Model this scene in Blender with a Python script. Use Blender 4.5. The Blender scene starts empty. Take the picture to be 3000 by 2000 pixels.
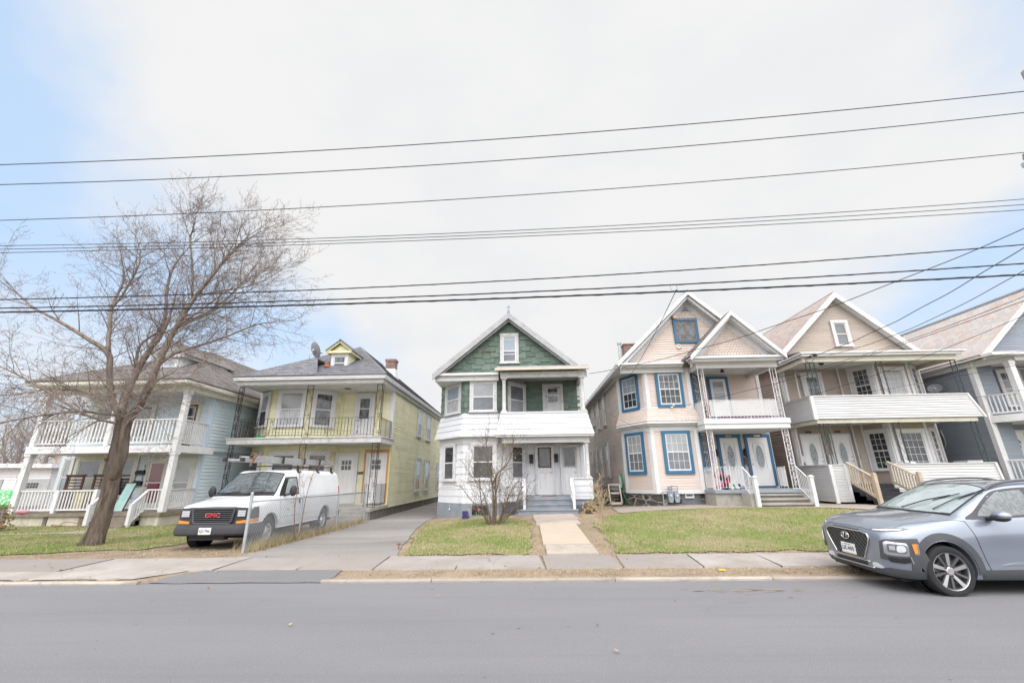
import bpy, bmesh, math, random
import numpy as np
from mathutils import Vector, Matrix, noise as mnoise
from mathutils.bvhtree import BVHTree
from mathutils.geometry import delaunay_2d_cdt
R = math.radians
random.seed(7)
SC = bpy.context.scene
COL = SC.collection

# ------------------------------------------------------------------ camera
CAM_H = 1.67
def make_camera():
    th, roll, psi = R(17.854), R(0.7438), R(1.629)
    fw = Vector((-math.sin(psi)*math.cos(th), math.cos(psi)*math.cos(th), math.sin(th)))
    r = Vector((math.cos(psi), math.sin(psi), 0))
    u = r.cross(fw)
    c, s = math.cos(roll), math.sin(roll)
    r, u = r*c - u*s, r*s + u*c
    cd = bpy.data.cameras.new('camera'); co = bpy.data.objects.new('camera', cd); COL.objects.link(co)
    m = Matrix((r, u, -fw)).transposed().to_4x4(); m.translation = Vector((0, 0, CAM_H))
    co.matrix_world = m
    cd.sensor_width = 36.0; cd.lens = 14.862; cd.clip_start = 0.05; cd.clip_end = 3000
    SC.camera = co
make_camera()

# ------------------------------------------------------------------ sky, sun, exposure
EXPOSURE = 1.25
SUN_DIR = Vector((0.05, -0.72, 0.85)).normalized()      # towards the sun, behind the camera, over cloud
def make_light():
    SC.view_settings.view_transform = 'Standard'; SC.view_settings.look = 'None'
    SC.view_settings.exposure = EXPOSURE; SC.view_settings.gamma = 1
    w = bpy.data.worlds.new('World'); SC.world = w; w.use_nodes = True
    nt = w.node_tree; N = nt.nodes; L = nt.links; N.clear()
    out = N.new('ShaderNodeOutputWorld'); bg = N.new('ShaderNodeBackground'); L.new(bg.outputs[0], out.inputs[0])
    STR = 0.12; bg.inputs[1].default_value = STR
    sky = N.new('ShaderNodeTexSky'); sky.sky_type = 'NISHITA'; sky.sun_disc = False
    sky.sun_elevation = math.asin(SUN_DIR.z); sky.sun_rotation = math.atan2(SUN_DIR.x, SUN_DIR.y)
    tc = N.new('ShaderNodeTexCoord')
    def math_(op, a, b=None, clamp=False):
        n = N.new('ShaderNodeMath'); n.operation = op; n.use_clamp = clamp
        for i, v in enumerate((a, b)):
            if v is None: continue
            if isinstance(v, (int, float)): n.inputs[i].default_value = v
            else: L.new(v, n.inputs[i])
        return n.outputs[0]
    def dot(v):
        n = N.new('ShaderNodeVectorMath'); n.operation = 'DOT_PRODUCT'; L.new(tc.outputs['Generated'], n.inputs[0])
        n.inputs[1].default_value = v; return n.outputs['Value']
    def ramp(x, a, b):
        n = N.new('ShaderNodeMapRange'); n.interpolation_type = 'SMOOTHERSTEP'; L.new(x, n.inputs[0])
        n.inputs[1].default_value = a; n.inputs[2].default_value = b; return n.outputs[0]
    sep = N.new('ShaderNodeSeparateXYZ'); L.new(tc.outputs['Generated'], sep.inputs[0])
    # flat cloud layer seen in perspective: direction divided by its height
    zz = math_('ADD', math_('MAXIMUM', sep.outputs[2], 0.0), 0.22)
    cx = math_('DIVIDE', sep.outputs[0], zz); cy = math_('DIVIDE', sep.outputs[1], zz)
    cmb = N.new('ShaderNodeCombineXYZ'); L.new(cx, cmb.inputs[0]); L.new(cy, cmb.inputs[1])
    def noise(scale, det, off):
        m = N.new('ShaderNodeMapping'); m.inputs[1].default_value = off; L.new(cmb.outputs[0], m.inputs[0])
        n = N.new('ShaderNodeTexNoise'); n.inputs['Scale'].default_value = scale; n.inputs['Detail'].default_value = det
        n.inputs['Roughness'].default_value = 0.55; L.new(m.outputs[0], n.inputs['Vector']); return n.outputs[0]
    n1 = noise(1.1, 5, (3.1, 1.7, 0)); n2 = noise(2.4, 6, (8.3, 4.2, 0))
    # the big bright bank of cloud ahead, thinning to the left and right; overcast behind
    d = dot(Vector((0.03, 0.643, 0.766)))
    d2 = math_('ADD', d, math_('MULTIPLY', math_('SUBTRACT', n1, 0.5), 0.5))
    m1 = ramp(d2, 0.60, 0.80)
    low = math_('MULTIPLY', ramp(sep.outputs[2], 0.42, 0.02), ramp(n1, 0.25, 0.62))
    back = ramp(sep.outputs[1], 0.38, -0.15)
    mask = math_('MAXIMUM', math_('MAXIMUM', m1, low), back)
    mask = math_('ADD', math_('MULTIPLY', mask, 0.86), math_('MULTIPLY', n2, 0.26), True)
    k = 1.0/STR
    mixc = N.new('ShaderNodeMix'); mixc.data_type = 'RGBA'
    L.new(ramp(n2, 0.36, 0.62), mixc.inputs[0])
    mixc.inputs[6].default_value = (0.368*k, 0.368*k, 0.370*k, 1); mixc.inputs[7].default_value = (0.378*k, 0.378*k, 0.378*k, 1)
    # unseen sky behind the camera, brightened to light the house fronts
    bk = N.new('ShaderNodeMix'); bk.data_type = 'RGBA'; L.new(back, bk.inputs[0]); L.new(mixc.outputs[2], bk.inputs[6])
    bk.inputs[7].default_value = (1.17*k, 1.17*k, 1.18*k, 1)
    # unseen part raised towards the zenith, as overcast does, to light side walls
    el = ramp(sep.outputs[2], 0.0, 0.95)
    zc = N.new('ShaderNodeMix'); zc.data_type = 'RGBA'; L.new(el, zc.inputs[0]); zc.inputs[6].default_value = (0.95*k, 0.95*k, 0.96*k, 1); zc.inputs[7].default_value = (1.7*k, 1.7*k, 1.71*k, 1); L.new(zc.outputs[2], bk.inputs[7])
    sg = N.new('ShaderNodeMix'); sg.data_type = 'RGBA'; sg.blend_type = 'MULTIPLY'; sg.inputs[0].default_value = 1
    L.new(sky.outputs[0], sg.inputs[6]); sg.inputs[7].default_value = (1.0, 1.0, 1.0, 1)
    # thin veil over the blue
    vl = N.new('ShaderNodeMix'); vl.data_type = 'RGBA'; vl.inputs[0].default_value = 0.8
    L.new(sg.outputs[2], vl.inputs[6]); vl.inputs[7].default_value = (0.225*k, 0.315*k, 0.435*k, 1)
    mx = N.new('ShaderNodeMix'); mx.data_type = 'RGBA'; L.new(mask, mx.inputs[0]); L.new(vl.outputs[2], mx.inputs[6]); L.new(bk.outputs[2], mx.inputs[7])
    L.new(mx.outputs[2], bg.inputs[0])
    sd = bpy.data.lights.new('sun', 'SUN'); sd.energy = 0.5; sd.angle = R(50); sd.color = (1, 0.97, 0.93)
    so = bpy.data.objects.new('sun', sd); COL.objects.link(so)
    so.rotation_euler = SUN_DIR.to_track_quat('Z', 'Y').to_euler(); so.location = (0, -20, 40)
make_light()

# ------------------------------------------------------------------ things, parts
OFF = {}
def tag(o, label=None, cat=None, group=None, kind=None):
    for k, v in (('label', label), ('category', cat), ('group', group), ('kind', kind)):
        if v: o[k] = v
    return o
def thing(name, loc, label, cat, group=None, rz=0.0, local=False):
    o = bpy.data.objects.new(name, None); COL.objects.link(o)
    o.location = loc; o.rotation_euler = (0, 0, rz); o.empty_display_size = 0.2
    OFF[o.name] = Vector((0, 0, 0)) if local else Vector(loc)
    return tag(o, label, cat, group)
def copy_tree(o, parent=None, loc=None, label=None):
    c = o.copy(); COL.objects.link(c); c.parent = parent
    if loc is not None: c.location = loc
    if label: c['label'] = label
    for ch in list(o.children): copy_tree(ch, c)
    return c

def clip_poly(poly, cl):
    """Sutherland-Hodgman: 2D polygon poly clipped by a convex counter-clockwise polygon cl."""
    out = poly
    n = len(cl)
    for i in range(n):
        a, b = cl[i], cl[(i+1) % n]
        ex, ey = b[0]-a[0], b[1]-a[1]
        inp, out = out, []
        if not inp: return []
        f = [ex*(p[1]-a[1]) - ey*(p[0]-a[0]) for p in inp]
        for j in range(len(inp)):
            p, q = inp[j-1], inp[j]; fp, fq = f[j-1], f[j]
            if (fp >= -1e-9) != (fq >= -1e-9):
                t = fp/(fp-fq); out.append((p[0]+(q[0]-p[0])*t, p[1]+(q[1]-p[1])*t))
            if fq >= -1e-9: out.append(q)
    return out
def ccw(poly):
    a = sum(poly[i-1][0]*poly[i][1]-poly[i][0]*poly[i-1][1] for i in range(len(poly)))
    return poly if a > 0 else poly[::-1]

class Fr:
    """A flat frame: origin o, u along the wall, v up it, n out of it."""
    def __init__(s, o, u, v=(0, 0, 1)):
        s.o = Vector(o); s.u = Vector(u).normalized(); s.v = Vector(v).normalized(); s.n = s.u.cross(s.v).normalized()
    def P(s, a, b, d=0.0): return s.o + s.u*a + s.v*b + s.n*d
def wall_fr(p, q):
    """Frame of an upright wall from p to q (x, y), q to the right of p for someone facing it; s runs from p, t is the height."""
    return Fr((p[0], p[1], 0), (q[0]-p[0], q[1]-p[1], 0))
def dist(p, q): return math.hypot(q[0]-p[0], q[1]-p[1])

class MB:
    def __init__(s): s.v = []; s.f = []; s.mi = []; s.m = 0
    def poly(s, pts):
        i = len(s.v); s.v.extend([tuple(p) for p in pts]); s.f.append(tuple(range(i, i+len(pts)))); s.mi.append(s.m)
    def hexa(s, c):
        i = len(s.v); s.v.extend([tuple(p) for p in c])
        for q in ((0, 3, 2, 1), (4, 5, 6, 7), (0, 1, 5, 4), (1, 2, 6, 5), (2, 3, 7, 6), (3, 0, 4, 7)):
            s.f.append(tuple(i+k for k in q)); s.mi.append(s.m)
    def box(s, x0, x1, y0, y1, z0, z1):
        s.hexa([(x0, y0, z0), (x1, y0, z0), (x1, y1, z0), (x0, y1, z0), (x0, y0, z1), (x1, y0, z1), (x1, y1, z1), (x0, y1, z1)])
    def fbox(s, fr, a0, a1, b0, b1, d0, d1):
        s.hexa([fr.P(a0, b0, d1), fr.P(a1, b0, d1), fr.P(a1, b0, d0), fr.P(a0, b0, d0), fr.P(a0, b1, d1), fr.P(a1, b1, d1), fr.P(a1, b1, d0), fr.P(a0, b1, d0)])
    def beam(s, p, q, w, h, up=(0, 0, 1)):
        p, q = Vector(p), Vector(q); t = (q-p).normalized(); up = Vector(up)
        x = t.cross(up)
        if x.length < 1e-4: x = t.cross(Vector((0, 1, 0)))
        x.normalize(); y = x.cross(t).normalized(); x = x*(w/2); y = y*(h/2)
        s.hexa([p-x-y, p+x-y, q+x-y, q-x-y, p-x+y, p+x+y, q+x+y, q-x+y])
    def extrude(s, pts, d):
        """closed prism: polygon pts (3D, planar) pushed by vector d"""
        d = Vector(d); a = [Vector(p) for p in pts]; b = [p+d for p in a]; n = len(a)
        s.poly(a[::-1]); s.poly(b)
        for i in range(n):
            j = (i+1) % n; s.poly([a[i], a[j], b[j], b[i]])
    def tube(s, pts, r, n=6, r1=None, cap=True):
        pts = [Vector(p) for p in pts]; m = len(pts)
        if m < 2: return
        rad = r if isinstance(r, (list, tuple)) else [r+((r1 if r1 is not None else r)-r)*k/(m-1) for k in range(m)]
        t = (pts[1]-pts[0]).normalized()
        x = t.orthogonal().normalized(); base = len(s.v)
        for k in range(m):
            if k == 0: tt = (pts[1]-pts[0])
            elif k == m-1: tt = (pts[-1]-pts[-2])
            else: tt = (pts[k+1]-pts[k-1])
            if tt.length < 1e-9: tt = t
            tt = tt.normalized(); x = (x-tt*x.dot(tt))
            x = x.normalized() if x.length > 1e-6 else tt.orthogonal().normalized()
            y = tt.cross(x)
            for j in range(n):
                a = 2*math.pi*j/n; s.v.append(tuple(pts[k]+(x*math.cos(a)+y*math.sin(a))*rad[k]))
        for k in range(m-1):
            for j in range(n):
                a = base+k*n+j; b = base+k*n+(j+1) % n
                s.f.append((a, b, b+n, a+n)); s.mi.append(s.m)
        if cap:
            s.f.append(tuple(base+j for j in range(n))[::-1]); s.mi.append(s.m)
            s.f.append(tuple(base+(m-1)*n+j for j in range(n))); s.mi.append(s.m)
    def lathe(s, c, ax, prof, n=16, cap=True):
        """prof: (radius, distance along ax) pairs"""
        c = Vector(c); ax = Vector(ax).normalized(); x = ax.orthogonal().normalized(); y = ax.cross(x); base = len(s.v)
        for r, h in prof:
            for j in range(n):
                a = 2*math.pi*j/n; s.v.append(tuple(c+ax*h+(x*math.cos(a)+y*math.sin(a))*r))
        for k in range(len(prof)-1):
            for j in range(n):
                a = base+k*n+j; b = base+k*n+(j+1) % n
                s.f.append((a, b, b+n, a+n)); s.mi.append(s.m)
        if cap:
            s.f.append(tuple(base+j for j in range(n))[::-1]); s.mi.append(s.m)
            k = len(prof)-1; s.f.append(tuple(base+k*n+j for j in range(n))); s.mi.append(s.m)
    def ball(s, c, rx, ry=None, rz=None, nu=10, nv=7, jit=0.0):
        ry = ry or rx; rz = rz or rx; base = len(s.v)
        for k in range(nv+1):
            ph = math.pi*k/nv
            for j in range(nu):
                a = 2*math.pi*j/nu; q = 1+random.uniform(-jit, jit)
                s.v.append((c[0]+rx*q*math.sin(ph)*math.cos(a), c[1]+ry*q*math.sin(ph)*math.sin(a), c[2]+rz*q*math.cos(ph)))
        for k in range(nv):
            for j in range(nu):
                a = base+k*nu+j; b = base+k*nu+(j+1) % nu
                s.f.append((a, a+nu, b+nu, b)); s.mi.append(s.m)
    def grid(s, rows):
        base = len(s.v); m = len(rows[0])
        for r in rows: s.v.extend([tuple(p) for p in r])
        for i in range(len(rows)-1):
            for j in range(m-1):
                a = base+i*m+j; s.f.append((a, a+1, a+1+m, a+m)); s.mi.append(s.m)
    def build(s, name, mats, parent=None, smooth=False, org=None, sharp=None):
        if parent is not None: off = OFF[parent.name]
        else: off = Vector(org) if org is not None else Vector((0, 0, 0))
        me = bpy.data.meshes.new(name)
        V = np.array(s.v, dtype=float).reshape(-1, 3) - np.array(off)[None, :]
        me.from_pydata(V.tolist(), [], s.f)
        for m in (mats if isinstance(mats, (list, tuple)) else [mats]): me.materials.append(m)
        if isinstance(mats, (list, tuple)) and len(mats) > 1: me.polygons.foreach_set('material_index', s.mi)
        if smooth: me.polygons.foreach_set('use_smooth', [True]*len(me.polygons))
        me.update()
        if smooth and sharp: me.set_sharp_from_angle(angle=R(sharp))
        o = bpy.data.objects.new(name, me); COL.objects.link(o)
        if parent is not None: o.parent = parent
        else: o.location = off
        OFF[o.name] = off
        return o
def catmull(pts, sub=6):
    P = [Vector(p) for p in pts]; P = [P[0]*2-P[1]]+P+[P[-1]*2-P[-2]]; out = []
    for i in range(1, len(P)-2):
        for k in range(sub):
            t = k/sub; a, b, c, d = P[i-1], P[i], P[i+1], P[i+2]
            out.append(0.5*((2*b)+(c-a)*t+(2*a-5*b+4*c-d)*t*t+(3*b-a-3*c+d)*t**3))
    out.append(P[-2]); return out
# ------------------------------------------------------------------ materials
MATS = {}
class NT:
    def __init__(s, name):
        s.m = bpy.data.materials.new(name); s.m.use_nodes = True; s.t = s.m.node_tree; s.N = s.t.nodes; s.L = s.t.links
        s.b = s.N['Principled BSDF']; s.tc = s.N.new('ShaderNodeTexCoord'); MATS[name] = s.m
    def noise(s, scale, det=4, rough=0.55, vec=None, stretch=None, coord='Object'):
        n = s.N.new('ShaderNodeTexNoise'); n.inputs['Scale'].default_value = scale; n.inputs['Detail'].default_value = det; n.inputs['Roughness'].default_value = rough
        src = vec or s.tc.outputs[coord]
        if stretch:
            m = s.N.new('ShaderNodeMapping'); m.inputs[3].default_value = stretch; s.L.new(src, m.inputs[0]); src = m.outputs[0]
        s.L.new(src, n.inputs['Vector']); return n.outputs[0]
    def ramp(s, x, a, b, lo=0.0, hi=1.0):
        n = s.N.new('ShaderNodeMapRange'); n.inputs[1].default_value = a; n.inputs[2].default_value = b; n.inputs[3].default_value = lo; n.inputs[4].default_value = hi
        s.L.new(x, n.inputs[0]); return n.outputs[0]
    def mix(s, f, a, b, mode='MIX'):
        n = s.N.new('ShaderNodeMix'); n.data_type = 'RGBA'; n.blend_type = mode
        for i, v in ((0, f), (6, a), (7, b)):
            if hasattr(v, 'links'): s.L.new(v, n.inputs[i])
            elif i == 0: n.inputs[0].default_value = v
            else: n.inputs[i].default_value = (v[0], v[1], v[2], 1)
        return n.outputs[2]
    def math(s, op, a, b=0.0):
        n = s.N.new('ShaderNodeMath'); n.operation = op
        for i, v in enumerate((a, b)):
            if hasattr(v, 'links'): s.L.new(v, n.inputs[i])
            else: n.inputs[i].default_value = v
        return n.outputs[0]
    def island(s):
        return s.N.new('ShaderNodeNewGeometry').outputs['Random Per Island']
    def sep(s, coord='Object'):
        n = s.N.new('ShaderNodeSeparateXYZ'); s.L.new(s.tc.outputs[coord], n.inputs[0]); return n.outputs
    def bump(s, h, st=0.3, d=0.01):
        n = s.N.new('ShaderNodeBump'); n.inputs['Strength'].default_value = st; n.inputs['Distance'].default_value = d
        s.L.new(h, n.inputs['Height']); s.L.new(n.outputs[0], s.b.inputs['Normal'])
    def crack(s, scale, width, thr, amt):
        v = s.N.new('ShaderNodeTexVoronoi'); v.feature = 'DISTANCE_TO_EDGE'; v.inputs['Scale'].default_value = scale
        n = s.N.new('ShaderNodeTexNoise'); n.inputs['Scale'].default_value = 3.0; n.inputs['Detail'].default_value = 6; s.L.new(s.tc.outputs['Object'], n.inputs['Vector'])
        s.L.new(s.mix(0.12, s.tc.outputs['Object'], n.outputs['Color']), v.inputs['Vector'])
        return s.math('MULTIPLY', s.math('MULTIPLY', s.ramp(v.outputs['Distance'], 0.0, width, 1, 0), s.ramp(s.noise(0.5, 3), thr, thr+.1)), amt)
    def col(s, c):
        if hasattr(c, 'links'): s.L.new(c, s.b.inputs['Base Color'])
        else: s.b.inputs['Base Color'].default_value = (c[0], c[1], c[2], 1)
    def fin(s, rough=0.6, spec=0.3, metal=0.0, coat=0.0):
        s.b.inputs['Roughness'].default_value = rough; s.b.inputs['Specular IOR Level'].default_value = spec
        s.b.inputs['Metallic'].default_value = metal; s.b.inputs['Coat Weight'].default_value = coat; s.b.inputs['Coat Roughness'].default_value = 0.03
        return s.m
def sc(c, k): return tuple(x*k for x in c)
def mat(name, c, rough=0.6, var=0.12, vs=1.5, spec=0.3, metal=0, coat=0, bump=0.0, bs=30, isl=0.0, dirt=None, dirt_amt=0.0, ds=1.2):
    s = NT(name)
    x = s.mix(s.ramp(s.noise(vs, 6), 0.3, 0.7), sc(c, 1-var), sc(c, 1+var*0.6))
    if isl: x = s.mix(s.ramp(s.island(), 0, 1, 0, 1), s.mix(1.0, x, (1-isl,)*3, 'MULTIPLY'), x)
    if dirt: x = s.mix(s.ramp(s.math('MULTIPLY', s.noise(ds, 8, 0.65), s.noise(ds*4.3, 6, 0.6)), 0.24, 0.42, 0, dirt_amt), x, dirt)
    s.col(x)
    if bump: s.bump(s.noise(bs, 5, 0.6), bump, 0.01)
    return s.fin(rough, spec, metal, coat)
def siding(name, c, streak=(0.18, 0.17, 0.13), amt=0.35, isl=0.1):
    amt = min(0.9, amt*1.35)
    """painted clapboard: each board a shade apart, grey weather streaks"""
    s = NT(name)
    x = s.mix(s.ramp(s.noise(0.7, 5), 0.3, 0.7), sc(c, 0.94), sc(c, 1.03))
    x = s.mix(s.ramp(s.island(), 0, 1), s.mix(1.0, x, (1-isl,)*3, 'MULTIPLY'), x)
    f = s.math('MULTIPLY', s.ramp(s.noise(0.9, 8, 0.65), 0.48, 0.72), s.ramp(s.noise(5, 6, 0.7, stretch=(0.25, 0.25, 3.0)), 0.4, 0.7))
    x = s.mix(s.math('MULTIPLY', f, amt), x, streak)
    s.col(x); s.bump(s.noise(40, 3, stretch=(0.2, 0.2, 2)), 0.08, 0.004)
    return s.fin(0.55, 0.3)
def roofing(name, a, b, c, rough=0.85):
    s = NT(name); i = s.island()
    x = s.mix(s.ramp(i, 0.0, 0.75), a, b); x = s.mix(s.ramp(i, 0.78, 0.95), x, c)
    x = s.mix(s.ramp(s.noise(0.6, 6, 0.6), 0.35, 0.7, 0, 0.4), x, sc(b, 0.7))
    x = s.mix(s.ramp(s.noise(90, 2), 0.3, 0.7, 0, 0.3), x, sc(a, 0.6))
    s.col(x); return s.fin(rough, 0.2)
def pane(name, kind, c, c2=None):
    """window glass with what hangs behind it: curtain folds, slatted blind, shade or a dark room; the tree kind paints a reflection"""
    s = NT(name); c2 = c2 or sc(c, 0.55)
    if kind == 'lace': x = s.mix(s.ramp(s.noise(7, 5, 0.6, stretch=(2.5, 2.5, 0.5)), 0.35, 0.65), c2, c)
    elif kind == 'blind':
        z = s.sep()[2]; w = s.math('FRACT', s.math('MULTIPLY', z, 22.0)); x = s.mix(s.ramp(w, 0.0, 0.8), c2, c)
    elif kind == 'tree':  # reflected bare trees imitated by noise in the colour
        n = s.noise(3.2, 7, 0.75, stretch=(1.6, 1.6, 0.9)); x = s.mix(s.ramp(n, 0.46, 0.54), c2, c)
    else: x = s.mix(s.ramp(s.noise(2.2, 4, 0.6), 0.35, 0.65), c2, c)
    s.col(x); s.bump(s.noise(1.3, 2), 0.05, 0.05)
    return s.fin(0.06, 0.6)

# building paints
M_white = mat('white_paint', (0.58, 0.58, 0.595), 0.5, 0.06, 2.0, dirt=(0.42, 0.40, 0.37), dirt_amt=0.35, ds=1.6)
M_oldwhite = mat('weathered_white_paint', (0.50, 0.50, 0.505), 0.65, 0.14, 3.0, dirt=(0.30, 0.26, 0.22), dirt_amt=0.75, ds=2.4, bump=0.15)
M_greywhite = mat('grey_white_paint', (0.34, 0.345, 0.36), 0.65, 0.16, 3.0, dirt=(0.27, 0.25, 0.23), dirt_amt=0.7, ds=2.0, bump=0.2)
M_cream = mat('cream_trim_paint', (0.56, 0.535, 0.47), 0.6, 0.1, 2.0, dirt=(0.36, 0.30, 0.22), dirt_amt=0.5)
M_tangutter = mat('tan_trim_paint', (0.52, 0.47, 0.38), 0.6, 0.1, 2.0)
M_soffit = mat('soffit_paint', (0.58, 0.58, 0.56), 0.7, 0.1, 2.0, dirt=(0.25, 0.2, 0.15), dirt_amt=0.4)
M_blueside = siding('light_blue_siding', (0.61, 0.705, 0.76), (0.25, 0.33, 0.28), 0.35)
M_bluetrim = mat('light_blue_trim', (0.50, 0.59, 0.69), 0.5, 0.06)
M_yellow = siding('yellow_siding', (0.73, 0.70, 0.49), (0.17, 0.15, 0.09), 0.6, 0.14)
M_yellowtrim = mat('yellow_trim', (0.58, 0.555, 0.31), 0.55, 0.08)
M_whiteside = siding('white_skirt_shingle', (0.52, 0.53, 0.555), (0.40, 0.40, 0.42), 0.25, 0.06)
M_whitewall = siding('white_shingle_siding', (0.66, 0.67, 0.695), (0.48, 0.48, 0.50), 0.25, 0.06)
M_pink = siding('pink_siding', (0.60, 0.51, 0.46), (0.38, 0.31, 0.27), 0.3, 0.06)
M_pinkside = siding('lightened_weathered_pink_siding', (0.66, 0.565, 0.515), (0.14, 0.11, 0.09), 0.75, 0.16)  # base lightened against shade on the side walls; streaks are weathering
M_scallop = mat('pink_scallop_shingle', (0.60, 0.51, 0.46), 0.6, 0.06, isl=0.10)
M_tan = siding('tan_siding', (0.42, 0.362, 0.315), (0.22, 0.18, 0.15), 0.25, 0.08)
M_brown = siding('brown_side_siding', (0.40, 0.33, 0.295), (0.10, 0.08, 0.07), 0.4, 0.12)
M_grey = siding('blue_grey_siding', (0.25, 0.28, 0.325), (0.09, 0.10, 0.11), 0.3, 0.08)
M_vinyl = siding('white_vinyl_siding', (0.51, 0.51, 0.525), (0.36, 0.36, 0.28), 0.7, 0.07)
M_bluecasing = mat('blue_casing_paint', (0.038, 0.130, 0.235), 0.5, 0.12, 3.0)
M_green = NT('green_shingle')
def _green(s):
    i = s.island()
    x = s.mix(i, (0.09, 0.127, 0.106), (0.138, 0.183, 0.153))
    x = s.mix(s.ramp(s.noise(1.6, 8, 0.7), 0.48, 0.72, 0, 0.55), x, (0.16, 0.21, 0.165))
    x = s.mix(s.ramp(s.noise(7, 6, 0.7), 0.55, 0.75, 0, 0.4), x, (0.03, 0.05, 0.035))
    s.col(x); s.bump(s.noise(60, 3), 0.2, 0.005); return s.fin(0.75, 0.25)
M_green = _green(M_green)
M_stucco = mat('grey_painted_stucco', (0.235, 0.26, 0.295), 0.8, 0.1, 2.5, bump=0.3, bs=25, dirt=(0.33, 0.34, 0.35), dirt_amt=0.4)
M_step = mat('grey_step_paint', (0.215, 0.235, 0.265), 0.6, 0.12, 3, dirt=(0.12, 0.12, 0.12), dirt_amt=0.4)
M_blackstep = mat('black_rubber_tread', (0.028, 0.028, 0.033), 0.65, 0.2, 4, bump=0.2)
M_conc = mat('porch_concrete', (0.33, 0.31, 0.28), 0.85, 0.15, 1.5, bump=0.25, bs=30, dirt=(0.17, 0.15, 0.12), dirt_amt=0.6)
M_riser = mat('step_riser_concrete', (0.19, 0.165, 0.14), 0.9, 0.2, 3, bump=0.3)
M_concwarm = mat('warm_concrete_step', (0.27, 0.235, 0.20), 0.85, 0.15, 2.5, bump=0.25, bs=30, dirt=(0.15, 0.13, 0.11), dirt_amt=0.5)
M_block = mat('old_block_foundation', (0.16, 0.15, 0.13), 0.9, 0.3, 2.5, bump=0.5, bs=12, dirt=(0.05, 0.05, 0.045), dirt_amt=0.7)
M_iron = mat('black_iron', (0.022, 0.021, 0.022), 0.55, 0.3, 8, dirt=(0.20, 0.085, 0.035), dirt_amt=0.55, ds=3)
M_whiteiron = mat('white_painted_iron', (0.62, 0.62, 0.64), 0.5, 0.08, 5, dirt=(0.35, 0.2, 0.11), dirt_amt=0.4, ds=4)
M_greeniron = mat('dark_green_iron', (0.035, 0.05, 0.055), 0.5, 0.2, 6)
M_wood = mat('raw_lumber', (0.40, 0.325, 0.245), 0.75, 0.2, 3, bump=0.2)
M_oldwood = mat('grey_weathered_wood', (0.20, 0.17, 0.135), 0.85, 0.3, 4, bump=0.4, bs=20)
M_skirtboard = mat('pale_skirt_boards', (0.60, 0.55, 0.47), 0.8, 0.16, 2.5, dirt=(0.24, 0.21, 0.15), dirt_amt=0.6, bump=0.2, isl=0.18)
M_newwood = mat('orange_new_wood', (0.50, 0.25, 0.10), 0.7, 0.2, 5)
M_brick = mat('chimney_brick', (0.21, 0.135, 0.115), 0.85, 0.3, 6, dirt=(0.38, 0.33, 0.29), dirt_amt=0.5, ds=5, bump=0.4)
M_door = mat('white_door_paint', (0.66, 0.655, 0.665), 0.4, 0.04, 2)
M_black = mat('black_metal', (0.018, 0.018, 0.021), 0.4, 0.2, 6)
M_brass = mat('brass', (0.60, 0.42, 0.16), 0.3, 0.1, 6, metal=1)
M_steel = mat('galvanised_steel', (0.40, 0.42, 0.45), 0.5, 0.18, 8, metal=0.6)
M_alu = mat('dull_aluminium', (0.55, 0.55, 0.56), 0.45, 0.15, 6, metal=0.7, dirt=(0.25, 0.24, 0.22), dirt_amt=0.5)
M_greymetal = mat('grey_meter_paint', (0.23, 0.26, 0.30), 0.5, 0.12, 5)
M_rust = mat('rusty_iron', (0.23, 0.08, 0.035), 0.8, 0.3, 12)
R_grey = roofing('grey_asphalt_shingle', (0.15, 0.15, 0.165), (0.21, 0.21, 0.225), (0.12, 0.12, 0.135))
R_brown = roofing('brown_grey_shingle', (0.17, 0.155, 0.15), (0.23, 0.21, 0.205), (0.14, 0.125, 0.12))
R_slate = roofing('pinkish_slate', (0.33, 0.29, 0.275), (0.44, 0.375, 0.345), (0.40, 0.25, 0.20))
R_slate2 = roofing('pale_slate', (0.36, 0.34, 0.335), (0.46, 0.41, 0.385), (0.44, 0.31, 0.255))
R_dark = roofing('dark_slate', (0.13, 0.12, 0.115), (0.18, 0.165, 0.16), (0.20, 0.14, 0.11))
# glass
G_dark = pane('dark_window_glass', 'plain', (0.045, 0.05, 0.055), (0.015, 0.017, 0.02))
G_tree = pane('glass_painted_tree_reflection', 'tree', (0.12, 0.13, 0.14), (0.045, 0.05, 0.05))  # tree reflection painted into the pane colour
G_shade = pane('glass_over_grey_shade', 'plain', (0.27, 0.28, 0.30), (0.20, 0.21, 0.225))
G_mid = pane('glass_over_grey_screen', 'plain', (0.15, 0.16, 0.18), (0.10, 0.11, 0.125))
G_lace = pane('glass_over_lace_curtain', 'lace', (0.40, 0.41, 0.42), (0.24, 0.25, 0.265))
G_blind = pane('glass_over_slatted_blind', 'blind', (0.38, 0.38, 0.37), (0.25, 0.25, 0.25))
G_pale = pane('glass_over_white_shade', 'plain', (0.30, 0.31, 0.32), (0.24, 0.25, 0.26))
G_blue = pane('glass_painted_sky_reflection', 'plain', (0.26, 0.31, 0.36), (0.21, 0.25, 0.29))  # pale blue stands in for sky reflected in the pane
G_screen2 = pane('glass_over_dark_screen', 'lace', (0.10, 0.105, 0.11), (0.05, 0.053, 0.058))
G_red = pane('glass_over_red_door', 'plain', (0.19, 0.025, 0.035), (0.13, 0.018, 0.025))
G_leaded = NT('leaded_oval_glass')
def _lead(s):
    n = s.N.new('ShaderNodeTexVoronoi'); n.feature = 'DISTANCE_TO_EDGE'; n.inputs['Scale'].default_value = 13; s.L.new(s.tc.outputs['Object'], n.inputs['Vector'])
    s.col(s.mix(s.ramp(n.outputs['Distance'], 0.03, 0.10), (0.07, 0.075, 0.08), (0.27, 0.31, 0.34))); return s.fin(0.25, 0.5)
G_leaded = _lead(G_leaded)
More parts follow.
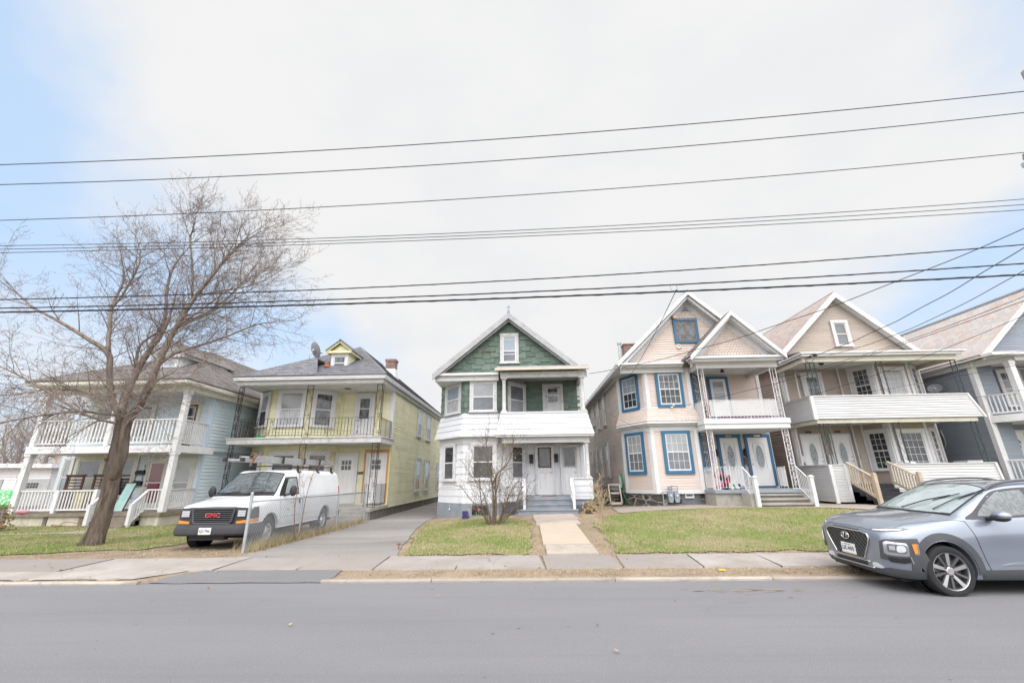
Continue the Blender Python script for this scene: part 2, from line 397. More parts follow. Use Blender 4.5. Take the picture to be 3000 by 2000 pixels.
# ------------------------------------------------------------------ building components
def clap(mb, fr, poly, e=0.11, lap=0.016, split=0.0):
    lap *= 1.6
    """lapped boards over a convex polygon (s, t); each course leans out at its foot; split: mean board length"""
    poly = ccw(list(poly)); t0 = min(p[1] for p in poly); t1 = max(p[1] for p in poly)
    s0 = min(p[0] for p in poly)-1; s1 = max(p[0] for p in poly)+1
    n = max(1, round((t1-t0)/e)); e = (t1-t0)/n
    for i in range(n):
        a, b = t0+i*e, t0+(i+1)*e
        cuts = [s0, s1]
        if split:
            x = s0+random.uniform(0.3, split); cuts = [s0]
            while x < s1-0.4: cuts.append(x); x += split*random.uniform(0.6, 1.4)
            cuts.append(s1)
        for k in range(len(cuts)-1):
            g = 0.002 if split else 0
            band = clip_poly(poly, [(cuts[k]+g, a), (cuts[k+1]-g, a), (cuts[k+1]-g, b), (cuts[k]+g, b)])
            if len(band) < 3: continue
            f = lambda p: lap*(1-(p[1]-a)/e)
            lo = sorted([p for p in band if abs(p[1]-a) < 1e-6])
            idx = len(mb.v)
            pts = [fr.P(p[0], p[1], f(p)-0.012) for p in ccw(band)]
            mb.poly(pts)
            if len(lo) >= 2:
                # underside lip shares the two lower points so that the board stays one island
                bb = ccw(band); il = [idx+bb.index(lo[0]), idx+bb.index(lo[-1])]
                j = len(mb.v); mb.v.extend([tuple(fr.P(lo[0][0], a, -0.02)), tuple(fr.P(lo[-1][0], a, -0.02))])
                mb.f.append((il[0], j, j+1, il[1])); mb.mi.append(mb.m)
def shingles(mb, fr, poly, w, e, kind='square', jit=0.0, lift=0.012, th=0.006):
    lift *= 1.7; th *= 1.6
    """separate shingles in staggered courses over a convex polygon (s, t)"""
    poly = ccw(list(poly)); t0 = min(p[1] for p in poly); t1 = max(p[1] for p in poly)
    s0 = min(p[0] for p in poly); s1 = max(p[0] for p in poly)
    n = int(math.ceil((t1-t0)/e))
    for i in range(n):
        a = t0+i*e; x = s0-w+(0.5*w if i % 2 else 0)+(random.uniform(-.1, .1)*w if jit else 0)
        while x < s1:
            ww = w*(1+random.uniform(-jit, jit)); aa = a-(random.uniform(0, jit)*e*0.55 if jit else 0); g = 0.007
            if kind == 'scallop':
                q = e*0.5
                sh = [(x+g, a+e), (x+g, aa+q)]+[(x+ww/2-(ww/2-g)*math.cos(math.pi*k/6), aa+q*(1-math.sin(math.pi*k/6))) for k in range(1, 6)]+[(x+ww-g, aa+q), (x+ww-g, a+e)]
            elif kind == 'tlock':
                k = 1 if (round(x/w)+i) % 2 else -1
                sh = [(x+g, a+e), (x+g, aa+0.04*k), (x+ww-g, aa+0.04*k), (x+ww-g, a+e)]
            else: sh = [(x+g, a+e), (x+g, aa), (x+ww-g, aa), (x+ww-g, a+e)]
            x += ww
            c = clip_poly(sh, poly)
            if len(c) < 3: continue
            c = ccw(c); r = random.uniform(0.7, 1.3)*lift
            top = [fr.P(p[0], p[1], 0.003+r*max(0.0, 1-(p[1]-a)/e)+th) for p in c]; k = len(mb.v); m = len(c)
            bot = [fr.P(p[0], p[1], 0.0) for p in c]
            mb.v.extend([tuple(p) for p in top+bot]); mb.f.append(tuple(range(k, k+m))); mb.mi.append(mb.m)
            for j in range(m):
                h = (j+1) % m; mb.f.append((k+j, k+m+j, k+m+h, k+h)); mb.mi.append(mb.m)
def plane_fr(pts):
    """frame of a roof plane from its corners, eave first (pts[0] -> pts[1])"""
    P = [Vector(p) for p in pts]; u = (P[1]-P[0]).normalized(); n = u.cross(P[2]-P[0]).normalized()
    if n.z < 0: n = -n
    v = n.cross(u)
    fr = Fr(P[0], u, v); poly = [((p-P[0]).dot(fr.u), (p-P[0]).dot(fr.v)) for p in P]
    return fr, poly
def roof_plane(mb, pts, w=0.30, e=0.14, tiles=True, th=0.06, kind='square', jit=0.1, lift=0.008):
    fr, poly = plane_fr(pts)
    s = 1 if fr.n.z > 0 else -1
    a = [fr.P(p[0], p[1], -0.002*s) for p in poly]; mb.extrude([p for p in a], fr.n*(-th*s))
    if tiles:
        if s < 0: fr = Fr(fr.o, -fr.u, fr.v); poly = [(-p[0], p[1]) for p in poly]
        shingles(mb, fr, poly, w, e, kind, jit, lift)
def window(par, fr, s0, s1, z0, z1, d=0.02, casing=0.11, mats=None, glass=(None, None), grid=None, sill=True, single=False, split=0.5, cw=None, head=None, vsplit=False, rows=None):
    """Casing s0..s1 x z0..z1 outside. mats = (casing, sash). Window part with sash and pane as sub-parts."""
    cm, sm = mats or (M_white, M_white); d += 0.02
    head = head or casing
    c = MB()
    c.fbox(fr, s0, s0+casing, z0+casing*0.0, z1-head, d-0.02, d+0.045); c.fbox(fr, s1-casing, s1, z0, z1-head, d-0.02, d+0.045)
    c.fbox(fr, s0-0.004, s1+0.004, z1-head, z1, d-0.02, d+0.052)
    if sill: c.fbox(fr, s0-0.03, s1+0.03, z0-0.05, z0+0.012, d-0.02, d+0.085)
    else: c.fbox(fr, s0+casing, s1-casing, z0, z0+casing, d-0.02, d+0.043)
    w = c.build('window', cm, par)
    a0, a1 = s0+casing, s1-casing; b0, b1 = z0+(0.012 if sill else casing), z1-head
    m = MB(); f = 0.05 if not cw else cw
    mid = b0+(b1-b0)*split
    m.fbox(fr, a0, a0+f, b0, b1, d-0.01, d+0.026); m.fbox(fr, a1-f, a1, b0, b1, d-0.01, d+0.026)
    m.fbox(fr, a0+f, a1-f, b0, b0+f*1.2, d-0.01, d+0.025); m.fbox(fr, a0+f, a1-f, b1-f, b1, d-0.01, d+0.025)
    if vsplit: m.fbox(fr, (a0+a1)/2-f*0.9, (a0+a1)/2+f*0.9, b0+f, b1-f, d-0.01, d+0.024)
    elif not single: m.fbox(fr, a0+f, a1-f, mid-f*0.5, mid+f*0.5, d-0.01, d+0.030)
    if rows:
        for r in rows: m.fbox(fr, a0+f, a1-f, b0+(b1-b0)*r-0.015, b0+(b1-b0)*r+0.015, d-0.01, d+0.022)
    if grid:
        nx, ny = grid; t = 0.008
        secs = [(b0+f*1.2, b1-f)] if single else [(b0+f*1.2, mid-f*0.5), (mid+f*0.5, b1-f)]
        for (q0, q1) in secs:
            for k in range(1, nx):
                x = a0+f+(a1-a0-2*f)*k/nx; m.fbox(fr, x-t, x+t, q0, q1, d+0.004, d+0.019)
            for k in range(1, ny):
                y = q0+(q1-q0)*k/ny; m.fbox(fr, a0+f, a1-f, y-t, y+t, d+0.004, d+0.020)
    m.build('sash', sm, w)
    g = MB()
    if single: g.fbox(fr, a0+f*0.5, a1-f*0.5, b0+f*0.5, b1-f*0.5, d-0.015, d+0.012)
    else:
        g.m = 0; g.fbox(fr, a0+f*0.5, a1-f*0.5, mid, b1-f*0.5, d-0.015, d+0.013)
        g.m = 1; g.fbox(fr, a0+f*0.5, a1-f*0.5, b0+f*0.5, mid, d-0.015, d+0.006)
    gl = [glass[0] or G_dark, glass[1] or glass[0] or G_dark]
    g.build('pane', gl if not single else gl[0], w)
    return w
def knob(mb, fr, s, z, d, r=0.028): mb.lathe(fr.P(s, z, d), fr.n, [(r*0.5, 0), (r*0.5, 0.03), (r, 0.04), (r, 0.065), (r*0.6, 0.075)], 8)
def door(par, fr, s0, s1, z0, z1, d=0.02, casing=0.11, cmat=None, dmat=None, kind='six', glass=None, knobside=1, head=None, kmat=None):
    cmat = cmat or M_white; dmat = dmat or M_door; head = head or casing; d += 0.015
    gx0 = None; D = MB(); a0, a1, b1 = s0+casing, s1-casing, z1-head; w = a1-a0; h = b1-z0
    D.fbox(fr, a0, a1, z0, b1, d-0.02, d+0.02)
    def panel(x0, x1, y0, y1):
        t = 0.014
        for q in ((x0, x0+t, y0, y1), (x1-t, x1, y0, y1), (x0+t, x1-t, y0, y0+t), (x0+t, x1-t, y1-t, y1)): D.fbox(fr, *q, d+0.015, d+0.029)
    if kind == 'six':
        gx0, gx1, gy0, gy1 = a0+w*0.22, a1-w*0.22, z0+h*0.70, z0+h*0.90
        panel(a0+w*0.12, a0+w*0.36, z0+h*0.08, z0+h*0.60); panel(a0+w*0.40, a0+w*0.60, z0+h*0.08, z0+h*0.60); panel(a0+w*0.64, a1-w*0.12, z0+h*0.08, z0+h*0.60)
    elif kind == 'storm':
        gx0, gx1, gy0, gy1 = a0+w*0.14, a1-w*0.14, z0+h*0.12, z0+h*0.93
    elif kind == 'half':
        gx0, gx1, gy0, gy1 = a0+w*0.18, a1-w*0.18, z0+h*0.47, z0+h*0.93
    elif kind == 'oval':
        gx0, gx1, gy0, gy1 = a0+w*0.31, a1-w*0.31, z0+h*0.36, z0+h*0.83
    elif kind == 'plain':
        panel(a0+w*0.12, a1-w*0.12, z0+h*0.06, z0+h*0.30); panel(a0+w*0.12, a1-w*0.12, z0+h*0.34, z0+h*0.62); gx0 = None
    dr = D.build('door', dmat, par)
    c = MB(); c.fbox(fr, s0, a0, z0, b1, d-0.02, d+0.05); c.fbox(fr, a1, s1, z0, b1, d-0.02, d+0.05); c.fbox(fr, s0, s1, b1, z1, d-0.02, d+0.056)
    c.fbox(fr, a0, a1, z0-0.03, z0+0.02, d-0.02, d+0.06)
    c.build('door_frame', cmat, dr)
    if gx0 is not None:
        g = MB()
        if kind == 'oval':
            cx, cz, rx, rz = (gx0+gx1)/2, (gy0+gy1)/2, (gx1-gx0)/2, (gy1-gy0)/2; n = 28
            ring = lambda k, q, dd: fr.P(cx+rx*q*math.cos(2*math.pi*k/n), cz+rz*q*math.sin(2*math.pi*k/n), dd)
            g.poly([ring(k, 1.0, d+0.026) for k in range(n)]); 
            tr = MB()
            for k in range(n): tr.poly([ring(k, 1.0, d+0.032), ring(k, 1.14, d+0.034), ring(k+1, 1.14, d+0.034), ring(k+1, 1.0, d+0.032)]); tr.poly([ring(k, 1.14, d+0.034), ring(k, 1.16, d+0.018), ring(k+1, 1.16, d+0.018), ring(k+1, 1.14, d+0.034)])
            tr.build('oval_moulding', M_white, dr)
            panel(a0+w*0.12, a1-w*0.12, z0+h*0.05, z0+h*0.30)
        else:
            g.fbox(fr, gx0, gx1, gy0, gy1, d+0.01, d+0.024)
            m = MB(); t = 0.022
            if kind == 'six':
                for k in (1, 2): x = gx0+(gx1-gx0)*k/3; m.fbox(fr, x-t, x+t, gy0, gy1, d+0.02, d+0.034)
                y = (gy0+gy1)/2; m.fbox(fr, gx0, gx1, y-t, y+t, d+0.02, d+0.035)
            elif kind in ('storm', 'half'):
                y = gy0+(gy1-gy0)*0.5; m.fbox(fr, gx0, gx1, y-t, y+t, d+0.02, d+0.034)
            for q in ((gx0-t, gx0, gy0-t, gy1+t), (gx1, gx1+t, gy0-t, gy1+t), (gx0, gx1, gy0-t, gy0), (gx0, gx1, gy1, gy1+t)): m.fbox(fr, *q, d+0.01, d+0.033)
            m.build('glazing_bars', M_white, dr)
        g.build('pane', glass or G_dark, dr)
    k = MB(); ks = a1-0.07 if knobside > 0 else a0+0.07
    knob(k, fr, ks, z0+0.95, d+0.02); knob(k, fr, ks, z0+1.13, d+0.02, 0.02); k.build('handle', kmat or M_brass, dr, True)
    return dr
def scroll(c, ux, uz, r, turns=1.35, start=0.0, hand=1, n=16):
    c = Vector(c); pts = []
    for k in range(n+1):
        t = k/n; a = start+hand*2*math.pi*turns*t; q = r*(1-0.8*t)
        pts.append(c+Vector(ux)*(q*math.cos(a))+Vector(uz)*(q*math.sin(a)))
    return pts
def iron_post(par, legs, z0, z1, m, bar=0.011, kind='scroll', pitch=0.42):
    """ornamental iron porch post: upright bars at the (x, y) of legs, scrollwork between neighbours"""
    b = MB()
    for (x, y) in legs: b.beam((x, y, z0), (x, y, z1), bar*2, bar*2, (0, 1, 0))
    for i in range(len(legs)-1):
        p, q = Vector((*legs[i], 0)), Vector((*legs[i+1], 0)); u = (q-p); L = u.length; u.normalize(); mid = (p+q)/2
        for z in (z0+0.02, z1-0.03): b.beam(p+Vector((0, 0, z)), q+Vector((0, 0, z)), bar*1.6, bar*1.6)
        z = z0+0.1; k = 0
        while z < z1-pitch*0.8:
            Z = Vector((0, 0, 1))
            if kind == 'scroll':
                hnd = 1 if k % 2 == 0 else -1
                pts = []
                for t in range(13):
                    a = t/12; pts.append(mid+u*(L*0.36*hnd*math.cos(math.pi*a))+Z*(z+pitch*a))
                b.tube(pts, 0.007, 4)
                b.tube(scroll(mid+u*(L*0.12*hnd)+Z*(z+0.05), u*hnd, Z, L*0.26, 1.3, 0, 1, 12), 0.006, 4)
                b.tube(scroll(mid-u*(L*0.12*hnd)+Z*(z+pitch-0.05), u*-hnd, -Z, L*0.26, 1.3, 0, 1, 12), 0.006, 4)
            elif kind == 'diamond':
                h = pitch/2
                b.tube([p+Z*z, mid+Z*(z+h*0.5)+u*(L*0.06), q+Z*(z+h)], 0.006, 4); b.tube([q+Z*z, mid+Z*(z+h*0.5)-u*(L*0.06), p+Z*(z+h)], 0.006, 4)
                b.tube([mid+Z*(z+h), mid+u*(L*0.33)+Z*(z+h*1.25), mid+u*(L*0.12)+Z*(z+h*1.6), mid+Z*(z+h*2)], 0.006, 4)
                b.tube([mid+Z*(z+h), mid-u*(L*0.33)+Z*(z+h*1.25), mid-u*(L*0.12)+Z*(z+h*1.6), mid+Z*(z+h*2)], 0.006, 4)
                b.tube(scroll(mid+u*(L*.2)+Z*(z+h*1.1), u, Z, L*0.16, 1.2, 0, 1, 8), 0.005, 4); b.tube(scroll(mid-u*(L*.2)+Z*(z+h*1.1), -u, Z, L*0.16, 1.2, 0, 1, 8), 0.005, 4)
            else:
                s_ = 1 if k % 2 else -1
                b.tube([mid-u*(L*.45*s_)+Z*z, mid+u*(L*.3*s_)+Z*(z+pitch*.3), mid-u*(L*.1*s_)+Z*(z+pitch*.6), mid+u*(L*.45*s_)+Z*(z+pitch)], 0.007, 4)
            z += pitch; k += 1
    return b.build('porch_post', m, par)
def iron_rail(par, p, q, h, m, sp=0.125, bar=0.007, scrolls=(), name='railing', low=0.08, pickets=True):
    """iron railing from p to q (3D, foot), height h; scrolls: fractions along where a lyre scroll stands"""
    b = MB(); p, q = Vector(p), Vector(q); Z = Vector((0, 0, 1)); L = (q-p).length; u = (q-p)/L; n = max(2, round(L/sp))
    b.beam(p+Z*h, q+Z*h, 0.035, 0.012); b.beam(p+Z*low, q+Z*low, 0.02, 0.012)
    for k in range(n+1):
        c = p+(q-p)*(k/n)
        thick = bar*1.6 if k % 6 == 0 else bar
        b.beam(c+Z*(low if k % 6 else 0), c+Z*h, thick*2, thick*2, u)
    for s in scrolls:
        c = p+u*(L*s)
        for hd in (1, -1):
            b.tube([c+u*(0.05*hd)+Z*(h*0.5+0.02*k*hd*0) for k in (0,)]+[], 0.006) if False else None
        b.tube(scroll(c+u*0.06+Z*(h-0.13), u, Z, 0.07, 1.3, math.pi*0.5, -1, 12), 0.007, 4)
        b.tube(scroll(c-u*0.05+Z*(low+0.13), -u, Z, 0.07, 1.3, -math.pi*0.5, -1, 12), 0.007, 4)
        b.tube(catmull([c+u*0.06+Z*(h-0.06), c+u*0.09+Z*(h*0.62), c-u*0.02+Z*(h*0.45), c-u*0.05+Z*(low+0.05)], 4), 0.007, 4)
    return b.build(name, m, par)
def wood_rail(par, p, q, h, m, sp=0.13, w=0.045, low=0.10, name='railing', top=(0.09, 0.05)):
    b = MB(); p, q = Vector(p), Vector(q); Z = Vector((0, 0, 1)); L = (q-p).length; n = max(2, round(L/sp)); u = (q-p)/L
    b.beam(p+Z*h, q+Z*h, *top); b.beam(p+Z*low, q+Z*low, 0.05, 0.06)
    for k in range(n):
        c = p+(q-p)*((k+0.5)/n); b.beam(c+Z*(low+0.03), c+Z*(h-0.025), w, 0.03, u.cross(Z))
    return b.build(name, m, par)
_FC = {}
def text_mesh(txt, size, depth=0.004, bold=False):
    cu = bpy.data.curves.new('lettering', 'FONT'); cu.body = txt; cu.size = size; cu.extrude = depth; cu.align_x = 'CENTER'; cu.align_y = 'CENTER'; cu.resolution_u = 2
    if bold: cu.offset = size*0.025
    o = bpy.data.objects.new('lettering', cu); me = bpy.data.meshes.new_from_object(o)
    bpy.data.objects.remove(o); bpy.data.curves.remove(cu); return me
def add_text(mb, txt, size, fr, s, t, d, sx=1.0, depth=0.004, bold=False, vertical=False):
    """lettering laid in a frame at (s, t), d proud of it"""
    rows = list(txt) if vertical else [txt]
    for k, r in enumerate(rows):
        me = text_mesh(r, size, depth, bold); base = len(mb.v)
        for v in me.vertices: mb.v.append(tuple(fr.P(s+v.co.x*sx, t+v.co.y-(k-(len(rows)-1)/2)*size*1.05*(1 if vertical else 0), d+v.co.z+depth)))
        for p in me.polygons: mb.f.append(tuple(base+i for i in p.vertices)); mb.mi.append(mb.m)
        bpy.data.meshes.remove(me)
def numbers(par, txt, size, fr, s, t, d, m, vertical=False):
    b = MB(); add_text(b, txt, size, fr, s, t, d, 1.0, 0.004, True, vertical); return b.build('house_number', m, par)
def cornerboard(mb, x, y, z0, z1, dx, dy, w=0.12, t=0.028):
    """L shaped trim outside a wall corner at (x, y); dx, dy: the outward signs of the two walls"""
    mb.box(*sorted((x-dx*w, x+dx*t)), *sorted((y, y+dy*t)), z0, z1)
    mb.box(*sorted((x, x+dx*t)), *sorted((y-dy*w, y-dy*0.001)), z0, z1)
# ------------------------------------------------------------------ ground
def lerp_tab(x, tab):
    if x <= tab[0][0]: return tab[0][1]
    for (a, u), (b, v) in zip(tab, tab[1:]):
        if x <= b: return u+(v-u)*(x-a)/(b-a)
    return tab[-1][1]
HOUSE_Z = [(-40, 0.15), (-15, 0.12), (-13, 0.05), (-4.3, 0.03), (-3.0, 0.14), (-0.5, 0.31), (3.0, 0.36), (5.0, 0.47), (7.0, 0.53), (40, 0.55)]
def sm(t): t = max(0.0, min(1.0, t)); return t*t*(3-2*t)
def gz(x, y):
    if -6.8 < x < -3.4 and 8.0 < y < 8.6: return (y-8.0)/0.6*0.066
    if y <= 8.15: return 0.0
    z = 0.050+0.07*max(0.0, min(1.0, (y-8.2)/1.5))
    if y > 9.7:
        t = max(0.0, min(1.0, (y-9.7)/6.6)); t = t*(2-t)*0.75+sm(t)*0.25
        z = 0.12+(lerp_tab(x, HOUSE_Z)-0.12)*t
    return z
def sheet(name, outline, m, dz, step=0.5, jit=0.0, seed=1, kind='structure', zf=None):
    """a ground sheet over an outline (x, y) that follows the terrain dz above it"""
    rnd = random.Random(seed); pts = []
    for i, p in enumerate(outline):
        q = outline[(i+1) % len(outline)]; n = max(1, int(dist(p, q)/(step if not jit else min(step, 0.22))))
        for k in range(n):
            x, y = p[0]+(q[0]-p[0])*k/n, p[1]+(q[1]-p[1])*k/n
            if jit and k:
                v = mnoise.noise(Vector((x*1.7, y*1.7, seed)))*jit*1.6+rnd.uniform(-jit, jit)*0.35
                L = dist(p, q); x += -(q[1]-p[1])/L*v; y += (q[0]-p[0])/L*v
            pts.append(Vector((x, y)))
    nb = len(pts); x0 = min(p.x for p in pts); x1 = max(p.x for p in pts); y0 = min(p.y for p in pts); y1 = max(p.y for p in pts)
    y = y0+step/2
    while y < y1:
        x = x0+step/2
        while x < x1: pts.append(Vector((x+rnd.uniform(-.1, .1)*step, y))); x += step
        y += step
    vs, es, fs, *_ = delaunay_2d_cdt(pts, [], [list(range(nb))], 1, 1e-5)
    me = bpy.data.meshes.new(name); zf = zf or gz
    use = sorted(set(i for f in fs for i in f)); ix = {k: n for n, k in enumerate(use)}
    me.from_pydata([(vs[i].x, vs[i].y, zf(vs[i].x, vs[i].y)+dz) for i in use], [], [tuple(ix[i] for i in f) for f in fs])
    me.materials.append(m); me.polygons.foreach_set('use_smooth', [True]*len(me.polygons)); me.update()
    o = bpy.data.objects.new(name, me); COL.objects.link(o); return tag(o, kind=kind)
def mat_dirt():
    s = NT('bare_soil')
    x = s.mix(s.ramp(s.noise(1.2, 8, 0.65), 0.35, 0.65), (0.17, 0.125, 0.09), (0.29, 0.225, 0.165))
    x = s.mix(s.ramp(s.noise(22, 6, 0.7), 0.45, 0.62, 0, 0.75), x, (0.36, 0.29, 0.21))
    x = s.mix(s.ramp(s.noise(2.3, 6, 0.7), 0.55, 0.72, 0, 0.5), x, (0.10, 0.105, 0.045))
    s.col(x); s.bump(s.noise(30, 8, 0.7), 0.9, 0.03); return s.fin(0.95, 0.1)
def mat_lawn():
    s = NT('patchy_lawn')
    g = s.mix(s.ramp(s.noise(26, 5, 0.7), 0.3, 0.7), (0.13, 0.175, 0.045), (0.225, 0.275, 0.09))
    st = s.mix(s.ramp(s.noise(30, 5, 0.7), 0.3, 0.7), (0.25, 0.215, 0.12), (0.37, 0.325, 0.20))
    f = s.math('ADD', s.math('MULTIPLY', s.noise(0.5, 6, 0.65), 0.72), s.math('MULTIPLY', s.noise(4.5, 6, 0.7), 0.28))
    x = s.mix(s.ramp(f, 0.46, 0.555), g, st)
    x = s.mix(s.ramp(s.noise(1.5, 8, 0.75), 0.60, 0.70, 0, 0.6), x, (0.21, 0.16, 0.115))
    s.col(x); s.bump(s.noise(55, 8, 0.75), 1.0, 0.04); return s.fin(0.95, 0.1)
def mat_asphalt(name, a, b, patch=0.25, yellow=False):
    s = NT(name)
    x = s.mix(s.ramp(s.noise(0.35, 6, 0.6, stretch=(0.35, 1.4, 1)), 0.3, 0.7), a, b)
    x = s.mix(s.ramp(s.noise(85, 3, 0.7), 0.35, 0.65, 0, 0.55), x, sc(a, 0.62))
    x = s.mix(s.ramp(s.noise(48, 3, 0.6), 0.58, 0.72, 0, 0.55), x, sc(b, 1.45))
    # long faint wheel and drip marks, a few dark specks and hairline cracks
    x = s.mix(s.ramp(s.noise(1.1, 7, 0.65, stretch=(0.12, 3.2, 1)), 0.52, 0.68, 0, patch), x, sc(a, 0.72))
    x = s.mix(s.ramp(s.noise(5.5, 3, 0.5), 0.715, 0.745, 0, 0.75), x, (0.07, 0.065, 0.065))
    x = s.mix(s.crack(0.42, 0.010, 0.56, 0.3), x, sc(a, 0.45))
    s.col(x); s.bump(s.noise(220, 4, 0.7), 0.5, 0.006); return s.fin(0.85, 0.25)
def mat_concrete(name, a, b, stain=(0.22, 0.19, 0.155)):
    s = NT(name)
    x = s.mix(s.ramp(s.noise(0.8, 6, 0.6), 0.3, 0.7), a, b); x = s.mix(s.ramp(s.island(), 0, 1, 0, 0.9), x, sc(a, 0.80))
    x = s.mix(s.ramp(s.noise(1.8, 9, 0.72), 0.46, 0.68, 0, 0.75), x, stain); x = s.mix(s.ramp(s.noise(120, 3), 0.55, 0.7, 0, 0.4), x, sc(b, 1.25))
    x = s.mix(s.crack(0.55, 0.005, 0.45, 0.6), x, sc(a, 0.4))
    s.col(x); s.bump(s.noise(90, 6, 0.7), 0.5, 0.008); return s.fin(0.9, 0.2)
M_dirt = mat_dirt(); M_lawn = mat_lawn()
M_road = mat_asphalt('worn_asphalt', (0.168, 0.165, 0.173), (0.212, 0.208, 0.215))
M_drive = mat_asphalt('driveway_asphalt', (0.185, 0.172, 0.165), (0.33, 0.31, 0.295), 0.5)
M_patch = mat_asphalt('patch_asphalt', (0.135, 0.134, 0.138), (0.205, 0.20, 0.20), 0.3)
M_walk = mat_concrete('sidewalk_concrete', (0.265, 0.235, 0.22), (0.37, 0.34, 0.32))
M_kerb = mat_concrete('kerb_concrete', (0.33, 0.29, 0.255), (0.43, 0.385, 0.34))
M_path = mat_concrete('path_concrete', (0.35, 0.30, 0.265), (0.43, 0.37, 0.325))
M_pathtan = mat_concrete('sandy_path_slab', (0.39, 0.325, 0.26), (0.46, 0.39, 0.315), (0.40, 0.33, 0.26))

def build_ground():
    # one sheet to the horizon
    xs = sorted(set([-900, -400, -200, -120, -80, -60]+[-50+k*1.0 for k in range(101)]+[60, 80, 120, 200, 400, 900]))
    ys = sorted(set([-900, -300, -120, -60, -30, -12, -8, 0, 4, 7.9, 8.0, 8.02, 8.12, 8.16, 8.3, 8.6, 9.0, 9.4, 9.7]+[10+0.5*k for k in range(40)]+[31, 34, 38, 44, 60, 90, 150, 300, 900]))
    V = []; F = []
    for y in ys:
        for x in xs: V.append((x, y, (gz(x, y)-0.012) if y > (8.13 if not -6.8 < x < -3.4 else 8.01) else -0.03))
    n = len(xs)
    for i in range(len(ys)-1):
        for j in range(n-1): a = i*n+j; F.append((a, a+1, a+1+n, a+n))
    me = bpy.data.meshes.new('ground'); me.from_pydata(V, [], F); me.materials.append(M_dirt); me.polygons.foreach_set('use_smooth', [True]*len(F)); me.update()
    o = bpy.data.objects.new('ground', me); COL.objects.link(o); tag(o, kind='structure')
    sheet('road', [(-120, -5.5), (120, -5.5), (120, 8.06), (-120, 8.06)], M_road, 0.0, 2.0, zf=lambda x, y: 0.0)
    # kerb in worn lengths
    b = MB(); rnd = random.Random(3)
    def kerbrun(x0, x1, h0=0.050):
        x = x0
        while x < x1-0.1:
            L = min(rnd.choice((1.9, 2.6, 3.1)), x1-x); hh = h0+rnd.uniform(-0.012, 0.01); yy = rnd.uniform(-0.012, 0.012)
            n = max(2, int(L/0.25)); rows = []
            for k in range(n+1):
                xx = x+0.006+(L-0.012)*k/n; w = mnoise.noise(Vector((xx*3, 1, 2)))*0.014
                rows.append([(xx, 8.0+yy, -0.02), (xx, 8.0+yy+w*.5, hh*.55+w), (xx, 8.010+yy+w, hh-0.012), (xx, 8.022+yy, hh+w*.3), (xx, 8.085+yy+w, hh+0.002), (xx, 8.095+yy, -0.02)])
            b.grid(rows); b.poly(rows[0]); b.poly(rows[-1][::-1])
            x += L
    kerbrun(-40, -6.75, 0.035); kerbrun(-3.55, 40)
    k = b.build('kerb', M_kerb); tag(k, kind='structure')
    # apron: concrete at the left, black patch in front of the driveway
    sheet('driveway_apron', [(-40, 8.155), (-7.0, 8.155), (-6.4, 8.74), (-40, 8.74)], M_walk, 0.004, 0.6, 0.02, 5)
    sheet('road_patch', [(-6.72, 8.03), (-3.56, 8.03), (-3.45, 8.25), (-3.46, 8.70), (-6.0, 8.74), (-6.35, 8.55)], M_patch, 0.006, 0.15, 0.03, 6)
    # sidewalk slabs with open joints
    s = MB(); rnd = random.Random(5); xs = [-40, -36, -31.5, -27.2, -23.1, -18.9, -14.8, -11.9, -8.95, -5.95, -4.35, -2.9, -1.35, 0.32, 1.75, 3.2, 4.6, 6.1, 7.6, 9.1, 10.6, 12.1, 15, 18, 21, 25, 30, 40]
    for a, c in zip(xs, xs[1:]):
        t = rnd.uniform(-0.010, 0.012); sk = rnd.uniform(-0.1, 0.1) if a > -7 else 0.12
        n = max(3, int((c-a)/0.2)); y0, y1 = 8.72, 9.75
        rows = []
        for k in range(n+1):
            f = k/n; g0 = 0.014*(1 if k == 0 else -1 if k == n else 0)
            lo = a+(c-a)*f+g0; hi = lo+(sk if 0 < k < n else sk)
            j0 = mnoise.noise(Vector((lo*2.1, 3, 7)))*0.03; j1 = mnoise.noise(Vector((lo*1.7, 9, 2)))*0.035
            z = lambda y: gz(lo, y)+0.012+t*(f-0.5)
            rows.append([(lo, y0+j0, z(y0)-0.03), (lo, y0+j0+0.01, z(y0))]+[(lo+(hi-lo)*q, y0+(y1-y0)*q, z(y0+(y1-y0)*q)) for q in (0.25, 0.5, 0.75)]+[(hi, y1+j1, z(y1)), (hi, y1+j1+0.01, z(y1)-0.03)])
        s.grid(rows)
    w = s.build('sidewalk', M_walk, smooth=True, sharp=30); tag(w, kind='structure')
    # driveway up the side of the white house
    sheet('driveway', [(-6.25, 9.76), (-2.75, 9.76), (-2.95, 10.6), (-3.35, 13), (-3.75, 15.5), (-4.05, 18.2), (-4.08, 34), (-6.6, 34), (-6.62, 19.6), (-6.9, 18.6), (-6.55, 18.2), (-6.4, 13)], M_drive, 0.008, 0.6, 0.035, 9)
    # front walk of the white house
    p = MB(); 
    def slab(x0, x1, y0, y1, dz, sk=0.0):
        n = 5; rows = []
        for k in range(n+1):
            x = x0+(x1-x0)*k/n
            rows.append([(x, y0-0.006, gz(x, y0)+dz-0.05)]+[(x, y0+(y1-y0)*q, gz(x, y0+(y1-y0)*q)+dz+sk*(k/n-0.5)) for q in (0, .25, .5, .75, 1)]+[(x, y1+0.006, gz(x, y1)+dz-0.05)])
        p.grid(rows); p.poly(rows[0][::-1]); p.poly(rows[-1])
    slab(0.40, 1.48, 9.80, 10.75, 0.03)
    slab(0.28, 1.62, 13.98, 14.55, 0.025, 0.012); slab(0.27, 1.64, 14.58, 15.2, 0.03, -0.02); slab(0.22, 1.7, 15.23, 17.4, 0.03)
    w = p.build('path', M_path, smooth=True, sharp=30); tag(w, kind='structure')
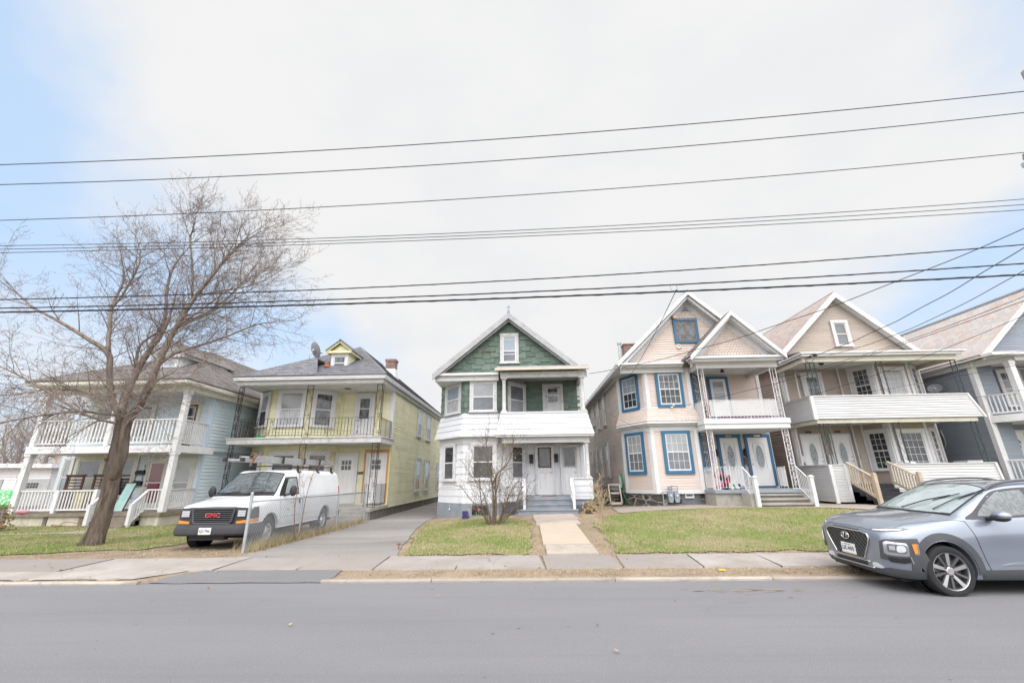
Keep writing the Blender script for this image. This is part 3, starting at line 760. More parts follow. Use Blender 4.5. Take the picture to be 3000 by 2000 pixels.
    p.__init__(); slab(0.36, 1.46, 10.78, 13.94, 0.034); w = p.build('path', M_pathtan, smooth=True, sharp=30); tag(w, kind='structure')
    # concrete walk along the pink house, out to the right
    sheet('path', [(3.4, 16.9), (8.3, 16.75), (10.6, 16.2), (11.4, 15.2), (12.2, 13.2), (13.1, 9.78), (14.3, 9.78), (13.6, 13), (13.9, 16.6), (13.9, 17.5), (11, 18.2), (11, 19), (7, 18.7), (3.6, 19.5)], M_path, 0.012, 0.5, 0.02, 4)
    # narrow walk across the left lawn
    sheet('path', [(-22, 13.9), (-15.6, 14.8), (-15.4, 15.9), (-14.4, 15.9), (-14.5, 14.5), (-22, 13.55)], M_path, 0.014, 0.5, 0.03, 8)
    LAWNS = [[(-40, 10.15), (-12.8, 10.35), (-11.2, 10.9), (-9.5, 11.3), (-9.3, 13), (-9.3, 19), (-13.9, 18.5), (-13.95, 17.1), (-21, 17.05), (-40, 18)],
             [(-2.65, 9.95), (0.05, 9.95), (0.12, 12.5), (0.0, 15.0), (-0.6, 16.4), (-2.6, 17.3), (-3.7, 17.2), (-3.55, 15.5), (-3.2, 13), (-2.75, 10.6)],
             [(1.85, 9.95), (12.7, 9.95), (11.9, 13.0), (11.1, 15.1), (10.3, 16.1), (8.2, 16.65), (3.9, 16.75), (2.9, 16.2), (2.2, 14.5), (1.95, 12.5)],
             [(14.5, 9.95), (40, 9.95), (40, 17), (19, 17.6), (14.1, 16.6), (13.8, 13)]]
    for i, l in enumerate(LAWNS): sheet('lawn', l, M_lawn, 0.006, 0.5, 0.16, 20+i)
    # blades
    gm = NT('grass_blades'); i = gm.island()
    x = gm.mix(gm.ramp(i, 0, 1), (0.12, 0.175, 0.035), (0.25, 0.30, 0.095)); x = gm.mix(gm.ramp(i, 0.86, 0.9), x, (0.38, 0.33, 0.19)); gm.col(x); gm = gm.fin(0.8, 0.15)
    sm_ = NT('straw_blades'); i = sm_.island(); sm_.col(sm_.mix(i, (0.26, 0.21, 0.115), (0.46, 0.39, 0.24))); sm_ = sm_.fin(0.9, 0.1)
    def inside(p, poly):
        c = False; j = len(poly)-1
        for i in range(len(poly)):
            if (poly[i][1] > p[1]) != (poly[j][1] > p[1]) and p[0] < (poly[j][0]-poly[i][0])*(p[1]-poly[i][1])/(poly[j][1]-poly[i][1])+poly[i][0]: c = not c
            j = i
        return c
    rnd = random.Random(11); V = []; F = []; M = []
    def blades(poly, n, box=None, straw=0.3, hmin=0.025, hmax=0.06):
        x0, x1 = min(p[0] for p in poly), max(p[0] for p in poly); y0, y1 = min(p[1] for p in poly), max(p[1] for p in poly)
        if box: x0, x1, y0, y1 = max(x0, box[0]), min(x1, box[1]), max(y0, box[2]), min(y1, box[3])
        for _ in range(n):
            x, y = rnd.uniform(x0, x1), rnd.uniform(y0, y1)
            if not inside((x, y), poly): continue
            q = mnoise.noise(Vector((x*0.8, y*0.8, 4)))+0.5*mnoise.noise(Vector((x*3, y*3, 9)))
            if q < -0.45 and rnd.random() < 0.8: continue
            z = gz(x, y)+0.004; h = rnd.uniform(hmin, hmax)*(1+0.5*max(0, q)); a = rnd.uniform(0, 6.28); w = rnd.uniform(0.004, 0.009)
            l = rnd.uniform(0, 0.8)*h; b = rnd.uniform(0, 6.28); k = len(V)
            V.extend([(x-w*math.cos(a), y-w*math.sin(a), z), (x+w*math.cos(a), y+w*math.sin(a), z), (x+l*math.cos(b), y+l*math.sin(b), z+h)])
            F.append((k, k+1, k+2)); M.append(1 if rnd.random() < straw+(0.45 if q < 0.05 else 0) else 0)
    blades(LAWNS[0], 26000, (-21, -9, 10.1, 17), 0.08); blades(LAWNS[1], 16000, None, 0.3); blades(LAWNS[2], 34000, None, 0.3); blades(LAWNS[3], 2500, (13, 20, 9.9, 17))
    # straw fringe on the bare strips, weeds along the fence foot
    for poly, n in (([(-2.7, 9.78), (0.3, 9.78), (0.3, 10.25), (-2.7, 10.25)], 900), ([(0.05, 10), (0.36, 10), (0.3, 15.5), (-0.1, 15.5)], 500), ([(1.5, 10), (2.0, 10), (2.3, 15.5), (1.65, 15.8)], 900), ([(1.6, 9.78), (12, 9.78), (12, 10.2), (1.6, 10.2)], 1800), ([(-2, 8.2), (12, 8.2), (12, 8.7), (-2, 8.7)], 1100), ([(-20, 9.85), (-6.4, 9.85), (-6.4, 11.2), (-20, 11.2)], 1600)):
        blades(poly, n, None, 0.9, 0.012, 0.035)
    blades([(-7.0, 10.7), (-6.42, 10.7), (-6.45, 18.2), (-7.1, 18.2)], 1500, None, 0.75, 0.05, 0.30); blades([(-6.75, 10.9), (-6.5, 10.9), (-6.5, 16.5), (-6.75, 16.5)], 1300, None, 0.92, 0.06, 0.26)
    me = bpy.data.meshes.new('grass'); me.from_pydata(V, [], F); me.materials.append(gm); me.materials.append(sm_); me.polygons.foreach_set('material_index', M); me.update()
    o = bpy.data.objects.new('grass', me); COL.objects.link(o); tag(o, kind='stuff')
    # fallen leaves and litter on bare ground
    lv = NT('dead_leaves'); i = lv.island(); lv.col(lv.mix(i, (0.13, 0.07, 0.035), (0.42, 0.31, 0.19))); lv = lv.fin(0.9, 0.1)
    b = MB()
    for _ in range(900):
        k = rnd.random()
        if k < 0.45: x, y = rnd.gauss(-6.55, 0.16), rnd.uniform(10.7, 18)
        elif k < 0.6: x, y = rnd.uniform(-1, 12), rnd.uniform(8.2, 8.6)
        elif k < 0.75: x, y = rnd.uniform(0, 2.2), rnd.uniform(9.9, 16)
        elif k < 0.85: x, y = rnd.uniform(-18, -6), rnd.uniform(9.8, 11)
        else: x, y = rnd.uniform(-12, 8), rnd.uniform(3, 10)
        if y < 8 and rnd.random() < 0.75: continue
        z = (gz(x, y) if y > 8.2 else 0.0)+0.02; a = rnd.uniform(0, 6.28); r = rnd.uniform(0.012, 0.035); c, s_ = math.cos(a)*r, math.sin(a)*r; t = rnd.uniform(-.02, .02)
        b.poly([(x-c, y-s_, z), (x+s_*.6, y-c*.6, z+t*.5), (x+c, y+s_, z+t), (x-s_*.6, y+c*.6, z+0.012)])
    tag(b.build('fallen_leaves', lv), kind='stuff')
build_ground()
# ------------------------------------------------------------------ houses
def offset_line(pts, d):
    """an open polyline (x, y), seen from the street left to right, pushed out by d (towards -Y for a front wall)"""
    out = []
    for i, p in enumerate(pts):
        ns = []
        for a, b in ((i-1, i), (i, i+1)):
            if a < 0 or b >= len(pts): continue
            q, r = Vector(pts[a]), Vector(pts[b]); t = (r-q).normalized(); ns.append(Vector((t.y, -t.x)))
        n = sum(ns, Vector((0, 0))).normalized(); k = d/max(0.3, n.dot(ns[0])); out.append((p[0]+n.x*k, p[1]+n.y*k))
    return out
def ribbon(mb, pts, z0, z1, d0, d1):
    """a moulding along a polyline wall: z0..z1, standing d0..d1 out"""
    a, b = offset_line(pts, d0), offset_line(pts, d1)
    for i in range(len(pts)-1):
        p, q, r, s = a[i], a[i+1], b[i+1], b[i]
        mb.hexa([(s[0], s[1], z0), (r[0], r[1], z0), (q[0], q[1], z0), (p[0], p[1], z0), (s[0], s[1], z1), (r[0], r[1], z1), (q[0], q[1], z1), (p[0], p[1], z1)])
def walls(mb, pts, z0, z1, fn, **kw):
    for p, q in zip(pts, pts[1:]):
        fr = wall_fr(p, q); L = dist(p, q); fn(mb, fr, [(0, z0), (L, z0), (L, z1), (0, z1)], **kw)
def core(mb, outline, z0, z1):
    """the solid body behind the cladding"""
    n = len(outline); o = outline
    for i in range(n):
        j = (i+1) % n; mb.poly([(*o[i], z0), (*o[j], z0), (*o[j], z1), (*o[i], z1)])
    mb.poly([(*p, z1) for p in o]); mb.poly([(*p, z0) for p in o[::-1]])
def rake(mb, a, b, w, t, y, side_y=None):
    """a raking board from a to b (x, z) in the plane Y = y, w deep measured down, t thick towards the street"""
    mb.hexa([(a[0], y-t, a[1]-w), (b[0], y-t, b[1]-w), (b[0], y, b[1]-w), (a[0], y, a[1]-w), (a[0], y-t, a[1]), (b[0], y-t, b[1]), (b[0], y, b[1]), (a[0], y, a[1])])
def gable_roof(root, xl, xr, xa, ze, za, y0, y1, m, tiles=(True, True), w=0.3, e=0.15, th=0.08, name='roof'):
    b = MB()
    roof_plane(b, [(xl, y0, ze), (xl, y1, ze), (xa, y1, za), (xa, y0, za)], w, e, tiles[0], th)
    roof_plane(b, [(xr, y1, ze), (xr, y0, ze), (xa, y0, za), (xa, y1, za)], w, e, tiles[1], th)
    b.tube([(xa, y0, za+0.01), (xa, y1, za+0.01)], 0.05, 6)
    return b.build(name, m, root)
def side_windows(root, X, sgn, lst, mats, glass):
    for (y0, y1, z0, z1) in lst:
        if sgn > 0: fr = wall_fr((X, 0), (X, 1)); s0, s1 = y0, y1
        else: fr = wall_fr((X, 0), (X, -1)); s0, s1 = -y1, -y0
        window(root, fr, s0, s1, z0, z1, 0.02, 0.10, mats, glass)

# ---- white house with green upper floor
def white_house():
    root = thing('house', (-0.7, 18, 0.3), 'narrow white house with dark green shingled upper floor and gable behind the bare shrub', 'house', 'two-family houses along the street')
    bay = [(-4.0, 20.2), (-2.70, 18.75), (-1.23, 18.75), (0.05, 20.1)]
    rec = [(0.05, 20.1), (2.62, 20.1)]
    b = MB(); core(b, [(-3.98, 20.22), (-2.68, 18.78), (-1.25, 18.78), (0.03, 20.12), (2.60, 20.12), (2.60, 33), (-3.98, 33)], -0.2, 6.2); b.build('inner_wall', M_stucco, root)
    # foundation
    b = MB(); core(b, [(-4.03, 20.2), (-2.72, 18.72), (-1.21, 18.72), (-0.42, 19.3), (-0.42, 20.15), (-0.42, 33.05), (-4.03, 33.05)], -0.3, 0.68)
    b.build('foundation', M_stucco, root)
    b = MB(); fr = wall_fr((-2.70, 18.72), (-1.23, 18.72)); b.fbox(fr, 0.42, 1.10, 0.24, 0.60, -0.02, 0.02)
    for k in range(8): b.fbox(fr, 0.45+k*0.08, 0.475+k*0.08, 0.24, 0.60, 0.018, 0.03)
    b.build('basement_grille', M_black, root)
    # lower walls, white shingle courses
    b = MB(); walls(b, bay, 0.66, 3.35, clap, e=0.30, lap=0.012, split=0.62); walls(b, rec, 0.92, 3.15, clap, e=0.30, lap=0.012, split=0.62)
    walls(b, [(2.62, 20.1), (2.62, 33)], 0.5, 3.4, clap, e=0.3, lap=0.012); walls(b, [(-4.0, 33), (-4.0, 20.2)], 0.66, 3.4, clap, e=0.3, lap=0.012)
    b.build('lower_wall', M_whitewall, root)
    b = MB(); ribbon(b, bay, 3.12, 3.42, 0.0, 0.05); b.build('frieze', M_white, root)
    # flared skirt between the floors
    b = MB(); top = offset_line(bay, 0.015); bot = offset_line([(-4.0, 20.2), (-2.70, 18.75), (-1.23, 18.75), (-0.6, 19.4)], 0.30); z0, z1 = 3.44, 4.44
    for i in range(3):
        P, Q, S, T = Vector((*bot[i], z0)), Vector((*bot[i+1], z0)), Vector((*top[i+1], z1)), Vector((*top[i], z1))
        fr, poly = plane_fr([P, Q, S, T]); clap(b, fr, poly, 0.25, 0.014)
        b.poly([P, (*top[i], z0), (*top[i+1], z0), Q])
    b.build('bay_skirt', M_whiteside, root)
    b = MB(); ribbon(b, offset_line(bay, 0.0)[:3]+[(-0.9, 19.05)], 3.37, 3.45, 0.02, 0.31); b.build('skirt_moulding', M_white, root)
    # upper walls: green shingle
    b = MB(); walls(b, bay, 4.42, 5.9, shingles, w=0.40, e=0.27, kind='tlock', jit=0.06, lift=0.012, th=0.006)
    walls(b, rec, 3.7, 6.2, shingles, w=0.40, e=0.27, kind='tlock', jit=0.06, lift=0.012, th=0.006)
    walls(b, [(2.62, 20.1), (2.62, 33)], 3.4, 6.1, shingles, w=0.6, e=0.3, jit=0.05)
    walls(b, [(-4.0, 33), (-4.0, 20.2)], 3.4, 6.1, shingles, w=0.6, e=0.3, jit=0.05); b.build('upper_wall', M_green, root)
    fr = wall_fr((-4.0, 18.75), (2.7, 18.75)); xa, za = 3.33, 8.86
    b = MB(); shingles(b, fr, [(0.12, 6.12), (6.6, 6.12), (xa, za)], 0.42, 0.27, 'tlock', 0.08, 0.012)
    b.poly([fr.P(0, 6.0, -0.01), fr.P(6.7, 6.0, -0.01), fr.P(xa, za+.1, -0.01)]); b.build('gable_wall', M_green, root)
    for p in ((-1.72, 7.2), (-1.45, 7.2)):
        pass
    br = MB(); br.beam((-1.92, 18.70, 7.22), (-1.80, 18.70, 7.22), 0.03, 0.05); br.beam((-1.66, 18.70, 7.23), (-1.52, 18.70, 7.23), 0.03, 0.05); br.tube([(-1.86, 18.69, 7.22), (-1.86, 18.69, 7.31)], .012); br.tube([(-1.6, 18.69, 7.22), (-1.6, 18.69, 7.33)], .012); br.build('wall_bracket', M_rust, root)
    # cornice over the bay: overhangs the canted corners
    b = MB(); b.box(-3.98, -1.15, 18.52, 18.74, 5.84, 6.06); b.box(-4.06, -1.15, 18.36, 18.74, 6.06, 6.16)
    b.poly([(-3.98, 18.52, 5.845), (-1.15, 18.52, 5.845), (-1.15, 18.75, 5.85), (-3.98, 20.3, 5.85)][::-1])
    b.box(-4.02, -3.9, 18.55, 33.3, 5.85, 6.08)
    b.build('cornice', M_white, root)
    # porch entablature, flat roof and gutter
    b = MB(); b.box(-1.06, 2.66, 18.26, 18.46, 5.88, 6.14); b.box(2.50, 2.66, 18.46, 20.1, 5.90, 6.14); b.box(-1.06, -0.94, 18.46, 19.0, 5.88, 6.14); b.build('porch_beam', M_oldwhite, root)
    b = MB(); b.hexa([(-1.2, 18.0, 6.22), (2.78, 18.0, 6.22), (2.78, 20.1, 6.34), (-1.2, 20.1, 6.34), (-1.2, 18.0, 6.33), (2.78, 18.0, 6.33), (2.78, 20.1, 6.5), (-1.2, 20.1, 6.5)]); b.box(-1.05, 2.6, 18.46, 20.1, 6.10, 6.14); b.build('porch_roof', M_greywhite, root)
    b = MB(); b.box(-1.28, 2.82, 17.86, 17.98, 6.13, 6.225); 
    for k in range(5): b.box(-0.95+k*0.9, -0.92+k*0.9, 17.85, 17.99, 6.12, 6.24)
    b.build('gutter', M_tangutter, root)
    # roof and rakes
    gable_roof(root, -4.12, 2.78, -0.67, 6.08, 8.97, 18.3, 33.3, R_dark, (False, False))
    b = MB(); rake(b, (-4.10, 6.14), (-0.67, 8.99), 0.29, 0.06, 18.34); rake(b, (-0.67, 8.99), (2.76, 6.14), 0.29, 0.06, 18.34)
    rake(b, (-3.95, 6.02), (-0.67, 8.72), 0.12, 0.04, 18.48); rake(b, (-0.67, 8.72), (2.6, 6.02), 0.12, 0.04, 18.48)
    b.poly([(-4.06, 18.36, 5.98), (-0.67, 18.36, 8.77), (-0.67, 18.8, 8.77), (-4.06, 18.8, 5.98)]); b.poly([(2.72, 18.36, 5.98), (-0.67, 18.36, 8.77), (-0.67, 18.8, 8.77), (2.72, 18.8, 5.98)])
    b.build('rake_board', M_greywhite, root)
    b = MB(); b.lathe((-0.67, 18.4, 8.95), (0, 0, 1), [(0.085, 0), (0.07, 0.06), (0.045, 0.2), (0.03, 0.24)], 8); b.box(-0.69, -0.65, 18.38, 18.42, 9.18, 9.38); b.box(-0.76, -0.58, 18.385, 18.415, 9.27, 9.31); b.build('finial', M_greymetal, root)
    W = (M_oldwhite, M_white)
    fr = wall_fr((-4.0, 18.75), (2.7, 18.75))
    window(root, fr, 2.91, 3.77, 6.68, 8.09, 0.02, 0.12, W, (G_blue, G_mid), rows=(0.30, 0.86), split=0.42)
    frL, frM, frR = wall_fr(bay[0], bay[1]), wall_fr(bay[1], bay[2]), wall_fr(bay[2], bay[3])
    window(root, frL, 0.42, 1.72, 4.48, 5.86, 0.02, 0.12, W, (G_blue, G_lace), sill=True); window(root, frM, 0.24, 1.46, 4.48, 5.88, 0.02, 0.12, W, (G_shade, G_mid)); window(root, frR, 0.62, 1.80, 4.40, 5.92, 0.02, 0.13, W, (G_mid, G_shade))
    window(root, frL, 0.38, 1.40, 1.60, 3.18, 0.012, 0.13, (M_white, M_white), (G_dark, G_screen2)); window(root, frM, 0.29, 1.45, 1.62, 3.16, 0.012, 0.13, (M_white, M_white), (G_screen2, G_dark)); window(root, frR, 0.72, 1.66, 1.62, 3.14, 0.012, 0.12, (M_white, M_white), (G_dark, G_mid))
    frD = wall_fr((0.05, 20.1), (2.62, 20.1))
    dr = door(root, frD, 0.80, 1.78, 4.40, 5.93, 0.02, 0.12, M_oldwhite, M_oldwhite, 'half', G_tree, -1, kmat=M_black)
    h = MB(); h.fbox(frD, 1.32, 1.66, 5.74, 5.77, 0.07, 0.09); h.fbox(frD, 1.36, 1.70, 4.52, 4.55, 0.07, 0.09); h.build('strap_hinge', M_black, dr)
    # front doors with scalloped glazing surrounds
    for s0, s1, sm_, gl in ((0.36, 1.24, mat('brown_scalloped_trim', (0.085, 0.05, 0.038), 0.6, 0.1), G_screen2), (1.50, 2.36, mat('grey_scalloped_trim', (0.36, 0.38, 0.40), 0.6, 0.1), G_screen2)):
        dr = door(root, frD, s0, s1, 0.94, 3.08, 0.02, 0.10, M_white, M_door, 'none' if False else 'plain0', None, 1)
        cx, w = (s0+s1)/2, 0.29; z0, z1 = 2.10, 2.98; n = 60; ring = []
        for k in range(n):
            t = k/n*4
            if t < 1: p = (cx-w+2*w*t, z0)
            elif t < 2: p = (cx+w, z0+(z1-z0)*(t-1))
            elif t < 3: p = (cx+w-2*w*(t-2), z1)
            else: p = (cx-w, z1-(z1-z0)*(t-3))
            q = 1+0.05*abs(math.sin(k*math.pi/4)); ring.append((cx+(p[0]-cx)*q, (z0+z1)/2+(p[1]-(z0+z1)/2)*q))
        t_ = MB(); inn = [(cx+(p[0]-cx)*0.80, (z0+z1)/2+(p[1]-(z0+z1)/2)*0.88) for p in ring]
        for k in range(n):
            j = (k+1) % n; t_.poly([frD.P(*inn[k], 0.075), frD.P(*ring[k], 0.075), frD.P(*ring[j], 0.075), frD.P(*inn[j], 0.075)]); t_.poly([frD.P(*ring[k], 0.075), frD.P(*ring[k], 0.045), frD.P(*ring[j], 0.045), frD.P(*ring[j], 0.075)])
        t_.build('scalloped_trim', sm_, dr); g = MB(); g.fbox(frD, cx-w*0.9, cx+w*0.9, z0+0.03, z1-0.03, 0.045, 0.066); g.build('pane', gl, dr)
        m = MB()
        for px in (-0.14, 0.14):
            pts = [(px-0.10, 1.18), (px-0.06, 1.12), (px+0.06, 1.12), (px+0.10, 1.18), (px+0.10, 1.42), (px+0.06, 1.5), (px+0.10, 1.58), (px+0.10, 1.84), (px+0.06, 1.9), (px-0.06, 1.9), (px-0.10, 1.84), (px-0.10, 1.58), (px-0.06, 1.5), (px-0.10, 1.42)]
            m.tube([frD.P(cx+a, c, 0.058) for a, c in pts+pts[:1]], 0.012, 4)
        m.build('raised_panel', M_door, dr)
    # porch: floor, steps, columns, skirt wall
    b = MB(); b.box(0.0, 2.68, 18.2, 20.1, 0.80, 0.93); b.build('porch_floor', M_step, root)
    b = MB()
    for k, (y, z) in enumerate(((17.1, 0.51), (17.42, 0.68), (17.74, 0.86))):
        x0, x1 = (-0.36, 1.94) if k == 0 else (-0.12, 1.80)
        b.box(x0, x1, y, y+0.36, z-0.035, z); b.box(x0+0.03, x1-0.03, y+0.03, y+0.36, z-0.2, z-0.035)
    b.box(-0.12, 1.80, 18.06, 18.2, 0.86, 0.93); b.box(-0.1, 1.78, 18.1, 18.2, 0.3, 0.88); b.build('porch_steps', M_step, root)
    b = MB(); b.box(0.62, 1.22, 18.35, 18.8, 0.932, 0.945); b.build('door_mat', M_rust, root)
    b = MB(); fr = wall_fr((1.80, 18.2), (2.70, 18.2)); clap(b, fr, [(0, 0.82), (0.9, 0.82), (0.9, 1.60), (0, 1.60)], 0.26, 0.012); b.box(1.80, 2.70, 18.21, 18.3, 0.82, 1.60); b.box(1.78, 2.72, 18.17, 18.33, 1.60, 1.64)
    fr = wall_fr((2.70, 18.2), (2.70, 20.1)); clap(b, fr, [(0, 0.82), (1.9, 0.82), (1.9, 1.60), (0, 1.60)], 0.26, 0.012)
    fr = wall_fr((-1.1, 18.72), (-0.10, 18.2)); clap(b, fr, [(0, 0.7), (1.1, 0.82), (1.1, 1.60), (0, 1.60)], 0.26, 0.012)
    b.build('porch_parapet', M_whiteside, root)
    b = MB(); b.box(1.80, 2.66, 18.24, 18.32, 0.2, 0.82); b.box(2.58, 2.66, 18.32, 20.1, 0.2, 0.82); b.box(-0.42, -0.12, 18.3, 19.3, 0.2, 0.86); b.build('porch_base', M_stucco, root)
    for x0, x1, y in ((1.96, 2.42, 18.235), (-0.40, -0.14, 18.29)):
        b = MB(); fr = wall_fr((x0, y), (x1, y)); L = x1-x0; b.fbox(fr, 0, L, 0.30, 0.62, 0, 0.006)
        t = MB()
        for k in range(-3, 8):
            for sg in (1, -1):
                p = [(k*0.11, 0.30), (k*0.11+0.32*sg, 0.62)]
                for q in (p,):
                    A, B = q; f0 = max(0, min(1, ((0 if B[0] > A[0] else L)-A[0])/(B[0]-A[0]))); f1 = max(0, min(1, ((L if B[0] > A[0] else 0)-A[0])/(B[0]-A[0])))
                    if f1-f0 > 0.05: t.beam(fr.P(A[0]+(B[0]-A[0])*f0, 0.30+0.32*f0, 0.012), fr.P(A[0]+(B[0]-A[0])*f1, 0.30+0.32*f1, 0.012), 0.03, 0.008, fr.n)
        w = b.build('vent_opening', M_black, root); t.build('lattice', M_stucco, w)
    for sx in (-0.17, 1.74):
        b = MB(); b.box(sx, sx+0.14, 17.92, 18.2, 1.22, 1.64); b.box(sx+0.02, sx+0.12, 17.30, 17.46, 0.5, 1.05); b.beam((sx+0.07, 18.1, 1.50), (sx+0.07, 17.36, 1.02), 0.12, 0.10); b.beam((sx+0.07, 18.15, 0.95), (sx+0.07, 17.38, 0.70), 0.10, 0.10); b.build('step_rail', M_white, root)
    def column(x, y, z0, z1, r=0.085):
        b = MB(); b.box(x-.12, x+.12, y-.12, y+.12, z0, z0+.08); b.lathe((x, y, z0+.08), (0, 0, 1), [(r*1.2, 0), (r, .05), (r*0.97, (z1-z0)*.5), (r*.88, z1-z0-.30), (r*1.05, z1-z0-.26), (r*.9, z1-z0-.24), (r*.95, z1-z0-.18), (r*1.3, z1-z0-.14)], 14); b.box(x-.13, x+.13, y-.13, y+.13, z1-.07, z1); b.build('porch_column', M_oldwhite, root, True, sharp=40)
    column(2.52, 18.36, 4.36, 5.9); column(-0.90, 18.38, 4.36, 5.9); column(2.54, 18.32, 1.62, 3.10)
    # porch skirt above the doors
    b = MB()
    P = [(-1.26, 17.9, 3.37), (2.86, 17.9, 3.37), (2.66, 18.28, 4.34), (-1.04, 18.28, 4.34)]; fr, poly = plane_fr(P); clap(b, fr, poly, 0.25, 0.014)
    P2 = [(2.86, 17.9, 3.37), (2.86, 20.1, 3.37), (2.66, 20.1, 4.34), (2.66, 18.28, 4.34)]; fr, poly = plane_fr(P2); clap(b, fr, poly, 0.25, 0.014)
    P3 = [(-1.26, 18.9, 3.37), (-1.26, 17.9, 3.37), (-1.04, 18.28, 4.34), (-1.04, 18.9, 4.34)]; fr, poly = plane_fr(P3); clap(b, fr, poly, 0.25, 0.014)
    b.poly([(-1.26, 17.9, 3.37), (-1.26, 20.1, 3.37), (2.86, 20.1, 3.37), (2.86, 17.9, 3.37)])
    b.box(-1.06, 2.68, 18.24, 18.42, 4.30, 4.37)
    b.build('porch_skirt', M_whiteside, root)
    b = MB(); b.box(-1.24, 2.84, 17.94, 18.1, 3.29, 3.365); b.box(-1.0, 2.66, 18.2, 18.42, 3.06, 3.30); b.box(2.50, 2.66, 18.42, 20.1, 3.06, 3.30); b.box(-0.9, 2.6, 18.4, 20.1, 3.27, 3.3); b.build('porch_beam', M_white, root)
    b = MB(); cornerboard(b, 2.62, 20.1, 0.9, 6.1, 1, -1); b.build('corner_trim', M_white, root)
    b = MB(); b.tube([(-3.3, 19.35, 1.5), (-3.32, 19.33, 0.45)], 0.008, 4); b.ball((-3.32, 19.33, 0.42), 0.04); b.build('hanging_cord', M_white, root)
white_house()

# ---- yellow house
def yellow_house():
    root = thing('house', (-10, 19.3, 0.05), 'yellow clapboard house with hipped grey roof, small dormer and black iron balcony posts', 'house', 'two-family houses along the street')
    XL, XR, YW = -13.65, -6.68, 21.3
    bay = [(XL, YW), (-12.47, 20.4), (-10.58, 20.4), (-9.42, YW)]; rec = [(-9.42, YW), (XR, YW)]
    b = MB(); core(b, [(XL+.02, YW+.02), (-12.46, 20.43), (-10.59, 20.43), (-9.43, YW+.02), (XR-.02, YW+.02), (XR-.02, 34), (XL+.02, 34)], 0.42, 6.1); b.build('inner_wall', M_yellowtrim, root)
    b = MB(); core(b, [(XL+.04, YW+.03), (-12.45, 20.46), (-10.6, 20.46), (-9.45, YW+.03), (XR-.03, YW+.03), (XR-.03, 34), (XL+.04, 34)], -0.3, 0.42); b.build('foundation', M_block, root)
    b = MB()
    for z0, z1 in ((0.42, 3.3), (3.5, 6.12)): walls(b, bay, z0, z1, clap, e=0.135, split=3.5); walls(b, rec, z0, z1, clap, e=0.135, split=3.5)
    walls(b, [(XR, YW), (XR, 34)], 0.40, 6.05, clap, e=0.135, lap=0.02, split=4.0); walls(b, [(XL, 34), (XL, YW)], 0.4, 6.05, clap, e=0.135, lap=0.02); b.build('clapboard_wall', M_yellow, root)
    b = MB(); b.box(XR-0.16, XR+0.03, YW-0.03, YW-0.001, 3.55, 6.0); b.box(XR+0.001, XR+0.03, YW, YW+0.12, 3.55, 6.0); b.build('corner_trim', M_white, root)
    b = MB(); b.box(XR-0.14, XR+0.03, YW-0.03, YW-0.001, 0.4, 3.3); b.box(XR+0.001, XR+0.03, YW, YW+0.14, 0.4, 3.4); b.box(-9.36, -9.24, YW-.03, YW, 0.5, 3.3); b.box(-9.36, -9.24, YW-.03, YW, 3.5, 6.05); b.build('corner_trim', M_yellowtrim, root)
    W = (M_white, M_white); frL, frM, frR = wall_fr(bay[0], bay[1]), wall_fr(bay[1], bay[2]), wall_fr(bay[2], bay[3]); frD = wall_fr((-9.42, YW), (XR, YW))
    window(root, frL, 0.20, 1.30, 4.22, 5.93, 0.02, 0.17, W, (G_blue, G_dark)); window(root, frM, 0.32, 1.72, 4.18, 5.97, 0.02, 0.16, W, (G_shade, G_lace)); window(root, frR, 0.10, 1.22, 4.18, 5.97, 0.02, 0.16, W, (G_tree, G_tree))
    window(root, frL, 0.20, 1.30, 1.25, 3.0, 0.02, 0.17, W, (G_dark, G_mid)); window(root, frM, 0.32, 1.72, 1.2, 3.02, 0.02, 0.17, W, (G_dark, G_mid)); window(root, frR, 0.10, 1.22, 1.2, 3.02, 0.02, 0.16, W, (G_dark, G_dark))
    door(root, frD, 0.78, 1.78, 3.56, 5.88, 0.02, 0.12, M_white, M_white, 'half', G_tree, -1, kmat=M_black)
    door(root, frD, 0.08, 1.20, 0.62, 2.94, 0.02, 0.15, M_white, M_door, 'six', G_dark, -1)
    dr = door(root, frD, 1.60, 2.62, 0.62, 2.92, 0.02, 0.12, M_white, M_door, 'six', G_dark, 1)
    b = MB(); b.fbox(frD, 1.50, 2.72, 2.92, 3.08, -0.01, 0.045); b.fbox(frD, 1.50, 1.60, 0.62, 2.92, -0.01, 0.045); b.fbox(frD, 2.62, 2.71, 0.62, 2.92, -0.01, 0.045); b.build('bare_wood_casing', M_newwood, dr)
    numbers(root, '2406', 0.17, frD, -0.10+0.0, 1.98, 0.03, M_black) if False else None
    fq = wall_fr((-9.95, 20.9), (-9.42, YW)); numbers(root, '2406', 0.17, fq, 0.42, 1.98, 0.03, M_black); numbers(root, '2408', 0.17, frD, 1.36, 1.98, 0.03, M_black)
    side_windows(root, XR, 1, [(26.15, 27.3, 4.17, 5.85), (28.6, 29.9, 4.15, 5.82), (26.25, 27.5, 1.0, 2.88), (28.7, 30.0, 0.98, 2.88), (32.6, 33.8, 0.95, 2.8)], (M_oldwhite, M_white), (G_blue, G_dark))
    # balcony slab and porch floor
    b = MB(); b.box(-13.62, -6.52, 19.28, YW-0.02, 3.30, 3.50); b.box(-13.68, -6.48, 19.24, YW-0.02, 3.50, 3.545); b.box(-13.62, -6.52, 19.29, YW-0.02, 3.26, 3.30); b.build('balcony_floor', M_oldwhite, root)
    b = MB(); b.box(-13.5, -6.60, 19.25, YW, 0.40, 0.52); b.build('porch_floor', M_conc, root)
    b = MB(); b.box(-13.45, -6.68, 19.35, YW, -0.2, 0.40); b.build('porch_base', M_block, root)
    b = MB()
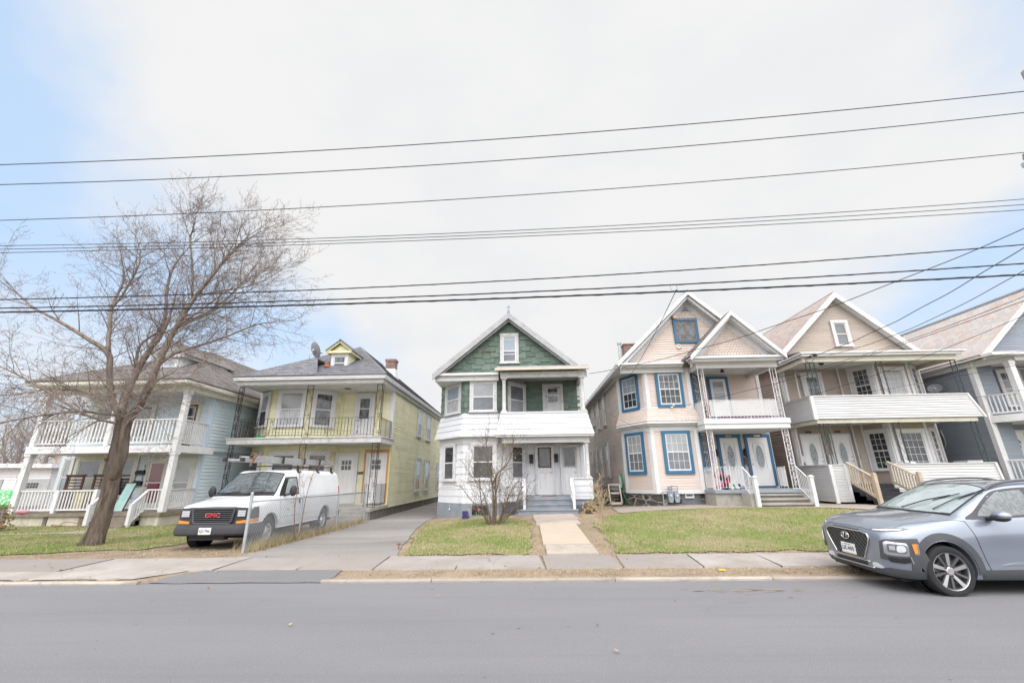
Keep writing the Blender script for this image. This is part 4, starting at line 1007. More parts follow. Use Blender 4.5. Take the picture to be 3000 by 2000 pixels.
    for k in range(3): b.box(-9.4, -6.85, 18.25+k*0.33, 19.3, -0.15+k*0.0, 0.14+k*0.13)
    b.build('porch_steps', M_conc, root)
    b = MB(); b.box(-6.98, -6.70, 18.9, 19.25, -0.1, 0.38); b.box(-6.98, -6.6, 18.86, 19.26, 0.38, 0.52); b.build('step_pier', M_conc, root)
    # eaves: soffit, fascia, hipped roof
    x0, x1, y0, y1, ze = -13.55, -6.44, 18.95, 34.4, 6.12
    b = MB(); b.box(x0+.1, x1-.1, y0+.1, y1-.1, 5.98, 6.02); b.build('soffit', M_soffit, root)
    b = MB(); b.box(x0+.12, x1-.12, y0+.14, y0+.20, 5.94, 6.14); b.box(x1-.20, x1-.14, y0+.2, y1-.1, 5.94, 6.14); b.box(x0+.14, x0+.2, y0+.2, y1-.1, 5.94, 6.14)
    b.box(x0-.02, x1+.02, y0-.04, y0+.14, 6.14, 6.22); b.box(x0-.04, x1+.04, y0-.06, y0+.14, 6.22, 6.30); b.box(x1-.14, x1+.02, y0+.14, y1, 6.14, 6.22); b.box(x1-.14, x1+.04, y0+.14, y1, 6.22, 6.30); b.box(x0-.04, x0+.14, y0+.14, y1, 6.14, 6.30); b.build('fascia', M_white, root)
    zr, xa, ya = 9.42, -10.1, 24.6; z0 = 6.31
    b = MB()
    roof_plane(b, [(x0-.05, y0-.08, z0), (x1+.05, y0-.08, z0), (xa, ya, zr)], 0.3, 0.15); roof_plane(b, [(x1+.05, y0-.08, z0), (x1+.05, y1, z0), (xa, 29, zr), (xa, ya, zr)], 0.4, 0.15); roof_plane(b, [(x0-.05, y1, z0), (x0-.05, y0-.08, z0), (xa, ya, zr), (xa, 29, zr)], 0.4, 0.15, False)
    roof_plane(b, [(x1, y1, z0), (x0, y1, z0), (xa, 29, zr)], tiles=False)
    b.tube([(x1+.05, y0-.08, z0+.02), (xa, ya, zr+.02)], 0.045, 5); b.tube([(xa, ya, zr+.02), (xa, 29, zr+.02)], 0.05, 5)
    b.build('roof', R_grey, root)
    b = MB(); ap = (-10.25, 19.95, 7.46)
    roof_plane(b, [(-13.35, y0-.08, z0+.02), (-9.62, y0-.08, z0+.02), ap], 0.3, 0.15); roof_plane(b, [(-9.62, y0-.08, z0+.02), (-9.62, 20.5, 7.15), (-10.25, 21.2, 7.46), ap], 0.3, 0.15); roof_plane(b, [(-13.35, 23.5, z0), (-13.35, y0-.08, z0+.02), ap, (-10.25, 21.2, 7.46)], 0.3, 0.15); b.build('bay_roof', R_grey, root)
    b = MB(); b.beam((-9.75, 20.0, 7.0), (-10.1, 20.7, 7.42), 0.22, 0.03); b.build('roof_patch', M_rust, root)
    # dormer
    dm = MB(); fr = wall_fr((-9.79, 20.5), (-8.93, 20.5)); dm.box(-9.79, -8.93, 20.5, 23, 6.7, 7.86); d_ = dm.build('dormer', M_yellow, root)
    window(root, fr, 0.0, 0.86, 6.93, 7.80, 0.0, 0.13, (M_white, M_white), (G_tree, G_tree))
    b = MB(); b.box(-10.0, -8.72, 20.28, 23.5, 7.80, 7.92); b.poly([(-9.86, 20.42, 7.90), (-8.86, 20.42, 7.90), (-9.36, 20.42, 8.32)]); rake(b, (-10.02, 7.92), (-9.36, 8.44), 0.10, 0.10, 20.36); rake(b, (-9.36, 8.44), (-8.70, 7.92), 0.10, 0.10, 20.36); b.build('dormer_pediment', M_yellowtrim, d_)
    b = MB(); b.poly([(-9.55, 20.405, 7.98), (-9.17, 20.405, 7.98), (-9.36, 20.405, 8.16)]); b.build('pediment_panel', M_white, d_)
    gable_roof(d_, -10.06, -8.66, -9.36, 7.92, 8.47, 20.22, 24, R_grey, name='dormer_roof', th=0.03)
    b = MB(); b.box(-8.76, -8.16, 25.7, 26.2, 7.6, 8.95); b.box(-8.80, -8.12, 25.66, 26.24, 8.80, 8.95); b.build('chimney', M_brick, root)
    b = MB(); b.hexa([(-8.86, 25.6, 7.55), (-8.0, 25.6, 7.55), (-8.0, 26.3, 7.55), (-8.86, 26.3, 7.55), (-8.78, 25.68, 8.32), (-8.14, 25.68, 8.32), (-8.14, 26.22, 8.32), (-8.78, 26.22, 8.32)]); b.build('chimney_flashing', M_white, root)
    b = MB(); b.box(-13.0, -12.4, 25, 25.6, 7.0, 8.55); b.build('chimney', M_brick, root)
    # iron posts, two floors
    for z0, z1 in ((3.545, 5.95), (0.52, 3.27)):
        if z0 > 1 or True:
            iron_post(root, [(-13.52, 19.62), (-13.52, 19.40), (-13.30, 19.40)], z0, z1, M_iron)
            iron_post(root, [(-10.24, 19.40), (-9.96, 19.40)], z0, z1, M_iron)
            iron_post(root, [(-6.92, 19.40), (-6.68, 19.40), (-6.68, 19.62)], z0, z1, M_iron)
    iron_rail(root, (-13.3, 19.40, 3.55), (-10.24, 19.40, 3.55), 0.86, M_iron, 0.15, scrolls=(0.5,)); iron_rail(root, (-9.96, 19.40, 3.55), (-6.92, 19.40, 3.55), 0.86, M_iron, 0.15, scrolls=(0.28, 0.76))
    iron_rail(root, (-6.68, 19.62, 3.55), (-6.68, 21.25, 3.55), 0.86, M_iron, 0.12); iron_rail(root, (-13.52, 19.62, 3.55), (-13.52, 21.2, 3.55), 0.86, M_iron, 0.12, scrolls=(0.5,))
    iron_rail(root, (-6.68, 19.62, 0.52), (-6.68, 21.0, 0.52), 0.95, M_iron, 0.12); iron_rail(root, (-7.10, 19.40, 0.52), (-6.95, 19.40, 0.52), 0.95, M_iron, 0.08)
    b = MB(); b.box(-8.9, -8.62, 20.3, 20.5, 5.955, 5.985); b.build('porch_light', M_black, root)
    return root
yellow_house()

# ---- pink house
def pink_house():
    root = thing('house', (7.6, 18.5, 0.5), 'pink clapboard house with bright blue window frames and twin white gables', 'house', 'two-family houses along the street')
    bay = [(4.50, 20.3), (5.38, 18.70), (7.34, 18.70), (8.30, 20.1)]; rec = [(8.30, 20.1), (11.12, 20.1)]
    b = MB(); core(b, [(4.52, 20.32), (5.39, 18.73), (7.33, 18.73), (8.29, 20.12), (11.10, 20.12), (11.10, 33), (4.52, 33)], 1.0, 6.3); b.build('inner_wall', M_soffit, root)
    # rubble stone foundation
    s = NT('rubble_stone')
    v = s.N.new('ShaderNodeTexVoronoi'); v.feature = 'DISTANCE_TO_EDGE'; v.inputs['Scale'].default_value = 2.6
    mp = s.N.new('ShaderNodeMapping'); mp.inputs[3].default_value = (0.62, 0.62, 1.35); s.L.new(s.tc.outputs['Object'], mp.inputs[0]); s.L.new(mp.outputs[0], v.inputs['Vector'])
    x = s.mix(s.ramp(s.noise(2.2, 6), .35, .65), (0.04, 0.038, 0.036), (0.15, 0.14, 0.13)); x = s.mix(s.ramp(s.noise(9, 6, .7), .5, .66, 0, .5), x, (0.05, 0.05, 0.05))
    x = s.mix(s.ramp(v.outputs['Distance'], 0.02, 0.075, 1, 0), x, (0.34, 0.31, 0.26)); s.col(x); s.bump(s.math('ADD', s.ramp(v.outputs['Distance'], 0, .12), s.noise(14, 6)), 0.8, 0.04); M_stone = s.fin(0.9, 0.2)
    b = MB(); core(b, [(4.50, 20.35), (5.40, 18.80), (7.33, 18.80), (8.28, 20.15), (11.1, 20.15), (11.1, 33), (4.50, 33)], 0.1, 1.02); b.build('foundation', M_stone, root)
    b = MB(); fr = wall_fr((5.4, 18.8), (7.33, 18.8)); b.fbox(fr, 0.98, 1.76, 0.53, 1.0, -0.01, 0.015)
    for k in range(5): b.fbox(fr, 0.98+k*0.19, 0.995+k*0.19, 0.53, 1.0, 0.0, 0.022)
    for k in range(3): b.fbox(fr, 0.98, 1.76, 0.53+k*0.18, 0.545+k*0.18, 0.0, 0.021)
    b.build('glass_block', G_mid, root)
    window(root, fr, 1.12, 1.48, 0.79, 0.98, 0.015, 0.03, (M_white, M_white), (G_mid, None), sill=False, single=True, cw=0.02)
    b = MB(); walls(b, bay, 1.06, 3.55, clap, e=0.105, lap=0.016); walls(b, bay, 4.50, 6.12, clap, e=0.105, lap=0.016); walls(b, rec, 1.1, 3.5, clap, e=0.105, lap=0.014); walls(b, rec, 3.9, 6.2, clap, e=0.105, lap=0.014); b.build('front_wall', M_pink, root)
    b = MB(); walls(b, [(4.50, 33), (4.50, 20.32)], 1.06, 6.35, clap, e=0.125, lap=0.02, split=3.0); walls(b, [(11.12, 20.1), (11.12, 33)], 1.06, 6.35, clap, e=0.125, lap=0.02); b.build('side_wall', M_pinkside, root)
    b = MB(); ribbon(b, bay, 0.96, 1.10, 0.0, 0.035); ribbon(b, bay, 3.50, 3.74, 0.0, 0.03); ribbon(b, bay, 4.46, 4.54, 0.0, 0.035); ribbon(b, bay, 6.08, 6.30, 0.0, 0.03); ribbon(b, [(4.5, 33), (4.5, 20.3)], 0.98, 1.10, 0, 0.03); b.build('band_trim', M_white, root)
    b = MB()
    for z0, z1 in ((1.10, 3.50), (4.54, 6.08)):
        ribbon(b, [(4.50, 20.45), (4.50, 20.3), (4.56, 20.19)], z0, z1, 0.0, 0.03); ribbon(b, [(5.30, 18.84), (5.38, 18.70), (5.52, 18.70)], z0, z1, 0.0, 0.03); ribbon(b, [(7.20, 18.70), (7.34, 18.70), (7.42, 18.82)], z0, z1, 0.0, 0.03); b.box(11.0, 11.15, 20.06, 20.1, z0, z1+0.1)
    b.build('corner_trim', M_white, root)
    # scalloped skirt
    b = MB(); top = offset_line(bay, 0.02); bot = offset_line(bay, 0.28); z0, z1 = 3.90, 4.50
    for i in range(3):
        P, Q, S, T = Vector((*bot[i], z0)), Vector((*bot[i+1], z0)), Vector((*top[i+1], z1)), Vector((*top[i], z1))
        fr, poly = plane_fr([P, Q, S, T]); shingles(b, fr, poly, 0.125, 0.115, 'scallop', 0, 0.01, 0.006); fr_ = fr; b.poly([P, Q, S, T]); b.poly([P, (*top[i], z0), (*top[i+1], z0), Q])
    b.build('scalloped_skirt', M_scallop, root)
    b = MB(); ribbon(b, bay, 3.80, 3.885, 0.02, 0.30); ribbon(b, bay, 3.72, 3.80, 0.0, 0.16); b.build('skirt_moulding', M_white, root)
    B = (M_bluecasing, M_white); frL, frM, frR = wall_fr(bay[0], bay[1]), wall_fr(bay[1], bay[2]), wall_fr(bay[2], bay[3])
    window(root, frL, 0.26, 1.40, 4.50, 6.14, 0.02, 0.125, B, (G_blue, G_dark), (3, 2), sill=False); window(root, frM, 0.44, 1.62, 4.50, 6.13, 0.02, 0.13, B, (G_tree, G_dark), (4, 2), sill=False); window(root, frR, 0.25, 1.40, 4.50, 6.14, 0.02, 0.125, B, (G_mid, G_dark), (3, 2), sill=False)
    window(root, frL, 0.26, 1.40, 1.74, 3.53, 0.02, 0.125, B, (G_pale, G_mid), (3, 2), sill=False); window(root, frM, 0.44, 1.64, 1.74, 3.51, 0.02, 0.13, B, (G_pale, G_mid), (4, 2), sill=False); window(root, frR, 0.25, 1.40, 1.74, 3.53, 0.02, 0.125, B, (G_mid, G_dark), (3, 2), sill=False)
    frD = wall_fr((8.30, 20.1), (11.12, 20.1))
    door(root, frD, 0.40, 1.36, 3.9, 6.14, 0.02, 0.11, M_bluecasing, M_door, 'half', G_pale, -1)
    for s0, s1, n in ((0.42, 1.48, '2414'), (1.66, 2.80, '2416')):
        dr = door(root, frD, s0, s1, 1.18, 3.43, 0.02, 0.12, M_bluecasing, M_door, 'oval', G_leaded, -1, head=0.15)
        fx = MB(); a0, a1 = s0+.12, s1-.12; w = a1-a0; 
        for q in ((a0+w*.22, a0+w*.25, 1.98, 3.02), (a1-w*.25, a1-w*.22, 1.98, 3.02), (a0+w*.22, a1-w*.22, 1.95, 1.98), (a0+w*.22, a1-w*.22, 3.02, 3.05)): fx.fbox(frD, *q, 0.05, 0.075)
        fx.build('storm_frame', M_white, dr)
        numbers(root, n, 0.13, frD, (s0+s1)/2, 3.355, 0.092, M_brass)
    for s in (0.30, 1.57):
        b = MB(); c = frD.P(s, 2.62, 0.10); b.lathe(c, (0, 0, 1), [(0.03, -0.16), (0.06, -0.12), (0.075, 0.02), (0.05, 0.08), (0.085, 0.09), (0.03, 0.16), (0.01, 0.2)], 8); b.beam(frD.P(s, 2.66, 0.0), frD.P(s, 2.66, 0.1), 0.03, 0.03); b.build('wall_lantern', M_black, root)
    side_windows(root, 4.50, -1, [(23.75, 24.5, 4.4, 6.15), (25.7, 26.4, 4.4, 6.1), (27.6, 28.25, 4.8, 6.1), (29.6, 30.2, 5.0, 6.0), (23.6, 24.4, 1.66, 3.42), (25.65, 26.35, 1.64, 3.36), (27.5, 28.15, 2.05, 3.3), (29.3, 30.05, 1.76, 3.3)], (M_oldwhite, M_white), (G_blue, G_dark))
    # main gable
    xa, za = 7.62, 9.30; fr = wall_fr((4.2, 18.72), (11.1, 18.72))
    b = MB(); b.m = 0; poly = [(0.35, 6.5), (6.55, 6.5), (xa-4.2, za)]
    clap(b, fr, clip_poly(ccw(poly), [(0, 6), (7, 6), (7, 8.66), (0, 8.66)]), 0.115, 0.016); b.m = 1; shingles(b, fr, clip_poly(ccw(poly), [(0, 8.66), (7, 8.66), (7, 8.98), (0, 8.98)]), 0.125, 0.115, 'scallop', 0, 0.01); b.m = 0; b.poly([fr.P(0, 6.3, -.01), fr.P(6.9, 6.3, -.01), fr.P(xa-4.2, za+.2, -.01)]); b.build('gable_wall', [M_pink, M_scallop], root)
    b = MB()
    for k in range(4):
        z = 9.0+k*0.075; h = (za-z)*0.98*1.08; b.beam((xa-h, 18.69, z), (xa+h, 18.69, z+0.0), 0.05, 0.022)
    b.poly([(xa-.36, 18.715, 8.98), (xa+.36, 18.715, 8.98), (xa, 18.715, 9.31)]); b.build('louvre_vent', M_greymetal, root)
    gl = MB()
    window(root, fr, 2.74, 3.86, 7.44, 8.60, 0.02, 0.10, (M_bluecasing, mat('brown_sash_paint', (0.16, 0.125, 0.11), 0.5, 0.1)), (G_tree, None), single=True, vsplit=True, sill=False)
    b = MB(); b.lathe((7.09, 18.70, 7.28), (0, -1, 0), [(0.06, 0.0), (0.06, 0.04), (0.085, 0.045), (0.115, 0.03), (0.12, 0.0)], 18, False); b.lathe((7.09, 18.695, 7.28), (0, -1, 0), [(0.065, 0), (0.065, 0.01)], 14); b.build('round_vent', M_cream, root)
    b = MB(); b.box(6.98, 7.14, 18.60, 18.71, 8.64, 8.78); b.build('junction_box', M_white, root); b = MB(); b.box(6.93, 6.98, 18.58, 18.72, 8.60, 8.80); b.box(6.93, 7.14, 18.58, 18.72, 8.59, 8.64); b.build('junction_box', M_newwood, root)
    gable_roof(root, 4.10, 11.12, xa, 6.42, 9.80, 18.15, 33.3, R_dark, (False, False), th=0.09)
    b = MB(); s = (9.72-6.36)/(xa-4.12)
    for sg, xe in ((-1, 4.12), (1, 11.12)):
        rake(b, (xe, 6.46), (xa, 9.82), 0.22, 0.06, 18.18); rake(b, (xe-sg*0.12, 6.22+0.05), (xa, 9.58), 0.12, 0.06, 18.32)
        # broad sloping soffit up to the wall and frieze board on it
        b.poly([(xe, 18.2, 6.24), (xa, 18.2, 9.58), (xa, 18.72, 9.58), (xe, 18.72, 6.24)]); rake(b, (xe-sg*0.2, 6.42), (xa, 9.60), 0.42, 0.03, 18.72)
    b.build('rake_board', M_white, root)
    b = MB(); b.box(4.14, 7.02, 18.30, 18.72, 6.26, 6.34); b.box(4.06, 7.02, 18.16, 18.72, 6.34, 6.42); b.box(4.3, 7.1, 18.56, 18.72, 6.05, 6.26); b.hexa([(4.3, 18.3, 6.42), (7.1, 18.3, 6.42), (7.1, 18.75, 6.42), (4.3, 18.75, 6.42), (4.4, 18.6, 6.56), (7.1, 18.6, 6.56), (7.1, 18.75, 6.62), (4.4, 18.75, 6.62)])
    b.poly([(4.2, 18.56, 6.255), (5.4, 18.56, 6.255), (5.4, 18.75, 6.25), (4.45, 20.4, 6.25), (4.2, 20.4, 6.25)][::-1])
    b.box(4.08, 4.2, 18.3, 33.3, 6.22, 6.42); b.box(4.2, 4.5, 20.3, 33.2, 6.30, 6.34); b.box(4.38, 4.47, 20.32, 33, 6.10, 6.34); b.build('cornice', M_white, root)
    # porch gable
    xp, zp = 8.98, 8.42
    b = MB(); fr = wall_fr((7.4, 17.9), (10.8, 17.9)); shingles(b, fr, [(0.42, 6.62), (2.92, 6.62), (xp-7.4+.08, 7.98)], 0.125, 0.115, 'scallop', 0, 0.01); b.poly([fr.P(0, 6.5, -.01), fr.P(3.4, 6.5, -.01), fr.P(xp-7.4, 8.2, -.01)]); b.build('porch_gable', M_scallop, root)
    b = MB(); roof_plane(b, [(6.96, 17.34, 6.44), (6.96, 20.5, 6.44), (xp, 20.5, zp), (xp, 17.34, zp)], 0.26, 0.15, True, 0.07); roof_plane(b, [(11.0, 20.5, 6.44), (11.0, 17.34, 6.44), (xp, 17.34, zp), (xp, 20.5, zp)], 0.26, 0.15, True, 0.07); b.build('porch_roof', R_dark, root)
    b = MB()
    for sg, xe in ((-1, 7.0), (1, 10.96)):
        rake(b, (xe, 6.46), (xp, 8.44), 0.20, 0.06, 17.36); rake(b, (xe-sg*0.1, 6.38), (xp, 8.24), 0.10, 0.06, 17.5); b.poly([(xe, 17.38, 6.30), (xp, 17.38, 8.24), (xp, 17.9, 8.24), (xe, 17.9, 6.30)]); rake(b, (xe-sg*0.15, 6.42), (xp, 8.24), 0.34, 0.03, 17.9)
    b.box(7.0, 10.96, 17.40, 17.9, 6.36, 6.44); b.box(7.08, 10.88, 17.52, 17.9, 6.26, 6.36); b.hexa([(7.05, 17.40, 6.44), (10.9, 17.40, 6.44), (10.9, 17.9, 6.44), (7.05, 17.9, 6.44), (7.05, 17.5, 6.46), (10.9, 17.5, 6.46), (10.9, 17.9, 6.62), (7.05, 17.9, 6.62)])
    b.box(7.38, 10.80, 17.86, 18.02, 6.04, 6.26); b.box(10.62, 10.80, 18.02, 20.08, 6.04, 6.26); b.box(7.38, 7.52, 18.02, 18.7, 6.04, 6.26); b.box(10.8, 10.96, 17.6, 20.1, 6.26, 6.42); b.build('porch_beam', M_white, root)
    b = MB(); b.box(7.4, 10.8, 18.0, 20.1, 6.24, 6.28); b.box(7.4, 10.8, 18.0, 20.1, 3.44, 3.47); b.build('porch_ceiling', M_soffit, root)
    # balcony and ground porch
    b = MB(); b.box(7.36, 10.80, 17.80, 20.08, 3.47, 3.66); b.box(7.33, 10.83, 17.76, 20.08, 3.67, 3.87); b.build('balcony_floor', M_white, root)
    b = MB(); b.box(7.30, 11.05, 17.62, 20.1, 1.00, 1.115); b.build('porch_floor', M_stucco, root)
    b = MB(); b.box(7.34, 11.0, 17.72, 20.1, 0.2, 1.0); b.build('porch_base', M_conc, root)
    b = MB()
    for k in range(3): b.m = 1; b.box(8.55, 10.55, 16.89+k*0.30, 17.72, 0.3, 0.60+k*0.15); b.m = 0; b.box(8.52, 10.58, 16.84+k*0.30, 17.72, 0.602+k*0.15, 0.66+k*0.15)
    b.box(8.30, 8.50, 17.0, 17.72, 0.3, 0.99); b.build('porch_steps', [M_conc, M_riser], root)
    for z0, z1 in ((3.87, 6.06), (1.12, 3.46)):
        iron_post(root, [(7.44, 17.92), (7.66, 17.92), (7.66, 18.12)], z0, z1, M_whiteiron, 0.012, 'diamond', 0.55); iron_post(root, [(10.48, 17.92), (10.72, 17.92), (10.72, 18.14)], z0, z1, M_whiteiron, 0.012, 'diamond', 0.55)
    # balcony rail with lattice panels
    iron_rail(root, (7.66, 17.92, 3.87), (10.48, 17.92, 3.87), 0.80, M_whiteiron, 0.14, low=0.05); iron_rail(root, (7.46, 17.92, 3.87), (7.46, 18.75, 3.87), 0.80, M_whiteiron, 0.14, low=0.05); iron_rail(root, (10.72, 18.1, 3.87), (10.72, 20.0, 3.87), 0.8, M_whiteiron, 0.14, low=0.05)
    def lattice(p, q, z0, z1):
        fr = wall_fr(p, q); L = dist(p, q); H = z1-z0; b = MB(); st = 0.10
        for sg, dd in ((1, 0.030), (-1, 0.036)):
            k = -int(H/st)-1
            while k*st < L+H:
                a0 = k*st if sg > 0 else k*st
                A = (a0, z0); Bq = (a0+H*sg, z1)
                lo, hi = 0.0, 1.0
                for lim in (0, L):
                    f = (lim-A[0])/(Bq[0]-A[0])
                    if (lim == 0) == (sg > 0): lo = max(lo, f)
                    else: hi = min(hi, f)
                if hi-lo > 0.04: b.beam(fr.P(A[0]+H*sg*lo, z0+H*lo, dd), fr.P(A[0]+H*sg*hi, z0+H*hi, dd), 0.032, 0.006, fr.n)
                k += 1
        b.build('lattice_panel', M_white, root)
    x = 7.70
    for L in (0.86, 0.80, 0.94, 0.20): lattice((x, 17.92), (x+L, 17.92), 3.98, 4.64+random.uniform(-.02, .02)); x += L-0.005
    lattice((7.46, 18.7), (7.46, 17.95), 3.92, 4.62)
    iron_rail(root, (7.44, 17.92, 1.12), (8.58, 17.92, 1.12), 0.86, M_whiteiron, 0.115); iron_rail(root, (7.44, 18.7, 1.12), (7.44, 17.92, 1.12), 0.86, M_whiteiron, 0.115)
    iron_rail(root, (10.44, 17.92, 1.12), (10.44, 18.6, 1.12), 0.86, M_whiteiron, 0.1) if False else None
    iron_rail(root, (10.62, 18.5, 1.12), (11.1, 19.9, 1.12), 0.86, M_whiteiron, 0.115, scrolls=(0.45,))
    for x in (8.50, 10.56):
        iron_rail(root, (x, 17.66, 1.10), (x, 16.98, 0.62), 0.88, M_whiteiron, 0.115, name='step_rail'); b = MB(); b.box(x-.065, x+.065, 16.80, 16.93, 0.45, 1.56); b.box(x-.09, x+.09, 16.775, 16.955, 1.56, 1.60); b.box(x-.06, x+.06, 16.81, 16.92, 1.60, 1.64); b.build('newel_post', M_white, root)
    b = MB(); b.box(5.9, 6.6, 24, 24.6, 8.0, 9.12); b.box(5.86, 6.64, 23.96, 24.64, 9.04, 9.12); b.build('chimney', M_brick, root)
    b = MB(); b.tube([(5.55, 23.6, 7.4), (5.55, 23.6, 8.95)], 0.09, 10); b.lathe((5.55, 23.6, 8.95), (0, 0, 1), [(0.13, 0), (0.13, 0.12), (0.05, 0.16)], 10); b.build('flue_pipe', M_steel, root)
    # gas meters
    for x in (5.86, 6.11):
        b = MB(); b.box(x-.10, x+.10, 18.48, 18.64, 0.78, 1.0); b.hexa([(x-.07, 18.49, 0.64), (x+.07, 18.49, 0.64), (x+.07, 18.63, 0.64), (x-.07, 18.63, 0.64), (x-.10, 18.48, 0.78), (x+.10, 18.48, 0.78), (x+.10, 18.64, 0.78), (x-.10, 18.64, 0.78)]); b.lathe((x, 18.48, 0.9), (0, -1, 0), [(0.06, 0), (0.06, 0.03), (0.03, 0.03)], 12)
        mtr = b.build('gas_meter', M_greymetal, root); f = MB(); f.box(x-.035, x+.035, 18.44, 18.475, 0.88, 0.93); f.build('dial', M_white, mtr)
    b = MB(); b.tube([(5.56, 18.55, 0.45), (5.56, 18.55, 1.06), (6.14, 18.55, 1.06)], 0.028, 6); b.tube([(5.8, 18.55, 1.06), (5.8, 18.55, 1.24), (5.94, 18.55, 1.24), (5.94, 18.55, 1.06)], 0.026, 6); b.tube([(5.94, 18.55, 1.2), (5.94, 18.55, 1.27), (6.17, 18.55, 1.27), (6.17, 18.55, 1.0)], 0.024, 6); b.ball((5.52, 18.55, 0.98), 0.05); b.ball((5.87, 18.55, 1.17), 0.06); b.tube([(5.86, 18.55, 1.06), (5.86, 18.55, 0.98)], 0.03, 6); b.build('gas_pipe', M_greymetal, root)
    b = MB(); b.tube([(6.32, 18.66, 4.45), (6.36, 18.5, 4.52), (6.36, 18.42, 4.50)], 0.02, 5); b.ball((6.34, 18.44, 4.47), 0.05); b.ball((6.42, 18.44, 4.56), 0.05); b.build('flood_light', M_cream, root)
    b = MB(); b.lathe((9.0, 19.0, 6.24), (0, 0, -1), [(0.07, 0), (0.05, 0.05), (0.1, 0.09), (0.08, 0.14)], 10); b.build('porch_light', M_black, root)
    return root
pink_house()

# ---- tan house
def tan_house():
    root = thing('house', (15.5, 18.2, 0.6), 'tan vinyl house with long white balcony parapet, slate roof and raw wood stair rails', 'house', 'two-family houses along the street')
    XL, XR, YW = 12.36, 18.85, 20.3
    lb = [(XL, YW), (15.95-0.5, YW), (16.0, 19.35), (17.52, 19.35), (18.85, YW)]
    lb = [(XL, YW), (15.30+1.05, YW)]; bay = [(16.35, YW), (16.42, 19.6), (16.45, 19.35), (17.48, 19.35), (18.85, YW)]
    bay = [(15.55, YW), (15.95, 19.35), (17.50, 19.35), (18.85, YW)]; rec = [(XL, YW), (15.55, YW)]
    b = MB(); core(b, [(XL+.02, YW+.02), (15.56, YW+.02), (15.97, 19.38), (17.48, 19.38), (XR-.02, YW+.02), (XR-.02, 33), (XL+.02, 33)], 0.3, 7.1); b.build('inner_wall', M_soffit, root)
    b = MB()
    for z0, z1 in ((1.2, 3.95), (3.95, 6.75)): walls(b, rec, z0, z1, clap, e=0.115, lap=0.015); walls(b, bay, z0, z1, clap, e=0.115, lap=0.015)
    b.build('front_wall', M_tan, root)
    b = MB(); walls(b, [(XL, 33), (XL, YW)], 0.6, 7.0, clap, e=0.14, lap=0.024); walls(b, [(XR, YW), (XR, 33)], 0.6, 7.0, clap, e=0.14, lap=0.024); b.build('side_wall', M_brown, root)
    fr = wall_fr((XL-.1, 20.28), (XR+.2, 20.28)); xa = 15.62; b = MB(); clap(b, fr, [(0.25, 7.0), (6.55, 7.0), (xa-XL+.1, 10.05)], 0.115, 0.015); b.poly([fr.P(0, 6.6, -.01), fr.P(6.7, 6.6, -.01), fr.P(xa-XL+.1, 10.15, -.01)]); b.build('gable_wall', M_tan, root)
    b = MB()
    for z0, z1 in ((1.2, 3.9), (4.6, 6.6)):
        b.box(XL-.03, XL+.14, YW-.035, YW, z0, z1); b.box(XL-.03, XL, YW, YW+.13, z0, z1)
        b.box(15.43, 15.53, YW-.05, YW-.0, z0, z1); ribbon(b, [(15.86, 19.55), (15.95, 19.35), (16.03, 19.35)], z0, z1, 0, 0.03); ribbon(b, [(17.42, 19.35), (17.50, 19.35), (17.62, 19.44)], z0, z1, 0, 0.03); ribbon(b, [(18.7, 20.19), (18.85, YW), (18.85, YW+.15)], z0, z1, 0, 0.03)
    b.tube([(14.98, 20.2, 1.25), (14.98, 20.2, 3.8)], 0.035, 6); b.tube([(14.98, 20.2, 4.7), (14.98, 20.2, 6.6)], 0.03, 6); b.tube([(XL+.02, 20.12, 1.3), (XL+.02, 20.12, 6.5), (XL-.1, 19.9, 6.62)], 0.05, 6); b.build('corner_trim', M_white, root)
    W = (M_white, M_white); frD = wall_fr((XL, YW), (15.55, YW)); frL, frM, frR = wall_fr(bay[0], bay[1]), wall_fr(bay[1], bay[2]), wall_fr(bay[2], bay[3])
    wn = wall_fr((15.55, YW), (15.95, 19.35))
    window(root, fr, 15.25-XL+.1, 16.08-XL+.1, 7.60, 8.92, 0.02, 0.13, (M_white, M_cream), (G_mid, G_mid))
    # ground floor
    window(root, frM, 0.16, 1.40, 1.75, 3.50, 0.02, 0.14, W, (G_dark, None), (4, 5), single=True); window(root, frR, 0.18, 0.95, 1.75, 3.55, 0.02, 0.10, W, (G_dark, G_dark), (2, 3))
    # window on the left cheek of the bay, its wall seen nearly square on from the street
    window(root, frL, 0.02, 1.00, 1.80, 3.55, 0.02, 0.15, W, (G_dark, G_dark), (3, 3)); window(root, frL, 0.02, 1.00, 4.75, 6.45, 0.02, 0.15, W, (G_tree, G_dark), (3, 3))
    window(root, frM, 0.16, 1.34, 4.75, 6.30, 0.02, 0.14, W, (G_pale, None), (4, 5), single=True); window(root, frR, 0.18, 0.95, 4.75, 6.40, 0.02, 0.10, W, (G_dark, G_dark), (2, 3))
    for s0, n in ((0.22, '2418'), (1.54, '2420')):
        door(root, frD, s0, s0+0.94, 1.26, 3.42, 0.02, 0.07, M_white, M_door, 'oval', G_leaded, 1, kmat=M_steel if n == '2418' else M_brass); numbers(root, n, 0.14, frD, s0+0.45, 3.50, 0.02, M_black)
    door(root, frD, 0.86, 1.86, 4.1, 6.32, 0.02, 0.13, M_white, M_door, 'half', G_mid, 1); b = MB(); fr2 = wall_fr((XL+.30, YW-.55), (XL+.86, YW-.02)); 
    for q in ((0, 0.07, 4.4, 6.25), (0.0, 0.75, 6.18, 6.25)): b.fbox(fr2, *q, 0, 0.04)
    b.build('storm_door', M_white, root)
    b = MB(); b.fbox(frD, 2.66, 2.73, 2.30, 2.46, 0.015, 0.04); b.build('doorbell', M_black, root)
    # eaves of the porch and flat roof
    b = MB(); P = [(11.98, 17.98), (18.72, 17.98)]
